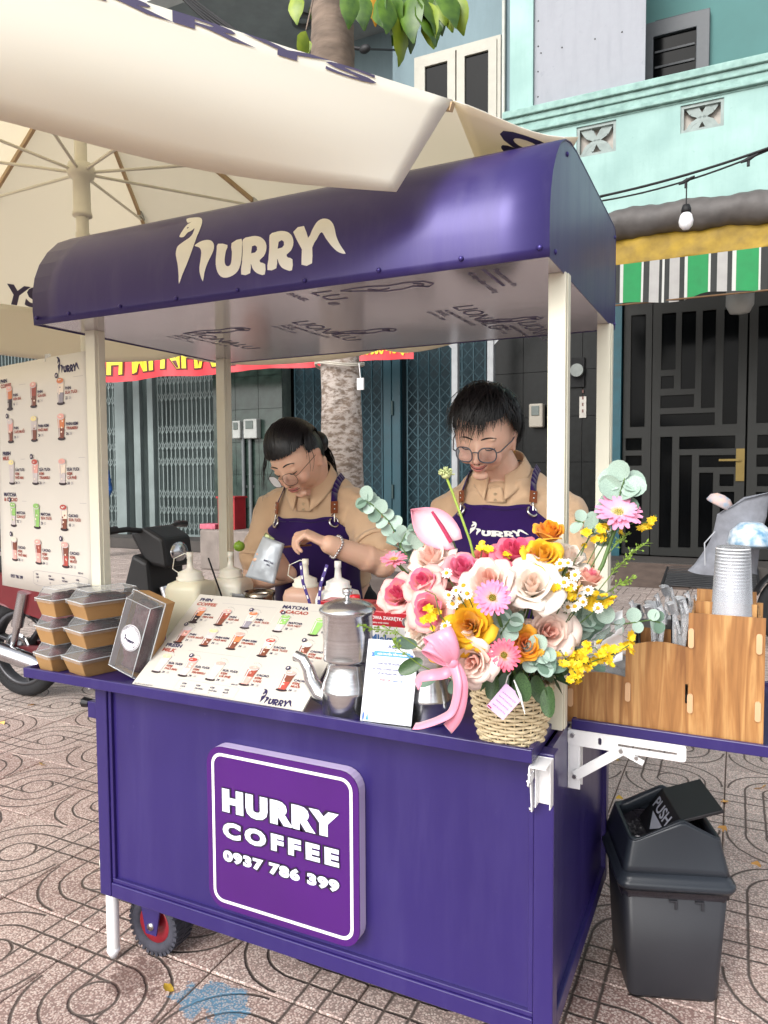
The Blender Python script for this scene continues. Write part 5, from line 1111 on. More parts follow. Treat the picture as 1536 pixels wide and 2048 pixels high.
tag(MB().tube([atY(500, 1082 + 90, .4), (.16, .42, 1.14), (.1, .37, 1.24)], .0028, 6).build('bar_spoon', M('black_steel', '#1c1c1e', .3, metal=.6)), 'thin dark bar spoon leaning before the pale syrup bottle', 'spoon') if False else tag(MB().tube([(.215, .43, ZC + .002), (.11, .4, 1.2)], .003, 6).ball((.215, .43, ZC + .008), (.01, .008, .005), 8, 6).build('bar_spoon', M('black_steel', '#1c1c1e', .3, metal=.6)), 'thin dark bar spoon leaning before the pale syrup bottle', 'spoon')
tag(MB().ball((.1, .585, ZC + .336), (.021, .021, .019), 14, 10).tube([(.1, .585, ZC + .352), (.1, .583, ZC + .357)], .003, 6).build('lime', M('lime_green', '#7d9f33', .4, var=.15, scale=30)), 'round green lime behind the two left squeeze bottles', 'lime')
pk_ = tag(MB().box((-.2, .5, ZC), (-.02, .72, ZC + .035)).build('packet', M('packet_pink', '#8c2748', .4, var=.35, scale=9)), 'crumpled dark pink packet behind the cake boxes', 'packet', )
# drinks organiser on the side shelf
def wood_material():
    m = newmat('wood_print'); n = m.node_tree.nodes; L = m.node_tree.links.new; b = P(m)
    tc = n.new('ShaderNodeTexCoord'); mp_ = n.new('ShaderNodeMapping'); mp_.inputs['Scale'].default_value = (1.6, 1.6, .12); L(tc.outputs['Object'], mp_.inputs[0])
    nz = n.new('ShaderNodeTexNoise'); nz.inputs['Scale'].default_value = 26; nz.inputs['Detail'].default_value = 6; nz.inputs['Distortion'].default_value = 1.1; L(mp_.outputs[0], nz.inputs['Vector'])
    n2 = n.new('ShaderNodeTexNoise'); n2.inputs['Scale'].default_value = 160; n2.inputs['Detail'].default_value = 3; L(mp_.outputs[0], n2.inputs['Vector'])
    r_ = n.new('ShaderNodeValToRGB'); e = r_.color_ramp.elements; e[0].position = .3; e[0].color = (*hx('#7c5029'), 1); e[1].position = .5; e[1].color = (*hx('#a0703f'), 1); x = e.new(.64); x.color = (*hx('#b98d58'), 1); L(nz.outputs[0], r_.inputs[0])
    mx = n.new('ShaderNodeMix'); mx.data_type = 'RGBA'; mx.blend_type = 'MULTIPLY'; mx.inputs[0].default_value = .3; L(r_.outputs[0], mx.inputs[6]); L(n2.outputs[0], mx.inputs[7]); 
    hv = n.new('ShaderNodeHueSaturation'); hv.inputs['Value'].default_value = 1.15; L(mx.outputs[2], hv.inputs['Color']); L(hv.outputs[0], b.inputs['Base Color']); b.inputs['Roughness'].default_value = .42; return m
WOOD = wood_material(); EDGE = M('board_edge', '#c9a27c', .7, var=.1)
og = thing('drinks_organiser', 'stepped wood-grain organiser box on the purple side shelf', 'organiser', (1.36, .22, .874))
OZ, OY0, OY1 = .8745, .218, .42; X0_, X1_, X2_, X3_ = 1.362, 1.498, 1.634, 1.79
def curve_top(xa, xb, za, zb): return [(xa + (xb - xa) * i / 6, za + (zb - za) * (i / 6) + .012 * math.sin(pi * i / 6)) for i in range(7)]
prof = [(X0_, OZ), (X3_, OZ), (X3_, 1.165), (X2_, 1.165)] + curve_top(X2_ - .0005, X1_, 1.085, 1.075) + curve_top(X1_ - .0005, X0_, 1.0, .985)
FO = lambda y: Matrix(((1, 0, 0, 0), (0, 0, 1, y), (0, 1, 0, 0), (0, 0, 0, 1)))
for y, n_ in ((OY0, 'front_panel'), (OY1, 'back_panel')):
    sl2 = [[(x - .003, z), (x + .003, z), (x + .003, z + .045), (x - .003, z + .045)] for x, z in ((X2_ - .002, .955),)]
    MB().prism(prof, .0045, FO(y), holes=[h[::-1] for h in sl2]).build(n_, WOOD, og)
for x, z, n_ in ((X0_ + .006, .985, 'side_panel'), (X1_ + .004, 1.072, 'divider'), (X2_ + .004, 1.16, 'divider'), (X3_ - .014, 1.16, 'side_panel')):
    d_ = MB().box((x, OY0 + .005, OZ), (x + .005, OY1 - .0005, z)).build(n_, WOOD, og)
    for zz in ((OZ + (z - OZ) * .35,) if x < X2_ else (OZ + .06, z - .075)) if x > X1_ or x < X1_ else ():
        MB().prism(rrect(x - .004, zz, x + .008, zz + .045, .0055, 4), .006, Matrix(((1, 0, 0, 0), (0, 0, -1, OY0 + .001), (0, 1, 0, 0), (0, 0, 0, 1)))).build('tab', EDGE, d_, bevel=.001)
for xa, xb, y, z in ((X1_ + .01, X2_, .33, 1.1), (X2_ + .01, X3_ - .016, .3, 1.18), (X2_ + .01, X3_ - .016, .36, 1.2)): MB().box((xa, y, OZ), (xb, y + .0045, z)).build('divider', WOOD, og)
MB().box((X0_ + .012, OY0 + .005, OZ + .002), (X3_ - .015, OY1 - .001, OZ + .006)).build('floor_board', WOOD, og)
# stack of clear cups, upside down, each a cup of its own
cg = 'clear cups stacked upside down'
def cup_mesh():
    mb = MB().lathe([(.0475, .0), (.0495, .003), (.0475, .006), (.0465, .006), (.0375, .2), (.0355, .206), (.03, .207), (.001, .206)], 32); return mb.mesh('cup', glass('cup_plastic', (.985, .985, .99), .065, .1))
cme = cup_mesh(); rme = MB().lathe([(.0476, .0005), (.0505, .003), (.0476, .0058)], 32).lathe([(.0372, .2), (.0378, .2015), (.0372, .203)], 32).mesh('rim', glass('cup_rim', (.9, .9, .94), .95))
cup_xy = (1.722, .312)
for k in range(13):
    c = tag(link('clear_cup', cme), 'clear plastic cup in the upside down stack on the organiser', 'cup', cg); c.location = (cup_xy[0] + R.uniform(-.001, .001), cup_xy[1], 1.012 + .0078 * k)
    r_ = link('rim', rme, c)
    r_.matrix_parent_inverse = Matrix()
c['label'] = 'topmost clear cup of the upside down stack on the organiser'
lp = MB(); wrapc = lambda p: V((cup_xy[0] + math.sin(p.x / .049) * .0492, cup_xy[1] - math.cos(p.x / .049) * .0492, p.z))
# straws and wrapped spoons in the middle bin, cutlery bag in the low bin
for k in range(30):
    x = R.uniform(1.512, 1.63); y = R.uniform(.235, .41); lean = (R.uniform(-.03, .03), R.uniform(-.02, .03)); h_ = R.uniform(1.11, 1.18)
    dk = k % 4 == 0
    s_ = MB().tube([(x, y, OZ + .008), (x + lean[0], y + lean[1], h_)], .0045 if dk else .006, 6)
    if not dk: s_.tube([(x + lean[0], y + lean[1], h_ - .01), (x + lean[0] - .008, y, h_ + .02), (x + lean[0] - .014, y - .003, h_ + .016)], [.012, .014, .004], 6, flat=.35)
    tag(s_.build('drinking_straw' if dk else 'wrapped_spoon', M('straw_black', '#1b1b1f', .3) if dk else glass('wrap_clear', (.97, .97, .98), .26, .12)), 'dark drinking straw standing in the middle bin of the organiser' if dk else 'clear wrapped spoon standing in the middle bin of the organiser', 'straw' if dk else 'spoon', 'straws in the organiser' if dk else 'wrapped spoons in the organiser')
cl_ = thing('clear_cup', 'single wide clear cup standing upright in the organiser behind the straws', 'cup', (1.545, .375, 1.0)); MB().lathe([(.001, .002), (.034, .002), (.046, .118), (.049, .12), (.046, .122), (.033, .006)], 28, local(cl_)).build('cup', CLEAR, cl_)
bgm = MB()
for k in range(9): 
    y = .24 + .018 * k; bgm.grid(lambda u, v: V((1.375 + .12 * u + .01 * v, y + .006 * math.sin(9 * u + k) + .03 * v, OZ + .01 + (.10 + .03 * math.sin(3 * u + k)) * v + .0)), 8, 4)
tag(bgm.build('cutlery_bags', glass('bag_clear', (.93, .94, .95), .28, .15), solid=.0006), 'clear plastic bags filed in the low bin of the organiser', 'bags')['kind'] = 'stuff'
# small things past the organiser on the shelf
tag(MB().box((1.86, .36, .8745), (1.99, .5, 1.13)).build('napkin_box', M('napkin_white', '#dfe0e0', .6, var=.03), bevel=.004), 'white napkin box at the far end of the side shelf', 'box')

# swing-top waste bin
bn_ = thing('waste_bin', 'dark grey swing top waste bin marked PUSH beside the cart', 'waste bin', (1.553, .678, 0), None, rad(19))
BIN = M('bin_plastic', '#2c2d32', .42, var=.06, scale=5, bump=.04, bscale=300); LIDM = M('lid_plastic', '#2b3037', .33, var=.06, scale=5, bump=.03, bscale=300); FLAP = M('flap_black', '#1d1d20', .45, var=.1)
Mn = local(bn_)
def rr(x, y, z, r=.02): return [Mn @ V((a, b, z)) for a, b in rrect(-x, -y, x, y, r, 4)]
def loft(mb, rings, cap0=True, cap1=True, mi=0, sm=True):
    n = len(rings[0]); vs = [p for r_ in rings for p in r_]; mb.add(vs, [(i * n + j, i * n + (j + 1) % n, (i + 1) * n + (j + 1) % n, (i + 1) * n + j) for i in range(len(rings) - 1) for j in range(n)], mi, sm)
    if cap0: mb.add(rings[0], [tuple(reversed(range(n)))], mi, False)
    if cap1: mb.add(rings[-1], [tuple(range(n))], mi, False)
    return mb
bh = .333
loft(MB(), [rr(.118, .118, .001), rr(.123, .123, .012), rr(.141, .14, bh, .022)], True, False).build('bin_body', BIN, bn_, solid=.003)
for x in (-.005, .065): MB().box((x, -.1455, bh - .055), (x + .006, -.138, bh - .035), M=Mn).box((x - .016, -.1455, bh - .035), (x + .006, -.1385, bh - .03), M=Mn).build('rib', BIN, bn_)
def bagf(u, v):
    o = rrect(-.1425, -.1415, .1425, .1415, .024, 8); n = len(o); i = int(round(u * n)) % n; x, y = o[i]; k = 1 + (.03 + .045 * noise.noise((u * 26, v * 3, 0)) - .03 * v)
    return Mn @ V((x * k, y * k, bh + .012 - v * (.042 + .02 * noise.noise((u * 9, 5, 0)))))
MB().grid(bagf, 36, 9).build('bin_liner', M('liner_black', '#211f25', .28, var=.2, coat=.2, bump=.5, bscale=45), bn_)
lz = bh + .008
loft(MB(), [rr(.154, .152, lz - .012, .03), rr(.16, .158, lz, .032), rr(.158, .156, lz + .012, .03), rr(.152, .15, lz + .014, .03), rr(.152, .15, lz + .021, .03), rr(.146, .144, lz + .023, .028), rr(.144, .142, lz + .034, .028)], False, False).build('lid_skirt', LIDM, bn_, solid=.003)
hz0, hz1, hpk = lz + .034, lz + .115, lz + .175; A_, B_2 = .124, .12
def hood_ring(k):
    a, b = .142 + (A_ - .142) * k, .102 + (B_2 - .102) * k
    return [Mn @ V((x, y, hz0 + (hz1 - hz0) * k + (hpk - hz1) * k ** 2 * max(0, 1 - abs(x - .02) / a))) for x, y in _dense(rrect(-a, -b, a, b, .022 - .006 * k, 4))]
def _dense(l):
    o = []
    for (x, y), (c, d) in zip(l, l[1:] + l[:1]):
        n_ = max(1, int(math.hypot(c - x, d - y) / .012)); o += [(x + (c - x) * i / n_, y + (d - y) * i / n_) for i in range(n_)]
    return o
_ref = _dense(rrect(-A_, -B_2, A_, B_2, .016, 4))
def hood_ring(k):
    fx_, fy_ = (.144 + (A_ - .144) * k) / A_, (.142 + (B_2 - .142) * k) / B_2
    return [Mn @ V((x * fx_, y * fy_, hz0 + (hz1 - hz0) * k + (hpk - hz1) * k ** 2 * max(0, 1 - abs(x - .02) / A_))) for x, y in _ref]
loft(MB(), [hood_ring(k) for k in (0, .2, .4, .6, .8, .95, 1.0)], False, False).build('hood', LIDM, bn_, solid=.003)
def inner(f, g, dz): return [Mn @ V((x * f, y * g, hz1 + dz + (hpk - hz1) * max(0, 1 - abs(x - .02) / A_))) for x, y in _ref]
loft(MB(), [inner(1, 1, .001), inner(.985, .98, .004), inner(.9, .88, .003), inner(.885, .86, -.004), inner(.885, .86, -.03)], False, False).build('opening_rim', LIDM, bn_, solid=.002)
loft(MB(), [[V((p.x, p.y, hz1 - .012)) for p in inner(.9, .88, 0)], [V((p.x, p.y, .1)) for p in inner(.85, .85, 0)]], False, True).build('inner_liner', MATS['liner_black'], bn_, solid=.001)
fa = rad(-36); Mf = Mn @ Matrix.Translation((.018, 0, hpk - .004)) @ Matrix.Rotation(fa, 4, 'Y')
def fp(x, y): return Mf @ V((x, y, -abs(x) * .33))
fl = MB(); ys = (-.104, .104); xs = (-.11, 0, .112); fl.add([fp(x, y) for x in xs for y in ys], [(0, 2, 3, 1), (2, 4, 5, 3)], 0, False)
fo = fl.build('flap', FLAP, bn_, solid=.01, bevel=.002)
pl_ = MB(); a = (fp(-.05, -.06) - fp(-.05, .06)).normalized(); dd = (fp(-.08, 0) - fp(-.02, 0)).normalized(); nn = dd.cross(a)
if nn.z < 0: nn = -nn
letter(pl_, 'PUSH', fp(-.05, .08) + nn * .002, a, -dd, .036, width=.14, bold=.02)
pl_.add([p + nn * .002 for p in (fp(-.058, .055), fp(-.058, -.055), fp(-.095, 0))], [(0, 2, 1)], 0)
pl_.build('push_print', M('print_silver', '#b9bcc6', .5), fo)
tag(MB().ball(Mn @ V((-.085, -.045, hz1 - .045)), (.016, .016, .022)).build('cup_scrap', M('scrap_white', '#d9d2d4', .5, var=.3, scale=40)), 'crumpled pale cup just inside the waste bin opening', 'litter')

# fallen leaves on the paving
fl_me = []
for col, k in (('#d9a860', 0), ('#c7a23a', 1), ('#b98a4a', 2)): fl_me.append(leaf_mb(.13, .05, 0).mesh('leaf', M('fallen_leaf_%s' % 'abc'[k], col, .7, var=.15, scale=30)))
for i, (x, y, s_, k, l) in enumerate(((10, 1443, 1.0, 0, 'large tan fallen leaf near the left edge of the paving'), (66, 1408, .5, 2, 'small curled brown leaf beside the motorbike wheel'), (80, 1527, .45, 1, 'narrow yellow leaf lying across a tile joint'), (328, 1967, .3, 1, 'tiny yellow leaf scrap near the cart wheel'), (1532, 1571, .9, 0, 'tan leaf at the right edge behind the bin'), (1452, 1604, .35, 0, 'small yellow leaf on the joint behind the bin'), (1452, 1652, .4, 2, 'thin dry twig-like leaf right of the bin lid'), (1220, 1512, .4, 1, 'pale yellow leaf right beside the cart under the bracket'), (1238, 1590, .3, 1, 'yellow leaf crumb left of the bin lid'), (1515, 1722, .35, 2, 'brown leaf bit at the right of the bin'))):
    p = atZ(x, y, .012); o = tag(link('fallen_leaf', fl_me[k]), l, 'leaf'); o.location = p; o.scale = (s_,) * 3; o.rotation_euler = (rad(80 + R.uniform(-8, 8)), R.uniform(-.2, .2), R.uniform(0, 6.3)); o['group'] = 'fallen leaves'
# ------------------------------------------------------------------ basket of flowers on the counter corner
BC = V((1.278, .018, ZC + .0015))
fb = thing('flower_basket', 'wicker basket full of roses and gerberas with pink ribbon on the counter corner', 'flower basket', BC)
WICK = M('wicker', '#d3bf98', .6, var=.14, scale=30, col2='#e3d3b0')
PET = {}
def petal_mat(name):
    """petal skin: colour comes from each flower's own painted petals, with a little light passing through"""
    m = newmat(name); n = m.node_tree.nodes; L = m.node_tree.links.new; b = P(m)
    at_ = n.new('ShaderNodeAttribute'); at_.attribute_name = 'hue'; tc = n.new('ShaderNodeTexCoord'); nz = n.new('ShaderNodeTexNoise'); nz.inputs['Scale'].default_value = 55; nz.inputs['Detail'].default_value = 3; L(tc.outputs['Object'], nz.inputs[0])
    mr = n.new('ShaderNodeMapRange'); mr.inputs[3].default_value = .92; mr.inputs[4].default_value = 1.06; L(nz.outputs[0], mr.inputs[0])
    vm = n.new('ShaderNodeVectorMath'); vm.operation = 'SCALE'; L(at_.outputs['Color'], vm.inputs[0]); L(mr.outputs[0], vm.inputs['Scale']); L(vm.outputs[0], b.inputs['Base Color'])
    b.inputs['Roughness'].default_value = .62; b.inputs['Sheen Weight'].default_value = .15
    t = n.new('ShaderNodeBsdfTranslucent'); L(vm.outputs[0], t.inputs[0]); mx = n.new('ShaderNodeMixShader'); mx.inputs[0].default_value = .22; L(b.outputs[0], mx.inputs[1]); L(t.outputs[0], mx.inputs[2]); L(mx.outputs[0], n['Material Output'].inputs[0]); return m
PETM = petal_mat('petal')
class CB(MB):
    """mesh with a colour per vertex"""
    def __init__(s): super().__init__(); s.c = []
    def addc(s, vs, fs, cs): s.add(vs, fs, 0, True); s.c += list(cs); return s
    def mesh(s, name, mats):
        me = super().mesh(name, mats); ca = me.color_attributes.new('hue', 'FLOAT_COLOR', 'POINT')
        ca.data.foreach_set('color', [x for c in s.c for x in (*c, 1)]); return me
mixc = lambda a, b, t: tuple(a[i] + (b[i] - a[i]) * max(0, min(1, t)) for i in range(3))
def petal_geo(cb, Mx, r0, h, spread, lean, curl, base, edge, nu=8, nv=6, ep=2.5, wob=0, seed=0):
    vs, cs = [], []
    for i in range(nv + 1):
        v = i / nv
        for j in range(nu + 1):
            u = 2 * j / nu - 1
            wd = spread * (math.sin(pi * min(1, v * .62 + .2)) ** .7)
            vv = v * (1 - .16 * abs(u) ** 2.4) * h
            a = u * wd; rr_ = r0 * (.3 + .7 * math.sin(min(1, v * 1.15) * pi / 2)) + lean * v * v + curl * max(0, v - .72) ** 1.5 * 3.2
            z = vv - curl * max(0, v - .78) ** 1.6 * 4.0 - lean * .35 * v * v
            k = wob * noise.noise((u * 1.7 + seed, v * 2.1, seed * 3.3)); rr_ += k; z += k * .5 + (.06 * h * (1 - abs(u)) * v ** 6 if curl > 0 else 0)
            vs.append(Mx @ V((math.cos(a) * rr_, math.sin(a) * rr_, z))); cs.append(mixc(base, edge, (max(v, abs(u) * .9 * v + .1)) ** ep))
    w_ = nu + 1; cb.addc(vs, [(i * w_ + j, i * w_ + j + 1, (i + 1) * w_ + j + 1, (i + 1) * w_ + j) for i in range(nv) for j in range(nu)], cs)
GREENP = M('stem_green', '#4f6b35', .5, var=.2, scale=20)
def frame(p, d):
    d = V(d).normalized(); x = d.cross(V((0, 0, 1)));  x = V((1, 0, 0)) if x.length < .05 else x.normalized(); y = d.cross(x)
    return Matrix(((x.x, y.x, d.x, p.x), (x.y, y.y, d.y, p.y), (x.z, y.z, d.z, p.z), (0, 0, 0, 1)))
STEMROOT = BC + V((0, 0, .07))
stems = MB()
def stem_to(p, r=.0025, mb=None):
    a = STEMROOT + V((R.uniform(-.04, .04), R.uniform(-.04, .04), 0)); m_ = a.lerp(p, .5) + V((0, 0, .015)); (mb or stems).tube([a, m_, p], r, 5)
def rose(p, d, rad_, cin, cmid, cout, openness=.6, edge=None, seed=0):
    Mx = frame(p, d) @ Matrix.Rotation(seed * 1.3, 4, 'Z') @ Matrix.Translation((0, 0, -rad_ * .75)); s = rad_
    core = CB(); n_in, n_mid, n_out = 7, 7, 6 if openness > .3 else 4
    edge = edge or cmid
    for k in range(n_in):
        t = k / n_in; petal_geo(core, Mx @ Matrix.Rotation(k * 2.4, 4, 'Z') @ Matrix.Rotation(.12 * (1 - t), 4, 'X'), s * (.10 + .26 * t), s * (1.22 - .1 * t), 1.5 - .3 * t, -.02 * s, .10 * s * t, cin, mixc(cin, edge, .4), nu=8, nv=5, wob=.05 * s, seed=seed + k)
    r_ = None
    ps = []
    for k in range(n_mid):
        t = k / n_mid; petal_geo(core, Mx @ Matrix.Rotation(k * 2.4 + .5, 4, 'Z'), s * (.38 + .2 * t), s * (1.16 - .14 * t), 1.15, s * openness * (.05 + .2 * t), s * (.12 + .2 * openness * t), cmid, edge, nu=8, nv=6, wob=.09 * s, seed=seed + 10 + k)
    r_ = core.build('rose', PETM, fb)
    for k in range(n_out):
        t = k / n_out; pm_ = CB(); petal_geo(pm_, Mx @ Matrix.Rotation(k * 2.4 + .2 + R.uniform(-.2, .2), 4, 'Z'), s * (.58 + .12 * t), s * (1.02 - .16 * t), 1.0 - .12 * t, s * openness * (.3 + .38 * t), s * (.28 + .3 * openness), mixc(cmid, cout, .35), mixc(edge, cout, .6), nu=9, nv=7, ep=2, wob=.13 * s, seed=seed + 30 + k)
        pm_.build('petal', PETM, r_, solid=.0006, off=0)
    cal = MB(); Mc = Mx
    for k in range(5):
        M5 = Mc @ Matrix.Rotation(k * 1.257, 4, 'Z'); cal.add([M5 @ V(q) for q in ((s * .15, -s * .12, .02 * s), (s * .15, s * .12, .02 * s), (s * .6, 0, s * .25))], [(0, 1, 2)], 0, True)
    cal.lathe([(.001, -s * .3), (s * .16, -s * .2), (s * .22, 0), (s * .3, s * .1)], 10, Mx); cal.build('calyx', GREENP, r_)
    stem_to(Mx @ V((0, 0, -s * .25))); return r_
VIEW = lambda p: (CAM - p).normalized()
C_ = lambda s: hx(s)
def place(x, y, dep): return at(x, y, dep)
def face(p, up=.35, side=0.0, out=.45):
    o = (p - (BC + V((0, 0, .2)))).normalized(); return (VIEW(p) * (1 - out) + o * out + V((0, 0, up)) + _r * side).normalized()
WH = ('#f6dccb', '#f7ece0', '#fbf3ea'); BL_ = ('#f0b9a8', '#f6ddd0', '#f9ebe2'); PKR = ('#e0457f', '#e9809f', '#f2b7ae'); HOT = ('#d83b6c', '#e8577f', '#f28a98'); YEL = ('#e2a412', '#eeb816', '#f6ca2c'); ORG = ('#e88a12', '#efa01c', '#f4b53a'); PEA = ('#e1527f', '#f2b9a8', '#f6dcc6'); COR = ('#e8667a', '#ee8a80', '#f2ae92')
ROSES = [(862, 1112, 44, 1.63, BL_, .7, .5), (925, 1135, 41, 1.56, PKR, .5, .3), (972, 1112, 34, 1.67, COR, .5, .4), (1030, 1101, 44, 1.56, HOT, .6, .35), (1087, 1108, 40, 1.53, YEL, .6, .25), (1140, 1112, 40, 1.65, WH, .7, .4), (1098, 1060, 38, 1.61, ORG, .25, .7), (978, 1160, 50, 1.5, BL_, .7, .2), (1066, 1168, 55, 1.485, WH, .75, .2), (796, 1186, 42, 1.6, PEA, .5, .1), (846, 1163, 40, 1.56, PEA, .7, .3), (858, 1218, 46, 1.52, PEA, .8, .0), (937, 1250, 50, 1.46, YEL, .7, .0), (1098, 1264, 50, 1.51, BL_, .8, .0), (1052, 1288, 40, 1.47, ORG, .4, .1), (944, 1322, 46, 1.45, BL_, .8, -.2), (872, 1300, 26, 1.53, ORG, .4, -.1), (1180, 1152, 34, 1.56, PEA, .12, 1.2), (832, 1262, 36, 1.6, WH, .6, -.1), (1010, 1232, 40, 1.6, WH, .6, .1), (905, 1200, 40, 1.62, PEA, .6, .1), (1130, 1200, 40, 1.65, YEL, .6, .1)]
for i, (x, y, rp_, dep, cs, op, up) in enumerate(ROSES):
    p = place(x, y, dep); rose(p, face(p, up, R.uniform(-.15, .15)), rp_ * dep / FPX * .95, C_(cs[0]), C_(cs[1]), C_(cs[2]), op, C_('#ee6f98') if cs is PEA and op > .2 else None, seed=i * 1.7)
# gerberas
def strap_petal(l, w_, c0, c1):
    cb = CB(); vs, cs = [], []
    for i in range(6):
        t = i / 5
        for j in (-1, 0, 1): vs.append(V((l * (.25 + .75 * t), j * w_ * (math.sin(pi * (t * .8 + .12)) ** .6) * .5, .06 * l * math.sin(t * 2.6) + (.05 * w_ if j else -.02 * w_)))); cs.append(mixc(c0, c1, t))
    return cb.addc(vs, [(i * 3 + j, i * 3 + j + 3, i * 3 + j + 4, i * 3 + j + 1) for i in range(5) for j in (0, 1)], cs)
def gerbera(p, d, r_, c0, c1, cc, n=20):
    Mx = frame(p, d); ct = CB(); q = []
    def col(t): return mixc(C_('#b9a032'), C_(cc), t)
    for k in range(70):
        t = (k / 70) ** .5; a = k * 2.4; pp_ = Mx @ V((math.cos(a) * r_ * .36 * t, math.sin(a) * r_ * .36 * t, r_ * (.1 - .05 * t))); s_ = r_ * .045
        ct.addc([pp_ + (Mx.to_3x3() @ V(v)) * s_ for v in ((1, 0, 0), (-.5, .87, 0), (-.5, -.87, 0), (0, 0, 2.2))], [(0, 1, 3), (1, 2, 3), (2, 0, 3)], [col(t)] * 4)
    g = ct.build('gerbera', PETM, fb); me = strap_petal(r_, r_ * .27, C_(c0), C_(c1)).mesh('petal', PETM); me2 = strap_petal(r_ * .8, r_ * .22, C_(c0), C_(c1)).mesh('petal', PETM)
    for ring, (m_, tl) in enumerate(((me, -.06), (me2, -.28))):
        for k in range(n):
            o = link('petal', m_, g); o.matrix_parent_inverse = Matrix(); o.parent = g
            W_m = Mx @ Matrix.Rotation(2 * pi * (k + .5 * ring) / n + R.uniform(-.06, .06), 4, 'Z') @ Matrix.Rotation(tl + R.uniform(-.14, .14), 4, 'Y')
            o.matrix_parent_inverse = g.matrix_basis.inverted() @ fb.matrix_basis.inverted() if False else Matrix(); o.matrix_basis = W_m
            o.parent = g; o.matrix_parent_inverse = (fb.matrix_basis @ fb.matrix_basis.inverted() @ g.matrix_basis).inverted() if False else Matrix.Identity(4)
            o['_w'] = 0
    return g, Mx
gb_list = [(985, 1196, 38, 1.42, .15, '#f5b9cb', '#ee7fae', '#e6c84a'), (1237, 1026, 47, 1.62, .55, '#f7c3d6', '#f19cc4', '#efe3a0'), (1008, 1310, 34, 1.44, -.1, '#f2a4ae', '#e8607f', '#e2bb4a'), (788, 1120, 28, 1.64, 1.5, '#f5a9b9', '#ea7d9c', '#d9b04a')]
for x, y, r_, dep, up, c0, c1, cc in gb_list:
    p = place(x, y, dep); g, Mx = gerbera(p, face(p, up, 0, .25), r_ * dep / FPX, c0, c1, cc)
    (stems.tube([p, Mx @ V((0, 0, -.05)), place(1205, 1130, 1.6), STEMROOT + V((.04, 0, .05))], .0045, 8) if x == 1237 else stem_to(p, .004))
    MB().lathe([(.001, -.006), (.008, -.004), (r_ * dep / FPX * .35, .001)], 12, Mx).build('calyx', GREENP, g)
# chamomile daisies, each with its own petals
dz = CB(); 
def daisy(p, d, r_):
    cb = CB(); Mx = frame(p, d)
    for k in range(12):
        M5 = Mx @ Matrix.Rotation(k * pi / 6 + R.uniform(-.1, .1), 4, 'Z') @ Matrix.Rotation(R.uniform(-.1, .25), 4, 'Y'); w_ = r_ * .2
        cb.addc([M5 @ V(q) for q in ((r_ * .28, -w_ * .6, 0), (r_ * .7, -w_, .03 * r_), (r_, 0, 0), (r_ * .7, w_, .03 * r_), (r_ * .28, w_ * .6, 0))], [(0, 1, 2, 3, 4)], [C_('#f5f3ec')] * 5)
    n = 8
    for i in range(3):
        t0, t1 = i / 3 * pi / 2, (i + 1) / 3 * pi / 2
        cb.addc([Mx @ V((r_ * .36 * math.cos(t) * math.cos(2 * pi * j / n), r_ * .36 * math.cos(t) * math.sin(2 * pi * j / n), r_ * .3 * math.sin(t))) for t in (t0, t1) for j in range(n)], [(j, (j + 1) % n, n + (j + 1) % n, n + j) for j in range(n)], [C_('#d9a81c')] * 16)
    o = cb.build('daisy', PETM, fb); stem_to(p, .0012)
for x, y in ((912, 1181), (927, 1171), (919, 1197), (897, 1190), (905, 1208), (934, 1187), (1120, 1127), (1136, 1126), (1143, 1171), (1160, 1192), (1150, 1213), (1166, 1204), (1196, 1216), (1176, 1180), (1136, 1214), (1150, 1150), (890, 1252), (868, 1285), (1128, 1165), (893, 1146)):
    p = place(x, y, 1.455 + R.uniform(-.015, .02) + (.04 if x > 1100 else 0)); daisy(p, (VIEW(p) + V((R.uniform(-.6, .6), 0, R.uniform(-.1, .9)))).normalized(), R.uniform(.011, .0145))
# oncidium sprays: small ruffled yellow blooms on thin stalks
YB_ = M('bloom_yellow', '#e8bd16', .5, var=.15, scale=60, col2='#f3d02e')
def bloom_mesh(seed):
    rr_ = random.Random(seed); mb = MB()
    for k in range(6):
        a = k * 1.05 + rr_.uniform(-.2, .2); l = rr_.uniform(.7, 1.2); M5 = Matrix.Rotation(a, 4, 'Z') @ Matrix.Rotation(-rr_.uniform(.1, .9), 4, 'Y')
        mb.add([M5 @ V(q) for q in ((0, 0, 0), (l * .5, -l * .42, .1), (l, -l * .25, -.05), (l * .85, 0, .12), (l, l * .28, -.05), (l * .5, l * .42, .1))], [(0, 1, 2, 3), (0, 3, 4, 5)], 0, True)
    return mb.mesh('bloom', YB_)
BMS = [bloom_mesh(k) for k in range(4)]
sprays = [([(1120, 1330), (1180, 1325), (1235, 1305), (1258, 1290)], 1.5, 22, 24), ([(1130, 1300), (1190, 1295), (1225, 1335)], 1.52, 16, 22), ([(1120, 1300), (1150, 1345), (1165, 1360)], 1.48, 12, 16), ([(1130, 1150), (1165, 1195), (1205, 1200), (1225, 1190)], 1.54, 16, 20), ([(1110, 1150), (1120, 1170), (1135, 1195)], 1.5, 10, 14), ([(1150, 1120), (1185, 1065), (1200, 1045), (1215, 1090)], 1.64, 9, 22), ([(1205, 1070), (1270, 1045), (1310, 1045), (1312, 1030)], 1.65, 6, 14), ([(960, 1120), (966, 1095), (980, 1098), (1000, 1110)], 1.6, 5, 12), ([(870, 1270), (858, 1240), (862, 1225)], 1.48, 8, 14), ([(1000, 1120), (1040, 1115), (1060, 1125)], 1.57, 8, 16), ([(880, 1230), (870, 1190), (850, 1180)], 1.46, 0, 8)]
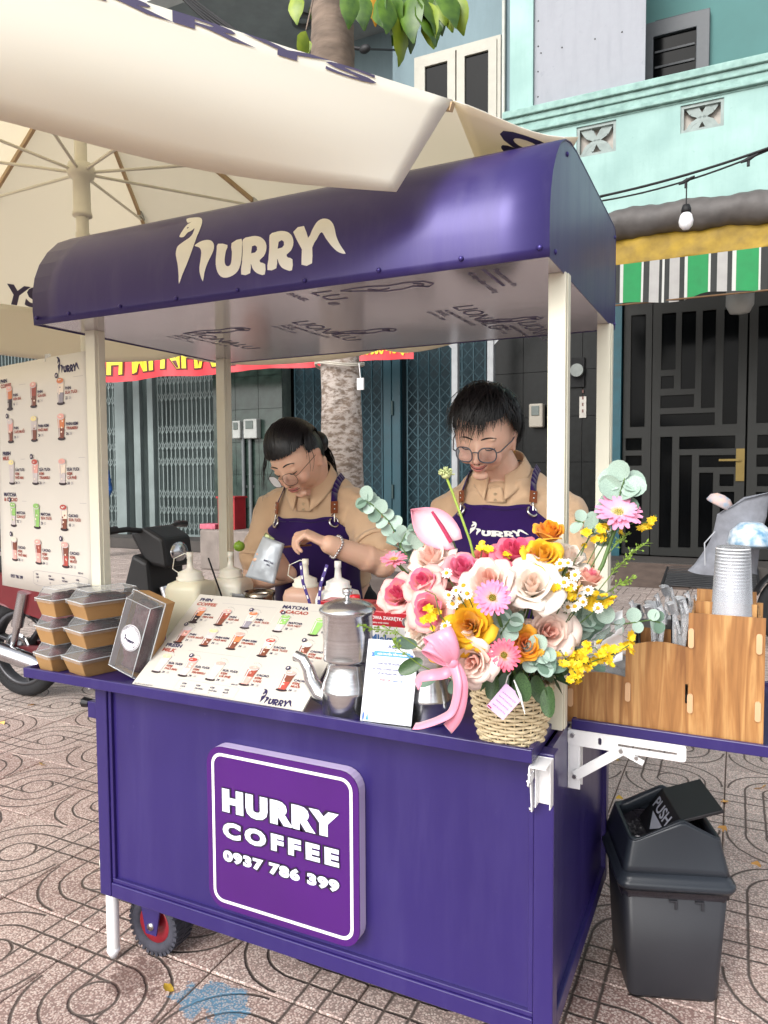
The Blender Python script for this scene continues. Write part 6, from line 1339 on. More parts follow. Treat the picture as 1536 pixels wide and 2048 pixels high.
for pts, dep, n, sp_ in sprays:
    q = [place(x, y, dep + R.uniform(-.02, .02)) for x, y in pts]; stems.tube([q[0].lerp(STEMROOT, .4)] + q, .0013, 5)
    for k in range(n):
        t = R.random() * (len(q) - 1); i = min(int(t), len(q) - 2); c = q[i].lerp(q[i + 1], t - i) + V((R.gauss(0, 1), R.gauss(0, 1), R.gauss(0, 1))) * sp_ * .45 * dep / FPX
        o = link('bloom', R.choice(BMS), fb); o.matrix_parent_inverse = fb.matrix_basis.inverted(); o.location = c; o.scale = (R.uniform(.008, .0135),) * 3; dq = (VIEW(c) + V((R.uniform(-.8, .8), R.uniform(-.8, .8), R.uniform(-.6, .8)))).normalized(); o.rotation_euler = dq.to_track_quat('Z', 'Y').to_euler()
# eucalyptus: round grey-green leaves in pairs; darker leaves low in the basket
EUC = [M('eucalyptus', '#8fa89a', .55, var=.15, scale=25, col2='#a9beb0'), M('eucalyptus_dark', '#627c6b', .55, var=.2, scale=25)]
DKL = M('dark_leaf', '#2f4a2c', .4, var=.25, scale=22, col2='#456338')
def disc_leaf(mat, w_=1.0):
    mb = MB(); n = 14; vs = [(0, 0, 0)] + [(.5 + .5 * math.cos(2 * pi * k / n), .5 * w_ * math.sin(2 * pi * k / n), .12 * math.sin(2 * pi * k / n) ** 2) for k in range(n)]
    vs[0] = (.5, 0, -.02); mb.add(vs, [(0, k + 1, (k + 1) % n + 1) for k in range(n)], 0, True); return mb.mesh('leaf', mat)
EL = [disc_leaf(m_) for m_ in EUC]; DL = disc_leaf(DKL, .55); DL2 = disc_leaf(EUC[1], .5)
def leaf_at(p, d, s, me, flat=None):
    o = link('leaf', me, fb); o.matrix_parent_inverse = fb.matrix_basis.inverted(); d = V(d).normalized(); z = (flat or VIEW(p)) ; z = (z - d * z.dot(d)).normalized(); y = z.cross(d)
    o.matrix_basis = Matrix(((d.x * s, y.x * s, z.x * s, p.x), (d.y * s, y.y * s, z.y * s, p.y), (d.z * s, y.z * s, z.z * s, p.z), (0, 0, 0, 1)))
rv = lambda k=1: V((R.uniform(-k, k), R.uniform(-k, k), R.uniform(-k, k)))
for pts, dep, sz, ks in (([(800, 1130), (800, 1080), (775, 1040), (745, 1010), (730, 1000)], 1.7, 30, 9), ([(1190, 1240), (1235, 1250), (1300, 1240), (1320, 1245)], 1.6, 30, 5), ([(1130, 1250), (1165, 1230), (1200, 1215)], 1.58, 44, 9), ([(990, 1290), (1005, 1262), (1020, 1238)], 1.47, 34, 7), ([(1230, 1050), (1240, 985), (1250, 955)], 1.64, 50, 6), ([(1180, 1070), (1210, 1060), (1150, 1040)], 1.66, 34, 5), ([(1060, 1310), (1085, 1300), (1075, 1330)], 1.47, 36, 7), ([(800, 1090), (815, 1060), (840, 1075)], 1.68, 30, 5)):
    q = [place(x, y, dep) for x, y in pts]; stems.tube([q[0].lerp(STEMROOT, .5)] + q, .0016, 5)
    for k in range(ks):
        t = (k + .5) / ks * (len(q) - 1); i = min(int(t), len(q) - 2); c = q[i].lerp(q[i + 1], t - i); dr = (q[i + 1] - q[i]).normalized()
        for s_ in (-1, 1):
            sd_ = dr.cross(VIEW(c)) * s_; leaf_at(c, sd_ + dr * .5 + rv(.35), sz * dep / FPX * R.uniform(.75, 1.1), EL[0] if R.random() < .75 else EL[1], (VIEW(c) + rv(.7) + V((0, 0, .5))).normalized())
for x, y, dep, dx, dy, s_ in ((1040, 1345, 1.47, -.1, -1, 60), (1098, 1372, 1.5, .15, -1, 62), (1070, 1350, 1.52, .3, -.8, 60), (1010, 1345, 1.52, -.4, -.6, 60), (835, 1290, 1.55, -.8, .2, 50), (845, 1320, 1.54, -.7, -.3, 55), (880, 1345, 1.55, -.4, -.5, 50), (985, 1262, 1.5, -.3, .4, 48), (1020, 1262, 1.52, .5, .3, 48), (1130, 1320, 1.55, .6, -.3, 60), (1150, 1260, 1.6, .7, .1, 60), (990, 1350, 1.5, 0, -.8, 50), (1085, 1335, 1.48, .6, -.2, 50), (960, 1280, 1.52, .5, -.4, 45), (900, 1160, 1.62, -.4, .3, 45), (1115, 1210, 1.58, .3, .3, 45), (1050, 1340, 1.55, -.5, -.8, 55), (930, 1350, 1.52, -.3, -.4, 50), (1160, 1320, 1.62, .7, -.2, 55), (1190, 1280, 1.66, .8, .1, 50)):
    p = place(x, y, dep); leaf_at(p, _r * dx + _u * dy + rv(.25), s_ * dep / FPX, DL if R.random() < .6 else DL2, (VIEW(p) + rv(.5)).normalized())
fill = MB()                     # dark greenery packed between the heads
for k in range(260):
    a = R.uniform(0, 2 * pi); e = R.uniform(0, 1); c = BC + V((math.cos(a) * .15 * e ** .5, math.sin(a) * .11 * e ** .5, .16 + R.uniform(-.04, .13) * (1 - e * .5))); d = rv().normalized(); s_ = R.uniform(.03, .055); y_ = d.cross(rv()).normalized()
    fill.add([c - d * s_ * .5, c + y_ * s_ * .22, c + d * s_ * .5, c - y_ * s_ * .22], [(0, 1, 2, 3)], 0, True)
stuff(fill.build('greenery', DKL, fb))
# airy green seed sprays
SG = M('spray_green', '#7d9a3c', .5, var=.2, scale=30)
for pts, dep, n in (([(1190, 1190), (1230, 1140), (1262, 1108), (1296, 1083)], 1.62, 60), ([(1215, 1110), (1235, 1085), (1252, 1070)], 1.63, 26), ([(1200, 1195), (1235, 1170), (1262, 1158)], 1.6, 40), ([(830, 1290), (790, 1262), (745, 1258), (716, 1248)], 1.5, 44), ([(840, 1330), (800, 1300), (790, 1285)], 1.52, 30), ([(1180, 1310), (1230, 1305), (1260, 1285)], 1.55, 18)):
    q = [place(x, y, dep) for x, y in pts]; mb = MB().tube([q[0].lerp(STEMROOT, .4)] + q, .0011, 4)
    for k in range(n):
        t = R.uniform(.25, 1) * (len(q) - 1); i = min(int(t), len(q) - 2); c = q[i].lerp(q[i + 1], t - i); d = (rv() + (q[i + 1] - q[i]).normalized() * .9).normalized(); l = R.uniform(.006, .015)
        mb.tube([c, c + d * l], .0006, 3, cap=False); e = c + d * l; y_ = d.cross(rv()).normalized(); s_ = .0028; mb.add([e - d * s_, e + y_ * s_, e + d * s_ * 1.5, e - y_ * s_], [(0, 1, 2, 3)], 0, True)
    mb.build('seed_spray', SG, fb)
# anthurium
an = CB(); pa = place(872, 1058, 1.66); tipd = place(822, 1022, 1.66); bas = place(905, 1082, 1.65); ax = (tipd - bas); nrm = (VIEW(pa) + V((0, 0, .45))).normalized(); sd2 = nrm.cross(ax.normalized())
vs, cs = [], []
for i in range(11):
    t = i / 10
    for j in range(9):
        u = j / 4 - 1; wd = .047 * (math.sin(pi * min(1, t * .93 + .1)) ** .75) * (1 if t > .05 else .8); ear = -.018 * (1 - t) ** 3 * abs(u)
        vs.append(bas + ax * (t + ear * 8) + sd2 * u * wd + nrm * (.010 * u * u - .006 * math.sin(t * 3))); cs.append(mixc(C_('#f6dbe0'), C_('#ef9db2'), max(abs(u) ** 3, t ** 5)))
an.addc(vs, [(i * 9 + j, i * 9 + j + 1, (i + 1) * 9 + j + 1, (i + 1) * 9 + j) for i in range(10) for j in range(8)], cs)
ant = an.build('anthurium', PETM, fb, solid=.0012, off=0)
MB().tube([place(902, 1084, 1.638), place(885, 1055, 1.632), place(864, 1023, 1.63)], [.005, .0048, .003], 10).build('spadix', M('spadix_red', '#b8365c', .5, var=.15, bump=.4, bscale=400), ant); stems.tube([bas, bas.lerp(STEMROOT, .5), STEMROOT], .003, 6)
# scabiosa on a bending stalk
sc = place(892, 946, 1.68); st_ = [STEMROOT.lerp(place(940, 1085, 1.66), .5), place(940, 1082, 1.66), place(925, 1040, 1.67), place(905, 985, 1.68), place(893, 955, 1.68)]
scb = MB().ball(sc - V((0, 0, .006)), (.011, .011, .008), 12, 8)
for k in range(90):
    d = V((R.gauss(0, 1), R.gauss(0, 1), abs(R.gauss(0, 1)) + .25)).normalized(); scb.tube([sc - V((0, 0, .006)) + d * .008, sc - V((0, 0, .006)) + d * R.uniform(.015, .021)], [.0012, .0016], 4)
so_ = scb.build('scabiosa', M('scabiosa_pale', '#b9c28a', .6, var=.25, scale=90), fb); MB().tube(st_, .003, 7).build('stalk', M('stalk_lime', '#93ab45', .5, var=.1), so_)
stems.build('stems', GREENP, fb)['kind'] = 'stuff'
# wicker: stakes with weavers running over and under
bk = MB(); NS, NW, HB = 26, 15, .133
rb = lambda z: .069 + .021 * (z / HB) + .004 * math.sin(pi * z / HB)
for k in range(NS):
    a = 2 * pi * k / NS; bk.tube([BC + V((math.cos(a) * rb(z), math.sin(a) * rb(z), z)) for z in np.linspace(0, HB, 6)], .0019, 5)
for i in range(NW):
    z = .006 + (HB - .012) * i / (NW - 1); 
    bk.tube([BC + V((math.cos(a) * (rb(z) + .0034 * math.cos(NS / 2 * a + pi * i)), math.sin(a) * (rb(z) + .0034 * math.cos(NS / 2 * a + pi * i)), z + .0008 * math.sin(5 * a + i))) for a in np.linspace(0, 2 * pi, NS * 4 + 1)], .0037, 6, cap=False)
wv = bk.build('basket', WICK, fb); wv['kind'] = 'stuff'
rm = MB()
for ph in (0, pi): rm.tube([BC + V((math.cos(a) * (rb(HB) + .003 * math.cos(14 * a + ph)), math.sin(a) * (rb(HB) + .003 * math.cos(14 * a + ph)), HB + .003 * math.sin(14 * a + ph))) for a in np.linspace(0, 2 * pi, 130)], .004, 6, cap=False)
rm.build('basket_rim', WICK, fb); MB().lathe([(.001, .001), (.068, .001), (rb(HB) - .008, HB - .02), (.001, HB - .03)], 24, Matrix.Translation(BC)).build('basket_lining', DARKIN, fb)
# ribbon: two loops and long tails
RIB = M('ribbon_pink', '#e58ea6', .3, var=.08, scale=14, sheen=.4)
def ribbon(name, pts, w_, twist, parent):
    k = len(pts); mb = MB(); f = []
    for i in range(k * 5 - 4):
        t = i / 5; j = min(int(t), k - 2); q0, q1, q2, q3 = pts[max(j - 1, 0)], pts[j], pts[j + 1], pts[min(j + 2, k - 1)]; s = t - j
        f.append((q1 * 2 + (q2 - q0) * s + (q0 * 2 - q1 * 5 + q2 * 4 - q3) * s * s + (q1 * 3 - q0 - q2 * 3 + q3) * s ** 3) * .5)
    for i, p in enumerate(f):
        d = (f[min(i + 1, len(f) - 1)] - f[max(i - 1, 0)]).normalized(); v_ = VIEW(p); s_ = d.cross(v_).normalized(); s_ = Quaternion(d, twist[0] + (twist[1] - twist[0]) * i / len(f)) @ s_
        mb.v += [tuple(p + s_ * w_ * .5 * (j - 1)) for j in range(3)]
    for i in range(len(f) - 1):
        for j in (0, 1): mb.f.append([i * 3 + j, i * 3 + j + 1, i * 3 + j + 4, i * 3 + j + 3]); mb.m.append(0); mb.s.append(True)
    return mb.build(name, RIB, parent, solid=.0008)
kn = place(905, 1325, 1.44); rbo = MB().ball(kn, (.014, .012, .011), 12, 8).build('ribbon_bow', RIB, fb)
def lobe(name, D, S, l, w_, bulge, parent):
    """one loop of the bow: satin band running out and back, bulging towards the front"""
    N = VIEW(kn); mb = MB()
    def f(u, v):
        a = pi * u * 2; out = l * (1 - math.cos(a)) / 2; ww = w_ * (.25 + .75 * math.sin(pi * u) ** .7); n_ = bulge * math.sin(a) * (1 if u < .5 else .5)
        return kn + D * out + N * (n_ + .003 * math.sin(9 * v + 3 * u)) + S * (ww * (v - .5) + .006 * math.sin(a) + .1 * out * (v - .5))
    mb.grid(f, 22, 8); return mb.build(name, RIB, parent, solid=.0008)
lobe('loop', (_u * .85 - _r * .45).normalized(), (_r * .85 + _u * .4).normalized(), .068, .05, .022, rbo); lobe('loop', (_u * .75 - _r * .95).normalized(), (_r * .6 + _u * .8).normalized(), .062, .034, .018, rbo)
ribbon('tail', [kn, place(890, 1345, 1.45), place(860, 1350, 1.45), place(842, 1355, 1.47), place(832, 1372, 1.48)], .026, (.3, 1.0), rbo)
ribbon('tail', [kn, place(915, 1370, 1.42), place(905, 1420, 1.43), place(880, 1438, 1.44), place(845, 1450, 1.46), place(828, 1452, 1.47)], .02, (.6, .9), rbo)
ribbon('tail', [kn, place(922, 1360, 1.42), place(922, 1400, 1.42), place(912, 1435, 1.43), place(895, 1458, 1.45)], .024, (0, .2), rbo)
# gift tag with handwriting
tg = [place(x, y, 1.475) for x, y in ((1005, 1368), (1048, 1402), (1010, 1440), (976, 1412))]; tg = [place(1012, 1366, 1.478), place(1046, 1396, 1.472), place(1006, 1440, 1.47), place(973, 1412, 1.476)]
gtag = MB().add(tg, [(3, 2, 1, 0)], 0, False).build('gift_tag', M('tag_lilac', '#d9b6dc', .5, var=.05), fb, solid=.0012, off=0)
hw = MB(); tx_ = (tg[2] - tg[3]).normalized(); e1 = (tg[1] - tg[2]); e2 = (tg[3] - tg[2]); nn_ = e1.cross(e2).normalized(); nn_ = nn_ if nn_.dot(VIEW(tg[0])) > 0 else -nn_
for i in range(4):
    a_ = tg[3].lerp(tg[0], .2 + .17 * i); b_ = tg[2].lerp(tg[1], .2 + .17 * i); hw.tube([a_.lerp(b_, .12 + .76 * k / 24) + nn_ * .0012 + (tg[0] - tg[3]) * .03 * math.sin(k * 2.3 + i) for k in range(25)], .00035, 3)
for k in range(5): hw.ball(tg[3].lerp(tg[2], .05 + .04 * k).lerp(tg[0], .05) + nn_ * .001, .0016, 6, 4, 1)
hw.build('handwriting', [M('ink_violet', '#7c3f86', .6), M('ink_crimson', '#b03058', .6)], gtag)
MB().tube([tg[0], place(1016, 1352, 1.47), place(1022, 1345, 1.49)], .0012, 5).tube([place(1028, 1360, 1.465), place(1040, 1390, 1.46), place(1050, 1428, 1.46)], [.0014, .003, .0008], 6).build('tag_string', M('string_white', '#e8e6e4', .5), gtag)
# clear wrap peeking out on the right
MB().grid(lambda u, v: place(1150 + 95 * u, 1250 + 100 * v - 30 * u, 1.6 + .03 * math.sin(7 * v + 3 * u)), 10, 8).build('clear_wrap', glass('wrap_film', (.97, .97, .98), .1, .12), fb)
# ------------------------------------------------------------------ people
K = 1.1
def skin_material(name, base, deep):
    m = newmat(name); n = m.node_tree.nodes; L = m.node_tree.links.new; b = P(m)
    at_ = n.new('ShaderNodeAttribute'); at_.attribute_name = 'blush'; tc = n.new('ShaderNodeTexCoord'); nz = n.new('ShaderNodeTexNoise'); nz.inputs['Scale'].default_value = 22; nz.inputs['Detail'].default_value = 5; L(tc.outputs['Object'], nz.inputs[0])
    c = n.new('ShaderNodeMix'); c.data_type = 'RGBA'; c.inputs[6].default_value = (*hx(base), 1); c.inputs[7].default_value = (*hx(deep), 1)
    ad = n.new('ShaderNodeMath'); ad.operation = 'MULTIPLY_ADD'; ad.inputs[1].default_value = .35; ad.use_clamp = True; L(nz.outputs[0], ad.inputs[0]); L(at_.outputs['Fac'], ad.inputs[2]); L(ad.outputs[0], c.inputs[0]); L(c.outputs[2], b.inputs['Base Color'])
    b.inputs['Roughness'].default_value = .46; b.inputs['Subsurface Weight'].default_value = .18; b.inputs['Subsurface Radius'].default_value = (.012, .005, .003); b.inputs['Subsurface Scale'].default_value = .6
    n2 = n.new('ShaderNodeTexNoise'); n2.inputs['Scale'].default_value = 320; L(tc.outputs['Object'], n2.inputs[0]); bp = n.new('ShaderNodeBump'); bp.inputs['Strength'].default_value = .08; bp.inputs['Distance'].default_value = .003; L(n2.outputs[0], bp.inputs['Height']); L(bp.outputs[0], b.inputs['Normal']); return m
SKIN_A = skin_material('skin_warm', '#e8c0a4', '#d2957c'); SKIN_B = skin_material('skin_fair', '#ebc5ac', '#d8937e')
HAIR = M('black_hair', '#0f0d0d', .38, var=.35, scale=60, stretch=(1, 1, .2)); SHIRT = M('beige_polo', '#d6b592', .85, var=.07, scale=6, bump=.18, bscale=420, sheen=.3, spec=.2)
APRON = M('purple_apron', '#2d1254', .8, var=.08, scale=5, bump=.1, bscale=500, sheen=.25, spec=.2); LEATH = M('brown_leather', '#8a4a26', .5, var=.15, scale=30, bump=.1, bscale=200); TROU = M('dark_trousers', '#1b1b20', .85, var=.1); SHOE = M('shoe_dark', '#222226', .6, var=.1)
def remeshed(name, mb, mat, parent, voxel, smooth=4, wrinkle=0, adapt=0):
    o = link('tmp', mb.mesh('tmp', mat)); r_ = o.modifiers.new('r', 'REMESH'); r_.mode = 'VOXEL'; r_.voxel_size = voxel; r_.use_smooth_shade = True
    if smooth: s_ = o.modifiers.new('s', 'SMOOTH'); s_.factor = .5; s_.iterations = smooth
    dg = bpy.context.evaluated_depsgraph_get(); me = bpy.data.meshes.new_from_object(o.evaluated_get(dg)); bpy.data.objects.remove(o)
    me.name = name; me.polygons.foreach_set('use_smooth', [True] * len(me.polygons))
    if wrinkle:
        n_ = len(me.vertices); co = np.empty(n_ * 3); no = np.empty(n_ * 3); me.vertices.foreach_get('co', co); me.vertices.foreach_get('normal', no); co = co.reshape(-1, 3); no = no.reshape(-1, 3)
        x, y, z = co.T; d = np.sin(x * 31 + z * 47 + 3 * np.sin(y * 19 + z * 11)) * np.sin(z * 23 - x * 17 + 2 * np.sin(x * 27)) + .5 * np.sin(x * 70 - z * 50 + 2.5 * np.sin(z * 33)); co += no * (d * wrinkle)[:, None]; me.vertices.foreach_set('co', co.ravel()); me.update()
    return link(name, me, parent)
def chain(mb, pts, rs, n=12, flat=1):
    """capsule chain with rounded joints"""
    pts = [V(p) for p in pts]; fine, fr = [], []
    for i in range(len(pts) - 1):
        for k in range(4): fine.append(pts[i].lerp(pts[i + 1], k / 4)); fr.append(rs[i] + (rs[i + 1] - rs[i]) * k / 4)
    fine.append(pts[-1]); fr.append(rs[-1]); mb.tube(fine, fr, n, flat=flat)
    for p, r_ in zip(pts, rs): mb.ball(p, r_ * .995, n, 8)
def hand(mb, w_, d, n, s_, curl=(35, 40, 30), spread=.12, k=K, thumb_curl=25, pinch=False):
    """wrist point, hand direction, palm normal (the way the palm faces), thumb side"""
    d, n, s_ = V(d).normalized(), V(n).normalized(), V(s_).normalized()
    pal = [(0, .021, .015), (.03, .034, .0155), (.065, .041, .014), (.088, .038, .0125)]; rings = []
    for l, hw, ht in pal: rings.append([w_ + d * l * k + (s_ * math.cos(a) * hw + n * math.sin(a) * ht) * k for a in np.linspace(0, 2 * pi, 15)[:-1]])
    vs = [p for r_ in rings for p in r_]; m_ = 14; mb.add(vs, [(i * m_ + j, i * m_ + (j + 1) % m_, (i + 1) * m_ + (j + 1) % m_, (i + 1) * m_ + j) for i in range(3) for j in range(m_)] + [tuple(reversed(range(m_))), tuple(range(3 * m_, 4 * m_))], 0, True)
    tips = []
    for i, (o, l) in enumerate(((.029, .92), (.0095, 1.0), (-.0105, .95), (-.0285, .76))):
        p = w_ + (d * .084 + s_ * o) * k; dr = (d + s_ * (o * spread * 12)).normalized(); pts = [p - dr * .01 * k, p]; cv = [curl[0] + (8 * i if pinch else 4 * i), curl[1], curl[2]]; ax = dr.cross(n).normalized()
        for seg, c_ in zip((.043, .027, .022), cv): dr = Quaternion(ax, rad(c_)) @ dr; pts.append(pts[-1] + dr * seg * l * k)
        chain(mb, pts, [.0098 * k, .0098 * k, .0088 * k, .008 * k, .0068 * k], 10); tips.append(pts[-1])
    p = w_ + (d * .028 + s_ * .026) * k; dr = (d * .72 + s_ * .62 + n * .3).normalized(); pts = [w_ + d * .016 * k + s_ * .012 * k, p]; ax = dr.cross(n - s_ * .8).normalized()
    for seg, c_ in zip((.04, .03, .024), (0, thumb_curl, thumb_curl)): dr = Quaternion(ax, rad(c_)) @ dr; pts.append(pts[-1] + dr * seg * k)
    chain(mb, pts, [.013 * k, .0135 * k, .0115 * k, .0098 * k, .008 * k], 10); return tips, pts[-1]
class Head:
    def __init__(s, c, yaw, pitch, roll, k=K, wide=1.0):
        s.c = V(c); s.k = k; s.wide = wide
        f = V((math.sin(yaw) * math.cos(pitch), -math.cos(yaw) * math.cos(pitch), math.sin(pitch))); side = V((math.cos(yaw), math.sin(yaw), 0)); up = side.cross(f) * -1
        if up.z < 0: up = -up
        q = Quaternion(f, roll); s.f = f; s.s = q @ side; s.u = q @ up       # side = towards +X when yaw = 0
    def w(s, x, y, z): return s.c + (s.s * x + s.f * y + s.u * z) * s.k
    def surf(s, d, g=1.0, lift=0):
        x, y, z = V(d).normalized(); n_ = max(0, -z)
        w_ = .0765 * s.wide * (1 - .30 * n_ ** 1.7 + (.05 * n_ if s.wide > 1 else 0)); dp = .097 * (1 - .12 * n_ ** 2) if y > 0 else .102 * (1 - .5 * n_ ** 1.1)
        yy = y if y < 0 else y * (1 - .05 * (1 - abs(x)) ** 2 * (1 if z > -.2 else .3))
        return s.w(x * w_ * g + (x > 0 and lift or -lift) * abs(x), yy * dp * g + lift * y, z * (.117 if z > 0 else .114) * g + lift * z)
    def build(s, mb, smile=0):
        n, m = 36, 28; vs = []
        for i in range(m + 1):
            t = pi * i / m
            for j in range(n): a = 2 * pi * j / n; vs.append(s.surf((math.sin(t) * math.cos(a), math.sin(t) * math.sin(a), -math.cos(t)) if 0 < i < m else (0, .0001, -1 if i == 0 else 1)))
        mb.add(vs, [(i * n + j, i * n + (j + 1) % n, (i + 1) * n + (j + 1) % n, (i + 1) * n + j) for i in range(m) for j in range(n)], 0, True)
        Mh = Matrix(((s.s.x, s.f.x, s.u.x, 0), (s.s.y, s.f.y, s.u.y, 0), (s.s.z, s.f.z, s.u.z, 0), (0, 0, 0, 1))); k = s.k
        B_ = lambda x, y, z, r_: mb.ball(s.w(x, y, z), tuple(q * k for q in r_), 14, 10, M=Mh)
        mb.tube([s.w(0, .086, .012), s.w(0, .097, -.012), s.w(0, .107, -.034)], [.008 * k, .0095 * k, .0115 * k], 12)      # nose
        B_(0, .106, -.037, (.0125, .0125, .0105)); 
        for q in (-1, 1):
            B_(q * .0125, .097, -.04, (.0085, .011, .0075)); B_(q * .032, .075, .0, (.0165, .016, .0125))                   # alae, lids
            B_(q * .038, .066, -.042, (.026, .024, .022)); B_(q * .03, .081, .021, (.022, .008, .006))                      # cheeks, brow ridge
            B_(q * .0765 * s.wide, -.006, -.018, (.007, .017, .030)); B_(q * .0785 * s.wide, -.012, -.004, (.008, .016, .016)); B_(q * .077 * s.wide, .0, -.043, (.006, .009, .009))   # ear
        B_(0, .085, -.064, (.026, .014, .018)); B_(0, .0945, -.0605, (.019, .0065, .0045)); B_(0, .0935, -.0715, (.0155, .007, .0055)); B_(0, .0745, -.098, (.024, .014, .015))            # muzzle, lips, chin
    def details(s, parent, smile=0, glasses='round'):
        k = s.k; W = s.w
        lp = MB(); sm = .008 * smile
        lp.tube([W(x, .0995 - 14 * x * x, -.0615 + (sm + .0) * (x / .022) ** 2 - .0015 * (1 - abs(x) / .022) * 0) for x in np.linspace(-.022, .022, 9)], [(.0008 + .0024 * (1 - (x / .023) ** 2)) * k for x in np.linspace(-.022, .022, 9)], 8)
        lp.tube([W(x, .099 - 14 * x * x, -.0705 + (sm * 1.1 + .001) * (x / .02) ** 2) for x in np.linspace(-.019, .019, 9)], [(.0008 + .003 * (1 - (x / .021) ** 2)) * k for x in np.linspace(-.019, .019, 9)], 8)
        lp.build('lips', M('lip_red', '#b96f66', .4, var=.1), parent)
        ml = MB().tube([W(x, .1005 - 14 * x * x, -.0662 + (sm * 1.2) * (x / .024) ** 2) for x in np.linspace(-.025, .025, 9)], .0011 * k, 6); ml.build('mouth_line', M('mouth_dark', '#4a1f20', .6), parent)
        br, ls = MB(), MB()
        for q in (-1, 1):
            br.tube([W(q * x, .0905 - 6.5 * (x - .015) ** 2 * 1.6, .021 + .006 * math.sin((x - .012) / .04 * pi)) for x in np.linspace(.012, .052, 7)], [r_ * k for r_ in (.0022, .003, .0032, .003, .0026, .002, .0012)], 6, flat=.7)
            ls.tube([W(q * x, .0915 - 26 * (x - .031) ** 2, -.0055 - .0035 * math.sin((x - .016) / .032 * pi)) for x in np.linspace(.016, .049, 8)], [r_ * k for r_ in (.0008, .0014, .0017, .0018, .0018, .0017, .0014, .001)], 6)
        br.build('eyebrows', HAIR, parent); ls.build('eyelashes', HAIR, parent)
        nm = MB()
        for q in (-1, 1): nm.ball(W(q * .0065, .1075, -.046), (.0026 * k,) * 3, 8, 6)
        nm.build('nostrils', MATS['mouth_dark'], parent)
        th = .0009 if glasses == 'thin' else .0019; gm = M('glasses_thin', '#4a4038', .3, metal=.8) if glasses == 'thin' else M('glasses_grey', '#4d5058', .25, var=.1, coat=.3)
        g = MB(); ln = MB(); z0 = -.012
        for q in (-1, 1):
            ring = [W(q * (.033 + .0245 * math.copysign(abs(math.cos(a)) ** .75, math.cos(a))), .113 - .006 * math.cos(a), z0 + .0225 * math.copysign(abs(math.sin(a)) ** .8, math.sin(a)) - .002) for a in np.linspace(0, 2 * pi, 33)]
            g.tube(ring, th * k, 7, cap=False); ln.add(ring[:-1], [tuple(range(32))], 0, False)
            g.tube([W(q * .0575, .107, z0 + .004), W(q * .068, .1, z0 + .006), W(q * .0795 * s.wide, .03, z0 + .008), W(q * .08 * s.wide, -.012, z0 + .006)], th * k, 6)
        g.tube([W(-.0085, .113, z0 + .004), W(0, .115, z0 + .007), W(.0085, .113, z0 + .004)], th * k, 6); gl = g.build('glasses', gm, parent); ln.build('lens', glass('lens_clear', (.96, .965, .97), .03, .03), gl)
def torso_pt(sp_, t, th, add=0):
    """spine list of (centre, half width, half depth, side, front): point round the body at height t, angle th from the front"""
    i = min(int(t), len(sp_) - 2); s_ = t - i; a, b = sp_[i], sp_[i + 1]; L_ = lambda j: (a[j] + (b[j] - a[j]) * s_) if not isinstance(a[j], Vector) else a[j].lerp(b[j], s_)
    c, hw, hd, sd, fr = [L_(j) for j in range(5)]; sn, cs_ = math.sin(th), math.cos(th)
    return c + sd * (math.copysign(abs(sn) ** .85, sn) * (hw + add)) + fr * (math.copysign(abs(cs_) ** .85, cs_) * (hd + add))
def torso_mb(mb, sp_, t0, t1, add=0, n=28, m=26):
    vs = [torso_pt(sp_, t0 + (t1 - t0) * i / m, 2 * pi * j / n, add) for i in range(m + 1) for j in range(n)]
    mb.add(vs, [(i * n + j, i * n + (j + 1) % n, (i + 1) * n + (j + 1) % n, (i + 1) * n + j) for i in range(m) for j in range(n)] + [tuple(reversed(range(n))), tuple(range(m * n, (m + 1) * n))], 0, True)
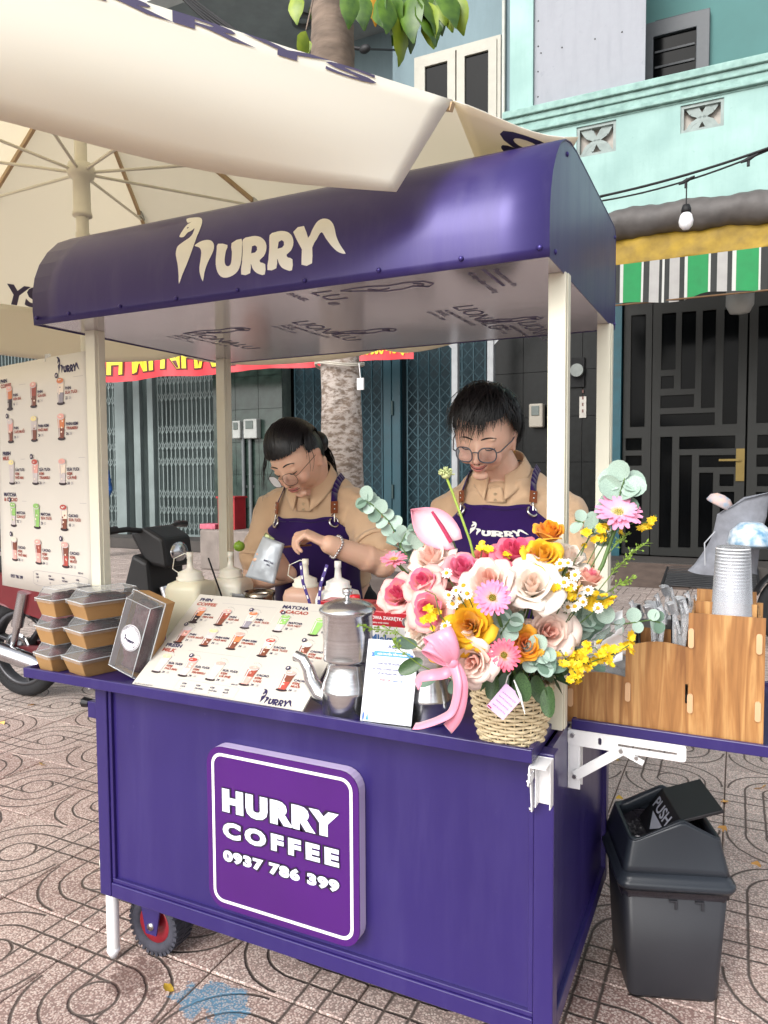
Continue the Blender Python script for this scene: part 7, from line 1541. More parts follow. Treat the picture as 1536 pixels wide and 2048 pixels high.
def person(label, skin, head, spine, sh, arms, hip, hands, smile, glasses, apron_w, voxel=.005, logo_on=False, apron_top=3.35, strap=True, tall_collar=1.0):
    t = thing('person', label, 'person', (hip.x, hip.y, 0)); mb = MB()
    torso_mb(mb, spine, 0, len(spine) - 1.0001); N0 = spine[-1][0]
    mb.tube([N0 - V((0, 0, .05)), N0, head.w(0, -.035, -.06), head.w(0, -.02, -.02)], [.066 * K, .061 * K, .058 * K, .055 * K], 18); head.build(mb)
    for (S, E_, W_), hd in zip(arms, hands):
        chain(mb, [S, E_, W_], [.058 * K, .045 * K, .030 * K], 14); m_ = E_.lerp(W_, .3); mb.ball(m_, .044 * K, 12, 8)
        if hd: hd(mb, W_)
    for q in (-1, 1):
        a = hip + spine[0][3] * (q * .1); kn_ = V((a.x, a.y + .01 - .04, .52)); an_ = V((a.x, a.y + .03, .09)); chain(mb, [a, kn_, an_], [.09, .062, .042], 14); mb.ball(V((a.x, a.y - .05, .05)), (.042, .12, .04), 12, 8)
    body = remeshed('body', mb, skin, t, voxel, 3)
    me = body.data; ca = me.attributes.new('blush', 'FLOAT', 'POINT'); co = np.empty(len(me.vertices) * 3); me.vertices.foreach_get('co', co); co = co.reshape(-1, 3)
    bl = np.zeros(len(co))
    for (x, y, z, r_, s_) in ((.042, .08, -.04, .03, .35), (-.042, .08, -.04, .03, .35), (0, .108, -.038, .016, .25), (.078, -.01, -.01, .03, .3), (-.078, -.01, -.01, .03, .3)):
        d2 = ((co - np.array(head.w(x, y, z))) ** 2).sum(1); bl += s_ * np.exp(-d2 / (r_ * K) ** 2)
    ca.data.foreach_set('value', bl)
    head.details(body, smile, glasses)
    # polo shirt with sleeves
    sb_ = MB(); torso_mb(sb_, spine, .6, len(spine) - 1.02, .014)
    for S, E_, W_ in arms:
        e = S.lerp(E_, .72); inn = S.lerp(spine[-2][0], .35); chain(sb_, [inn, S, S.lerp(E_, .4), e], [.075 * K, .074 * K, .071 * K, .073 * K], 16)
    shirt = remeshed('polo_shirt', sb_, SHIRT, t, .0075, 6, .0046)
    for S, E_, W_ in arms:
        e0, e1 = S.lerp(E_, .66), S.lerp(E_, .73); MB().tube([e0, e1], .0765 * K, 22, cap=False).build('cuff', SHIRT, shirt, solid=.004)
    sd, fr = spine[-1][3], spine[-1][4]; cm = MB(); NC = N0 + V((0, 0, .0))
    def colf(u, v):              # turned-down collar open at the front
        a = .34 + (2 * pi - .68) * u; r_ = (.066 + .022 * v) * K; dn = .036 - .044 * v - .020 * v * (math.cos(a) > 0) * math.cos(a) ** 2
        return NC + sd * math.sin(a) * r_ * 1.02 + fr * (math.cos(a) * r_ * (1.0 + .35 * v * max(0, math.cos(a)) ** 4)) + V((0, 0, .008 + dn * tall_collar - .022 * max(0, math.cos(a))))
    cm.grid(colf, 40, 6); cm.build('collar', SHIRT, shirt, solid=.004)
    th_ = lambda q: q
    pl = MB(); T1 = len(spine) - 1.05
    for i in range(8): pass
    pl.grid(lambda u, v: torso_pt(spine, T1 - .75 * v, (u - .5) * .3, .021), 4, 8); pl.build('placket', SHIRT, shirt, solid=.003)
    bt_ = MB()
    for k in range(2): p = torso_pt(spine, T1 - .3 - .3 * k, 0, .024); bt_.tube([p, p + fr * .003], .006, 10)
    bt_.build('buttons', M('button_beige', '#c9b08f', .3), shirt)
    # apron
    TB = 0.0
    def ap(u, v):                # v 0 at the top edge, 1 at the hem
        if v < .62:
            q = v / .62; tt = apron_top + (TB - apron_top) * q; hw_ = apron_w * (.47 + .53 * min(1, q / .42) ** 1.1) * 1.25; return torso_pt(spine, max(tt, 0), u * hw_, .026 + .004 * math.sin(u * 7 + v * 9))
        q = (v - .62) / .38; p = torso_pt(spine, 0, u * apron_w * 1.25, .03 + .02 * q + .012 * q * math.sin(u * 11)); return p - V((0, 0, .52 * q))
    apm = MB().grid(lambda v, u: ap(u * 2 - 1, v), 44, 30).build('apron', APRON, t, solid=.003, off=1)
    hem = MB().grid(lambda v, u: ap(u * 2 - 1, .002 + .028 * v) + (ap(u * 2 - 1, .01) - torso_pt(spine, 2, 0, -.05)).normalized() * .003, 2, 30); hem.build('apron_hem', APRON, apm, solid=.002, off=1)
    CHR = M('chrome', '#c9c6c0', .18, metal=1, var=.05)
    for q in (-1, 1):
        c0 = ap(q * .84, .045); nr = (c0 - torso_pt(spine, 2.6, 0, -.08)).normalized(); upv = (ap(q * .84, 0) - c0).normalized()
        ring = [c0 + nr * .006 + (upv * math.cos(a) + nr.cross(upv) * math.sin(a)) * .0175 for a in np.linspace(0, 2 * pi, 21)]; MB().tube(ring, .0042, 8, cap=False).build('eyelet', CHR, apm)
        tp_ = torso_pt(spine, len(spine) - 1.28, q * .95, .032); c1 = c0.lerp(tp_, .34) + nr * .008; c2 = c0.lerp(tp_, .8) + nr * .01
        MB().tube([c0 + nr * .011, c0.lerp(c1, .55) + nr * .006, c1], .003, 8).tube([c1 + nr.cross(upv) * -.014, c1 + nr.cross(upv) * .014], .003, 6).build('clip', CHR, apm)
        lt_ = MB().bar(c1, c2, .028, .005, up=nr).build('leather_tab', LEATH, apm, bevel=.001)
        rv_ = MB()
        for f_ in (.35, .72): rv_.ball(c1.lerp(c2, f_) + nr * .003, .0038, 8, 6)
        rv_.build('rivet', CHR, lt_)
        ns = len(spine) - 1
        path = [c2 - (c2 - c1) * .1] + [torso_pt(spine, ns - .3 + .22 * math.sin(f_ * pi) * (1), q * (.95 + 1.3 * f_), .028) for f_ in np.linspace(.15, 1, 7)]
        sm_ = MB()
        for i_ in range(len(path) - 1):
            nn = (path[i_] - spine[-2][0]).normalized(); dd = (path[i_ + 1] - path[i_]).normalized(); w0 = dd.cross(nn).normalized() * .0135; n1 = (path[i_ + 1] - spine[-2][0]).normalized(); sm_.add([path[i_] - w0, path[i_] + w0, path[i_ + 1] + w0, path[i_ + 1] - w0], [(0, 1, 2, 3)], 0, True)
        sm_.build('strap', APRON, apm, solid=.003)
    if logo_on:
        pr = MB(); o_ = ap(0, .16)
        def wr(p): 
            tz = .13 - p.z / .73; q = ap(p.x / .155, max(0, tz)); n_ = (ap(p.x / .155 + .03, tz) - q).cross(ap(p.x / .155, max(0, tz - .02)) - q).normalized(); n_ = n_ if n_.dot(fr) > 0 else -n_; return q + n_ * .0055
        logo(pr, (-.066, 0, -.035), (1, 0, 0), (0, 0, 1), .132, wrap=wr); pr.build('apron_logo', WHITE_PRINT, apm)
    pk = MB().grid(lambda v, u: ap(-.1 + .5 * u, .47 + .13 * v) + fr * .008, 6, 6).build('pocket', APRON, apm, solid=.003); 
    # trousers, shoes
    tm_ = MB()
    for q in (-1, 1):
        a = hip + spine[0][3] * (q * .1); chain(tm_, [a, V((a.x, a.y - .03, .52)), V((a.x, a.y + .03, .1))], [.112, .082, .068], 16)
    tm_.ball(hip, (.19, .13, .13), 18, 12); remeshed('trousers', tm_, TROU, t, .012, 4, .003)
    for q in (-1, 1):
        a = hip + spine[0][3] * (q * .1); MB().lathe([(.001, 0), (.05, 0), (.053, .02), (.05, .05), (.03, .085), (.001, .095)], 20, Matrix.Translation((a.x, a.y - .03, .001)) @ Matrix.Scale(2.4, 4, (0, 1, 0))).build('shoe', SHOE, t)
    return t, body
def strand(mb, pts, w0, w1, head):
    k = len(pts)
    for i, p in enumerate(pts):
        d = (pts[min(i + 1, k - 1)] - pts[max(i - 1, 0)]).normalized(); n_ = (p - head.c).normalized(); s_ = d.cross(n_).normalized(); w_ = w0 + (w1 - w0) * (i / (k - 1)) ** 1.5; mb.v += [tuple(p - s_ * w_), tuple(p + n_ * w_ * .5), tuple(p + s_ * w_)]
    o = len(mb.v) - 3 * k
    for i in range(k - 1):
        for j in (0, 1): mb.f.append([o + i * 3 + j, o + i * 3 + j + 1, o + i * 3 + j + 4, o + i * 3 + j + 3]); mb.m.append(0); mb.s.append(True)
def slerp(a, b, t): a, b = V(a).normalized(), V(b).normalized(); return a.slerp(b, t)
def hair_shell(head, inside, lift=.007):
    """skull cap of hair, cut to the hairline given by inside(x, y, z)"""
    mb = MB(); n, m = 60, 40; ok = {}; vs = []
    for i in range(m + 1):
        t = pi * i / m * .82
        for j in range(n):
            a = 2 * pi * j / n; d = V((math.sin(t) * math.cos(a), math.sin(t) * math.sin(a), math.cos(t))) if i else V((0, .0001, 1)); ok[len(vs)] = inside(*d); vs.append(head.surf(d, 1.03, lift * (1 + .25 * noise.noise(d * 4))))
    fs = [(i * n + j, (i + 1) * n + j, (i + 1) * n + (j + 1) % n, i * n + (j + 1) % n) for i in range(m) for j in range(n)]
    mb.add(vs, [f for f in fs if sum(ok[q] for q in f) >= 3], 0, True); return mb
def spine_of(pts, side, fr_up=None):
    side = V(side).normalized(); o = []
    for i, (p, hw, hd) in enumerate(pts):
        a, b = V(pts[max(i - 1, 0)][0]), V(pts[min(i + 1, len(pts) - 1)][0]); d = (b - a).normalized(); o.append((V(p), hw * K, hd * K, side, side.cross(d) * -1 if side.cross(d).y > 0 else side.cross(d)))
    return o

# --- the taller person on the right: short hair, grey round glasses, smiling down
h2 = Head((.985, .725, 1.612), rad(3), rad(-27), rad(-4), K * 1.02, 1.08)
sp2 = spine_of([((1.0, .985, .98), .185, .135), ((1.0, .975, 1.1), .178, .135), ((1.0, .955, 1.22), .187, .135), ((1.0, .93, 1.33), .20, .125), ((1.0, .895, 1.425), .155, .1), ((1.0, .862, 1.487), .075, .072)], (1, .06, 0))
armsP2 = [(V((.795, .915, 1.335)), V((.735, .80, 1.08)), V((.93, .60, .985))), (V((1.205, .935, 1.335)), V((1.285, .80, 1.08)), V((1.19, .57, .985)))]
hd2 = [lambda mb, w_: hand(mb, w_, (.75, -.6, -.1), (0, -.2, -1), (.5, .7, .1), (30, 35, 25)), lambda mb, w_: hand(mb, w_, (-.6, -.75, -.1), (0, -.2, -1), (-.6, .6, .1), (30, 35, 25))]
per2, body2 = person('smiling person with short black hair, grey glasses and white logo on purple apron', SKIN_B, h2, sp2, None, armsP2, V((1.0, 1.0, .95)), hd2, 1.0, 'thick', .9, logo_on=True, apron_top=4.05)
def line2(x, y, z): return z > .50 + (.10 * x if x > 0 else .04) if y > .25 else (z > -.05 - .45 * max(0, -y) if y < -.1 else z > .05 + .7 * (y + .1))
hm = hair_shell(h2, line2, .009)
crown2 = V((.1, -.35, .93))
for k in range(900):
    a = R.uniform(0, 2 * pi); e = V((math.cos(a), math.sin(a), 0))
    lowz = ((.50 if e.x > .25 else .40) + R.uniform(-.08, .1) if e.y > .35 else (.08 if e.y > -.1 else -.35)) + R.uniform(-.12, .1)
    if e.y > .35: lowz -= .22 * (1 - min(1, abs(e.x + .35) / .6)) * R.uniform(0, 1) ** 1.5
    end = V((e.x * (1 - lowz ** 2) ** .5, e.y * (1 - lowz ** 2) ** .5, lowz)); st_ = (crown2 + V((R.gauss(0, .32), R.gauss(0, .3), 0))).normalized(); lift = R.uniform(.006, .017)
    if R.random() < .12: lift += .01
    strand(hm, [h2.surf(slerp(st_, end, t), 1.03, lift + (.012 * math.sin(pi * t)) + R.uniform(0, .003) + (.006 * (t ** 3) if e.y > .3 else 0)) for t in np.linspace(0, 1, 7)], R.uniform(.0016, .0034), .0003, h2)
for k in range(26):            # flyaway hairs
    d = V((R.uniform(-.8, .8), R.uniform(-.7, .5), R.uniform(.6, 1))).normalized(); p = h2.surf(d, 1.03, .018); hm.tube([p, p + (d + V((0, 0, -.1))) * .012 + V((R.uniform(-.012, .012), 0, 0)), p + d * .018 + V((R.uniform(-.03, .03), R.uniform(-.01, .01), -.004))], .0005, 3)
hm.build('hair', HAIR, body2)
er = MB(); c_ = h2.w(.084, -.004, -.052); er.tube([c_ + (h2.f * math.cos(a) + h2.u * math.sin(a)) * .007 for a in np.linspace(0, 2 * pi, 17)], .0014, 6, cap=False); er.build('earring', M('gold', '#c29a4a', .25, metal=1), body2)

# --- the person on the left: hair tied back, bent over a pouch with a spoon
h1 = Head((.285, .69, 1.548), rad(-4), rad(-38), rad(9), K * 1.0, 1.02)
sp1 = spine_of([((.22, 1.0, .97), .17, .125), ((.225, .98, 1.09), .16, .12), ((.235, .94, 1.21), .168, .12), ((.25, .895, 1.315), .188, .115), ((.262, .85, 1.395), .148, .09), ((.272, .81, 1.452), .066, .064)], (1, .12, .02))
W1 = V((.49, .565, 1.245)); Wr = V((.30, .60, 1.13))
armsP1 = [(V((.065, .865, 1.335)), V((.05, .74, 1.075)), Wr), (V((.435, .905, 1.345)), V((.607, .735, 1.165)), W1)]
grip = {}
def hl(mb, w_):                # her left hand pinches a spoon, knuckles up
    grip['l'] = hand(mb, w_, (-.86, -.28, .42), (-.35, -.2, -.9), (-.35, .85, .1), (38, 62, 38), .05, K * .95, 32, True)
def hr(mb, w_):                # her right hand holds the pouch from behind and beside
    grip['r'] = hand(mb, w_, (.1, -.8, .32), (-.95, -.15, .05), (.05, .3, .95), (26, 32, 22), .06, K * .92, 22)
per1, body1 = person('person with tied back black hair and thin glasses bending over a pale pouch', SKIN_A, h1, sp1, None, armsP1, V((.22, 1.02, .95)), [hr, hl], 0, 'thin', .9, apron_top=3.85)
def line1(x, y, z): return z > .44 + .02 * abs(x) if y > .3 else (z > -.12 - .5 * max(0, -y) if y < -.15 else z > .0 + 1.0 * (y + .15))
hm = hair_shell(h1, line1, .005); tail = h1.w(0, -.115, -.03)
for k in range(760):
    a = R.uniform(-1.9, 1.9); fy = math.cos(a); z0 = (.46 if fy > .3 else .18) + R.uniform(-.05, .1)
    st_ = V((math.sin(a) * (1 - z0 * z0) ** .5, fy * (1 - z0 * z0) ** .5, z0)); end = V((R.uniform(-.15, .15), -1, -.05 + R.uniform(-.2, .2))); mid_ = V((math.sin(a) * .75, -.1 + .25 * fy, .72)).normalized(); lf = R.uniform(.005, .010)
    pts = [slerp(slerp(st_, mid_, t), slerp(mid_, end, t), t) for t in np.linspace(0, 1, 9)]; strand(hm, [h1.surf(p, 1.03, lf + .006 * math.sin(pi * i / 8)) for i, p in enumerate(pts)], R.uniform(.0012, .0028), .0006, h1)
hm.ball(tail, (.045, .04, .045), 14, 10)
for k in range(90):            # pony tail and wisps by the face
    s_ = tail + V((R.gauss(0, .012), R.gauss(0, .01), R.gauss(0, .012))); d = (h1.f * -.5 + V((0, 0, -1)) + V((R.gauss(0, .12), R.gauss(0, .1), 0))).normalized(); strand(hm, [s_ + d * (.16 * t) + h1.f * -.03 * math.sin(pi * t) for t in np.linspace(0, 1, 6)], .003, .0006, h1)
for sx, n_ in ((-1, 16), (1, 4)):
    for k in range(n_):
        a = V((sx * R.uniform(.7, .95), R.uniform(.1, .5 if sx < 0 else .1), R.uniform(.25, .55))).normalized(); p = h1.surf(a, 1.03, .008); L_ = R.uniform(.06, .17 if sx < 0 else .1); q = V((sx * R.uniform(0, .012), -.01, -1)); pts = [p + (q * L_ * t) + h1.s * sx * (.02 * math.sin(2.2 * t)) + h1.f * (.012 * math.sin(3 * t + k)) for t in np.linspace(0, 1, 6)]; hm.tube(pts, [.0011, .001, .0009, .0008, .0006, .0003], 4)
hm.build('hair', HAIR, body1)
bl_ = MB(); ax_ = (W1 - armsP1[1][1]).normalized(); bx1 = ax_.cross(V((0, 0, 1))).normalized(); by1 = ax_.cross(bx1); c_ = W1.lerp(armsP1[1][1], .12)
for k in range(22): a = 2 * pi * k / 22; bl_.ball(c_ + (bx1 * math.cos(a) + by1 * math.sin(a)) * .0375 + ax_ * .003 * math.sin(3 * a), .0055, 8, 6)
bl_.build('bracelet', M('bead_silver', '#c7c2c0', .25, metal=.7, var=.2, scale=90), body1)
# pouch and spoon
pc = [atY(x, y, Y) for x, y, Y in ((527, 1072, .5), (568, 1088, .5), (548, 1168, .47), (491, 1153, .47))]
def pouch(u, v, s_):
    a = pc[0].lerp(pc[1], u); b = pc[3].lerp(pc[2], u); p = a.lerp(b, v); n_ = (pc[1] - pc[0]).cross(pc[3] - pc[0]).normalized(); n_ = n_ if n_.y < 0 else -n_
    return p + n_ * s_ * (.022 * math.sin(pi * u) ** .6 * (.35 + .65 * math.sin(pi * min(1, v * .9 + .1))) + .0012) + n_ * .003 * noise.noise((u * 6, v * 6, s_))
po_ = thing('pouch', 'pale silver pouch held open by the person on the left', 'pouch', pc[3].lerp(pc[2], .5))
FOIL = M('pouch_silver', '#b9bfc4', .38, metal=.25, var=.05, scale=8, bump=.12, bscale=40)
MB().grid(lambda u, v: pouch(u, v, 1), 14, 16).grid(lambda u, v: pouch(1 - u, v, -1), 14, 16).build('bag', FOIL, po_, solid=.0008)
MB().grid(lambda u, v: pouch(u * .5 + .05, .04 - .14 * v * (1 - .4 * u), 0) + V((0, -.004, 0)), 8, 4).build('flap', M('pouch_inside', '#8d9468', .3, metal=.4, var=.15, scale=30), po_, solid=.001)
pp2 = MB(); e1 = (pc[1] - pc[0]).normalized(); e2 = (pc[0] - pc[3]).normalized(); n_ = e1.cross(e2)
letter(pp2, 'MATCHA', pouch(.55, .52, 1) - V((0, .003, 0)), e1, e2, .007, bold=.03); letter(pp2, '1KG', pouch(.68, .60, 1) - V((0, .003, 0)), e1, e2, .006, bold=.03); pp2.build('print', INK, po_)
tip = grip['l'][0][0].lerp(grip['l'][1], .5); pin = pc[0].lerp(pc[1], .8).lerp(pc[2], .12)
tag(MB().tube([tip + (tip - pin).normalized() * .05, tip, pin], [.0035, .0035, .004], 8).ball(pin, (.012, .008, .014), 10, 8).build('spoon', M('wood_spoon', '#8a5f3a', .6, var=.15)), 'thin wooden spoon dipped into the silver pouch', 'spoon')

# --- a passer-by far behind, blue helmet and jacket
def passer_by():
    g0 = atY(203, 905, 8.0); x0 = g0.x - .12; y0 = 8.0; kk = 1.12; t = thing('person', 'distant person in blue helmet, blue jacket and jeans behind the left post', 'person', (x0, y0, 0))
    mb = MB(); zt = g0.z + .1
    hh = Head((x0, y0 - .02, g0.z - .1), rad(40), rad(-6), 0, 1.12)
    sp_ = spine_of([((x0, y0, 1.0), .16, .11), ((x0, y0, 1.15), .15, .11), ((x0, y0, 1.35), .18, .12), ((x0, y0, 1.5), .17, .1), ((x0, y0, g0.z - .29), .07, .07)], (1, .3, 0))
    torso_mb(mb, sp_, 0, 3.99); mb.tube([V((x0, y0, g0.z - .32)), V((x0, y0, g0.z - .15))], .06, 10); hh.build(mb); arms_ = []
    for q in (-1, 1):
        s_ = V((x0 + q * .2, y0, 1.5)); e = V((x0 + q * .25, y0 + .02, 1.2)); w_ = V((x0 + q * .22, y0 - .1, .95)); chain(mb, [s_, e, w_], [.06, .05, .036], 10); arms_.append((s_, e, w_)); hand(mb, w_, (0, -.2, -1), (-q, 0, 0), (0, -1, 0), (15, 20, 15), k=1.1)
        chain(mb, [V((x0 + q * .1, y0, .98)), V((x0 + q * .1, y0 - .02, .55)), V((x0 + q * .1, y0 + .02, .1))], [.09, .065, .045], 10); mb.ball((x0 + q * .1, y0 - .05, .05), (.04, .12, .045), 10, 6)
    b = remeshed('body', mb, SKIN_A, t, .012, 2)
    jm = MB(); torso_mb(jm, sp_, 0, 3.6, .02)
    for s_, e, w_ in arms_: chain(jm, [s_, e, e.lerp(w_, .9)], [.078, .068, .055], 12)
    remeshed('jacket', jm, M('jacket_blue', '#24518f', .7, var=.15, scale=6), t, .016, 3, .006)
    tj = MB()
    for q in (-1, 1): chain(tj, [V((x0 + q * .1, y0, 1.0)), V((x0 + q * .1, y0 - .02, .55)), V((x0 + q * .1, y0 + .02, .12))], [.115, .085, .065], 12)
    remeshed('jeans', tj, M('jeans_blue', '#3a4a63', .85, var=.15), t, .016, 3, .004)
    hl_ = MB().lathe([(.001, .15), (.07, .14), (.125, .08), (.14, 0), (.138, -.03), (.125, -.03)], 24, Matrix.Translation(hh.w(0, -.01, .03))); hl_.add([hh.w(x, y, .02) for x, y in ((-.08, .1), (-.05, .16), (.05, .16), (.08, .1))], [(0, 1, 2, 3)]); hl_.build('helmet', M('helmet_blue', '#2d5fa8', .3, var=.1, coat=.4), t, solid=.006)
passer_by()
# ------------------------------------------------------------------ motorbikes and odds and ends behind
def tf(mb, Mx): mb.v = [tuple(Mx @ V(v)) for v in mb.v]; return mb
def motorbike(label, Mx, body_mat, mirrors):
    """underbone motorbike, rear axle above the origin, front towards +x of its own frame"""
    t = thing('motorbike', label, 'motorbike', Mx.translation, 'parked motorbikes'); S = 1.13; Mx = Mx @ Matrix.Scale(S, 4)
    RB = M('bike_tyre', '#1c1c1e', .85, var=.2, bump=.2); AL = M('bike_alloy', '#4b4b4e', .4, metal=.6, var=.1); CH = M('bike_chrome', '#c2c3c6', .2, metal=1, var=.08); BK = M('bike_black', '#161618', .5, var=.15)
    def b(name, mb, mat, par=None, **k): return tf(mb, Mx).build(name, mat, par or t, **k)
    RX = Matrix.Rotation(pi / 2, 4, 'X')
    for cx in (0, 1.24):
        Wm = Matrix.Translation((cx, 0, .29)) @ RX
        w_ = b('wheel', MB().lathe([(.215, -.03), (.25, -.042), (.28, -.03), (.29, 0), (.28, .03), (.25, .042), (.215, .03), (.215, -.03)], 44, Wm), RB)
        rm_ = MB().lathe([(.2, -.03), (.222, -.034), (.222, .034), (.2, .03), (.2, -.03)], 40, Wm).lathe([(.001, -.05), (.05, -.045), (.06, 0), (.05, .045), (.001, .05)], 20, Wm)
        b('rim', rm_, AL, w_)
        for q in range(3):
            a = 2 * pi * q / 3 + .5; b('spoke', MB().bar((cx + .05 * math.cos(a), 0, .29 + .05 * math.sin(a)), (cx + .205 * math.cos(a + .25), 0, .29 + .205 * math.sin(a + .25)), .022, .05, up=(0, 1, 0)), AL, w_, bevel=.006)
        b('brake_disc', MB().lathe([(.06, .048), (.1, .048), (.1, .052), (.06, .052), (.06, .048)], 28, Wm), CH, w_)
    for s_ in (-1, 1):
        b('shock_absorber', MB().tube([(.02, s_ * .1, .31), (.06, s_ * .1, .44)], [.02, .02], 12).tube([(.06, s_ * .1, .44), (.12, s_ * .1, .64)], [.033, .033], 14), CH)
        b('fork', MB().tube([(1.24, s_ * .075, .29), (1.08, s_ * .075, .72)], [.022, .026], 10), CH)
    b('swing_arm', MB().bar((0, .075, .29), (.5, .06, .33), .03, .05).bar((0, -.075, .29), (.5, -.06, .33), .03, .05), M('swingarm_red', '#5a2024', .5, var=.2))
    b('exhaust', MB().tube([(.55, -.1, .2), (.3, -.13, .22), (.22, -.135, .25), (-.22, -.14, .33)], [.025, .03, .048, .052], 16), CH); b('exhaust_tip', MB().tube([(-.22, -.14, .33), (-.27, -.14, .34)], [.053, .03], 16), BK)
    b('engine', MB().tube([(.46, -.14, .33), (.46, .14, .33)], .12, 18).tube([(.55, 0, .33), (.78, 0, .37)], .075, 14), M('engine_grey', '#55565a', .5, metal=.5, var=.2))
    def hull(pts, hw, name, mat, par=None):
        mb = MB(); n = len(pts); mb.prism(pts, hw * 2, Matrix(((1, 0, 0, 0), (0, 0, -1, hw), (0, 1, 0, 0), (0, 0, 0, 1)))); return b(name, mb, mat, par, bevel=.025, seg=3)
    hull([(-.3, .62), (-.22, .74), (.1, .74), (.42, .66), (.62, .5), (.78, .48), (.74, .4), (.5, .38), (.3, .5), (0, .56)], .095, 'side_cover', body_mat)
    hull([(.72, .44), (.9, .42), (1.06, .62), (1.04, .86), (.94, .9), (.86, .66)], .15, 'leg_shield', BK)
    hull([(1.0, .84), (1.14, .82), (1.12, .98), (1.0, 1.04), (.9, 1.0)], .12, 'headlight_cowl', BK); b('headlight', MB().ball((1.125, 0, .9), (.03, .075, .055), 16, 10), CH)
    hull([(-.2, .745), (.1, .76), (.5, .68), (.56, .73), (.3, .82), (-.2, .83)], .12, 'seat', M('seat_black', '#19191b', .6, var=.1, bump=.1, bscale=200))
    b('tail_light', MB().ball((-.31, 0, .7), (.04, .08, .045), 14, 8), M('tail_red', '#8c1420', .25, var=.1, coat=.5)); b('rack', MB().tube([(-.1, .09, .83), (-.36, .09, .86), (-.36, -.09, .86), (-.1, -.09, .83)], .012, 8), CH)
    fdr = MB().grid(lambda u, v: V((1.24 + .32 * math.cos(rad(20 + 130 * u)), -.06 + .12 * v, .29 + .32 * math.sin(rad(20 + 130 * u)) + .02 * math.sin(pi * v))), 14, 4); b('front_fender', fdr, BK, solid=.004)
    fdr = MB().grid(lambda u, v: V((.32 * math.cos(rad(60 + 110 * u)), -.06 + .12 * v, .3 + .33 * math.sin(rad(60 + 110 * u)))), 14, 4); b('rear_fender', fdr, BK, solid=.004)
    b('number_plate', MB().box((-.365, -.09, .44), (-.36, .09, .58)), M('plate_white', '#d0d0cc', .5))
    b('handlebar', MB().tube([(.9, -.34, 1.02), (.96, -.2, 1.03), (1.0, 0, 1.0), (.96, .2, 1.03), (.9, .34, 1.02)], .014, 8).tube([(.9, -.36, 1.02), (.93, -.24, 1.03)], .02, 10).tube([(.9, .36, 1.02), (.93, .24, 1.03)], .02, 10), BK)
    for s_ in ((-1, 1) if mirrors else ()):
        m_ = b('mirror', MB().tube([(.97, s_ * .18, 1.03), (.96, s_ * .24, 1.15), (.97, s_ * .28, 1.2)], .007, 6).ball((.97, s_ * .3, 1.22), (.015, .065, .045), 14, 8), BK); b('mirror_glass', MB().ball((.958, s_ * .3, 1.22), (.006, .055, .036), 14, 8), CH, m_)
    b('kickstand', MB().tube([(.42, .1, .24), (.36, .2, .005)], .012, 8), BK); b('foot_peg', MB().tube([(.5, -.22, .25), (.5, .22, .25)], .016, 8), BK)
    return t
def base(x, y, rz): return Matrix.Translation((x, y, 0)) @ Matrix.Rotation(rz, 4, 'Z')
motorbike('dark red motorbike parked behind the menu poster with chrome shock and exhaust', base(-2.56, 1.74, rad(4)), M('bike_red', '#5e1119', .3, var=.1, coat=.5), False)
motorbike('dark motorbike with grey jacket parked before the glazed doors at right', base(3.55, 5.7, rad(196)), M('bike_dark', '#2a2b30', .35, var=.15, coat=.4), True)
# jacket hung over the mirror side, patterned helmet and cap on the right motorbike
jk = atY(1462, 1062, 5.3)
def jf(u, v):
    w_ = .2 + .07 * v - .05 * math.sin(4 * v); a = 2 * pi * u; top = .34 + .05 * math.cos(a) if v < .15 else .30
    return V((jk.x + .1 * (1 - v) + w_ * math.cos(a) * (1 + .12 * math.sin(5 * v + 2 * a)) - .06 * v, jk.y + .13 * math.sin(a) + .02 * math.sin(9 * u + 6 * v), jk.z + top - .66 * v ** .8 + .012 * math.sin(3 * a + 4 * v) * v - (.06 if v == 0 else 0) - .10 * max(0, -math.cos(a)) * (1 - v)))
jt = thing('jacket', 'grey jacket hung over the handlebar of the right motorbike', 'jacket', jk); MB().grid(jf, 36, 22).build('cloth', M('jacket_grey', '#7d7f86', .9, var=.14, scale=14, bump=.4, bscale=26), jt); MB().tube([jk + V((-.12, -.1, .0)), jk + V((-.2, -.12, -.1)), jk + V((-.19, -.12, -.34))], .006, 6).build('drawstring', M('string_grey', '#a9abb0', .8), jt)
cp_ = atY(1441, 1003, 5.25); ct = thing('cap', 'small pale floral cap on top of the grey jacket', 'cap', cp_)
FLOR = M('floral_cloth', '#a9b9ca', .7, col2='#c9a595', var=.3, scale=22, detail=1); MB().lathe([(.001, .06), (.05, .052), (.085, .02), (.095, -.03), (.085, -.04), (.001, -.045)], 20, Matrix.Translation(cp_) @ Matrix.Rotation(.5, 4, 'Y'), sx=1.15).build('crown', FLOR, ct)
hp_ = atY(1502, 1078, 5.1); ht = thing('helmet', 'white and blue patterned helmet on the seat of the right motorbike', 'helmet', hp_)
HM = M('helmet_pattern', '#dfe3e6', .3, col2='#5f8fae', var=.05, scale=16, coat=.4, detail=2); MB().lathe([(.001, .14), (.08, .125), (.15, .06), (.175, -.03), (.165, -.06), (.155, -.06)], 28, Matrix.Translation(hp_)).build('shell', HM, ht, solid=.008); MB().grid(lambda u, v: hp_ + V((.16 * math.cos(pi + pi * u), -.12 * math.sin(pi * u) - .06 * v * math.sin(pi * u) - .05, -.05 - .01 * v)), 14, 3).build('peak', M('helmet_peak', '#2a2c30', .4), ht, solid=.006)
bk_ = atY(1505, 1030, 5.6); dj = thing('jacket', 'black folded jacket lying on the right motorbike seat behind the helmet', 'jacket', bk_)
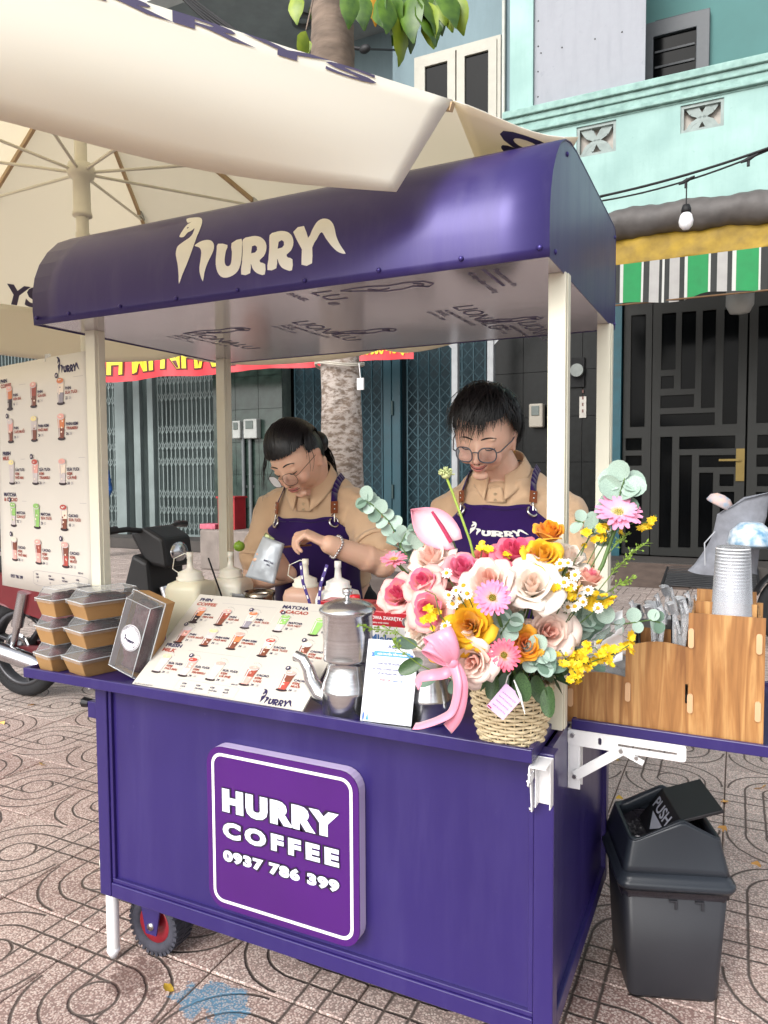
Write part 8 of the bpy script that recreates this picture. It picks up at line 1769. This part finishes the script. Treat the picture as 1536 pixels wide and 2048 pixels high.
MB().grid(lambda u, v: bk_ + V((.42 * (u - .45), .22 * (v - .5), .12 * math.sin(pi * u) * math.sin(pi * v) + .03 * noise.noise((u * 5, v * 5, 2)))), 18, 12).build('cloth', M('jacket_black', '#131316', .85, var=.2, bump=.2, bscale=40), dj, solid=.07)
# low concrete planter, red altar box and clutter along the shop front
def clutter(name, label, cat, mb, mat, **k): return tag(mb.build(name, mat, **k), label, cat)
p_ = atY(470, 1090, 7.4); clutter('stone_block', 'grey concrete block on the pavement before the marble pilaster', 'block', MB().box((p_.x - .6, 7.3, 0), (p_.x + .45, 7.8, .62)), M('block_concrete', '#79706a', .9, var=.18, scale=6, bump=.25), bevel=.03)
a = atY(441, 1068, 7.45); ab = thing('altar_box', 'small red altar box standing on the concrete block', 'altar', (a.x, 7.5, .62)); RD = M('altar_red', '#8e1c22', .45, var=.12)
MB().box((a.x - .02, 7.42, .621), (a.x + .3, 7.46, 1.1)).box((a.x - .02, 7.46, .621), (a.x, 7.7, 1.1)).box((a.x + .28, 7.46, .621), (a.x + .3, 7.7, 1.1)).box((a.x - .04, 7.4, 1.1), (a.x + .32, 7.72, 1.13)).build('case', RD, ab, bevel=.004); MB().lathe([(.001, 0), (.05, 0), (.06, .08), (.04, .12), (.001, .12)], 14, Matrix.Translation((a.x + .14, 7.36, .621))).build('urn', M('urn_gold', '#b07a2c', .4, metal=.4), ab)
clutter('offering_tray', 'pink offering tray beside the red altar box', 'tray', MB().box((a.x - .35, 7.38, .621), (a.x - .05, 7.6, .70)), M('tray_pink', '#b0596a', .6, var=.25, scale=18), bevel=.01)
p_ = atY(548, 1110, 7.2); clutter('clay_pot', 'brown clay pot on the pavement right of the concrete block', 'pot', MB().lathe([(.001, 0), (.13, 0), (.2, .3), (.22, .5), (.19, .52), (.17, .48), (.001, .46)], 24, Matrix.Translation((p_.x - .25, 7.2, .001))), M('clay_brown', '#6d4a3c', .8, var=.2, bump=.15))
p_ = atY(760, 1130, 6.2); clutter('stone_slab', 'low dark stone slab lying near the tree foot', 'slab', MB().box((p_.x - .5, 6.0, 0), (p_.x + .6, 6.5, .28)), M('slab_dark', '#4f4743', .9, var=.2, scale=7, bump=.3), bevel=.04)
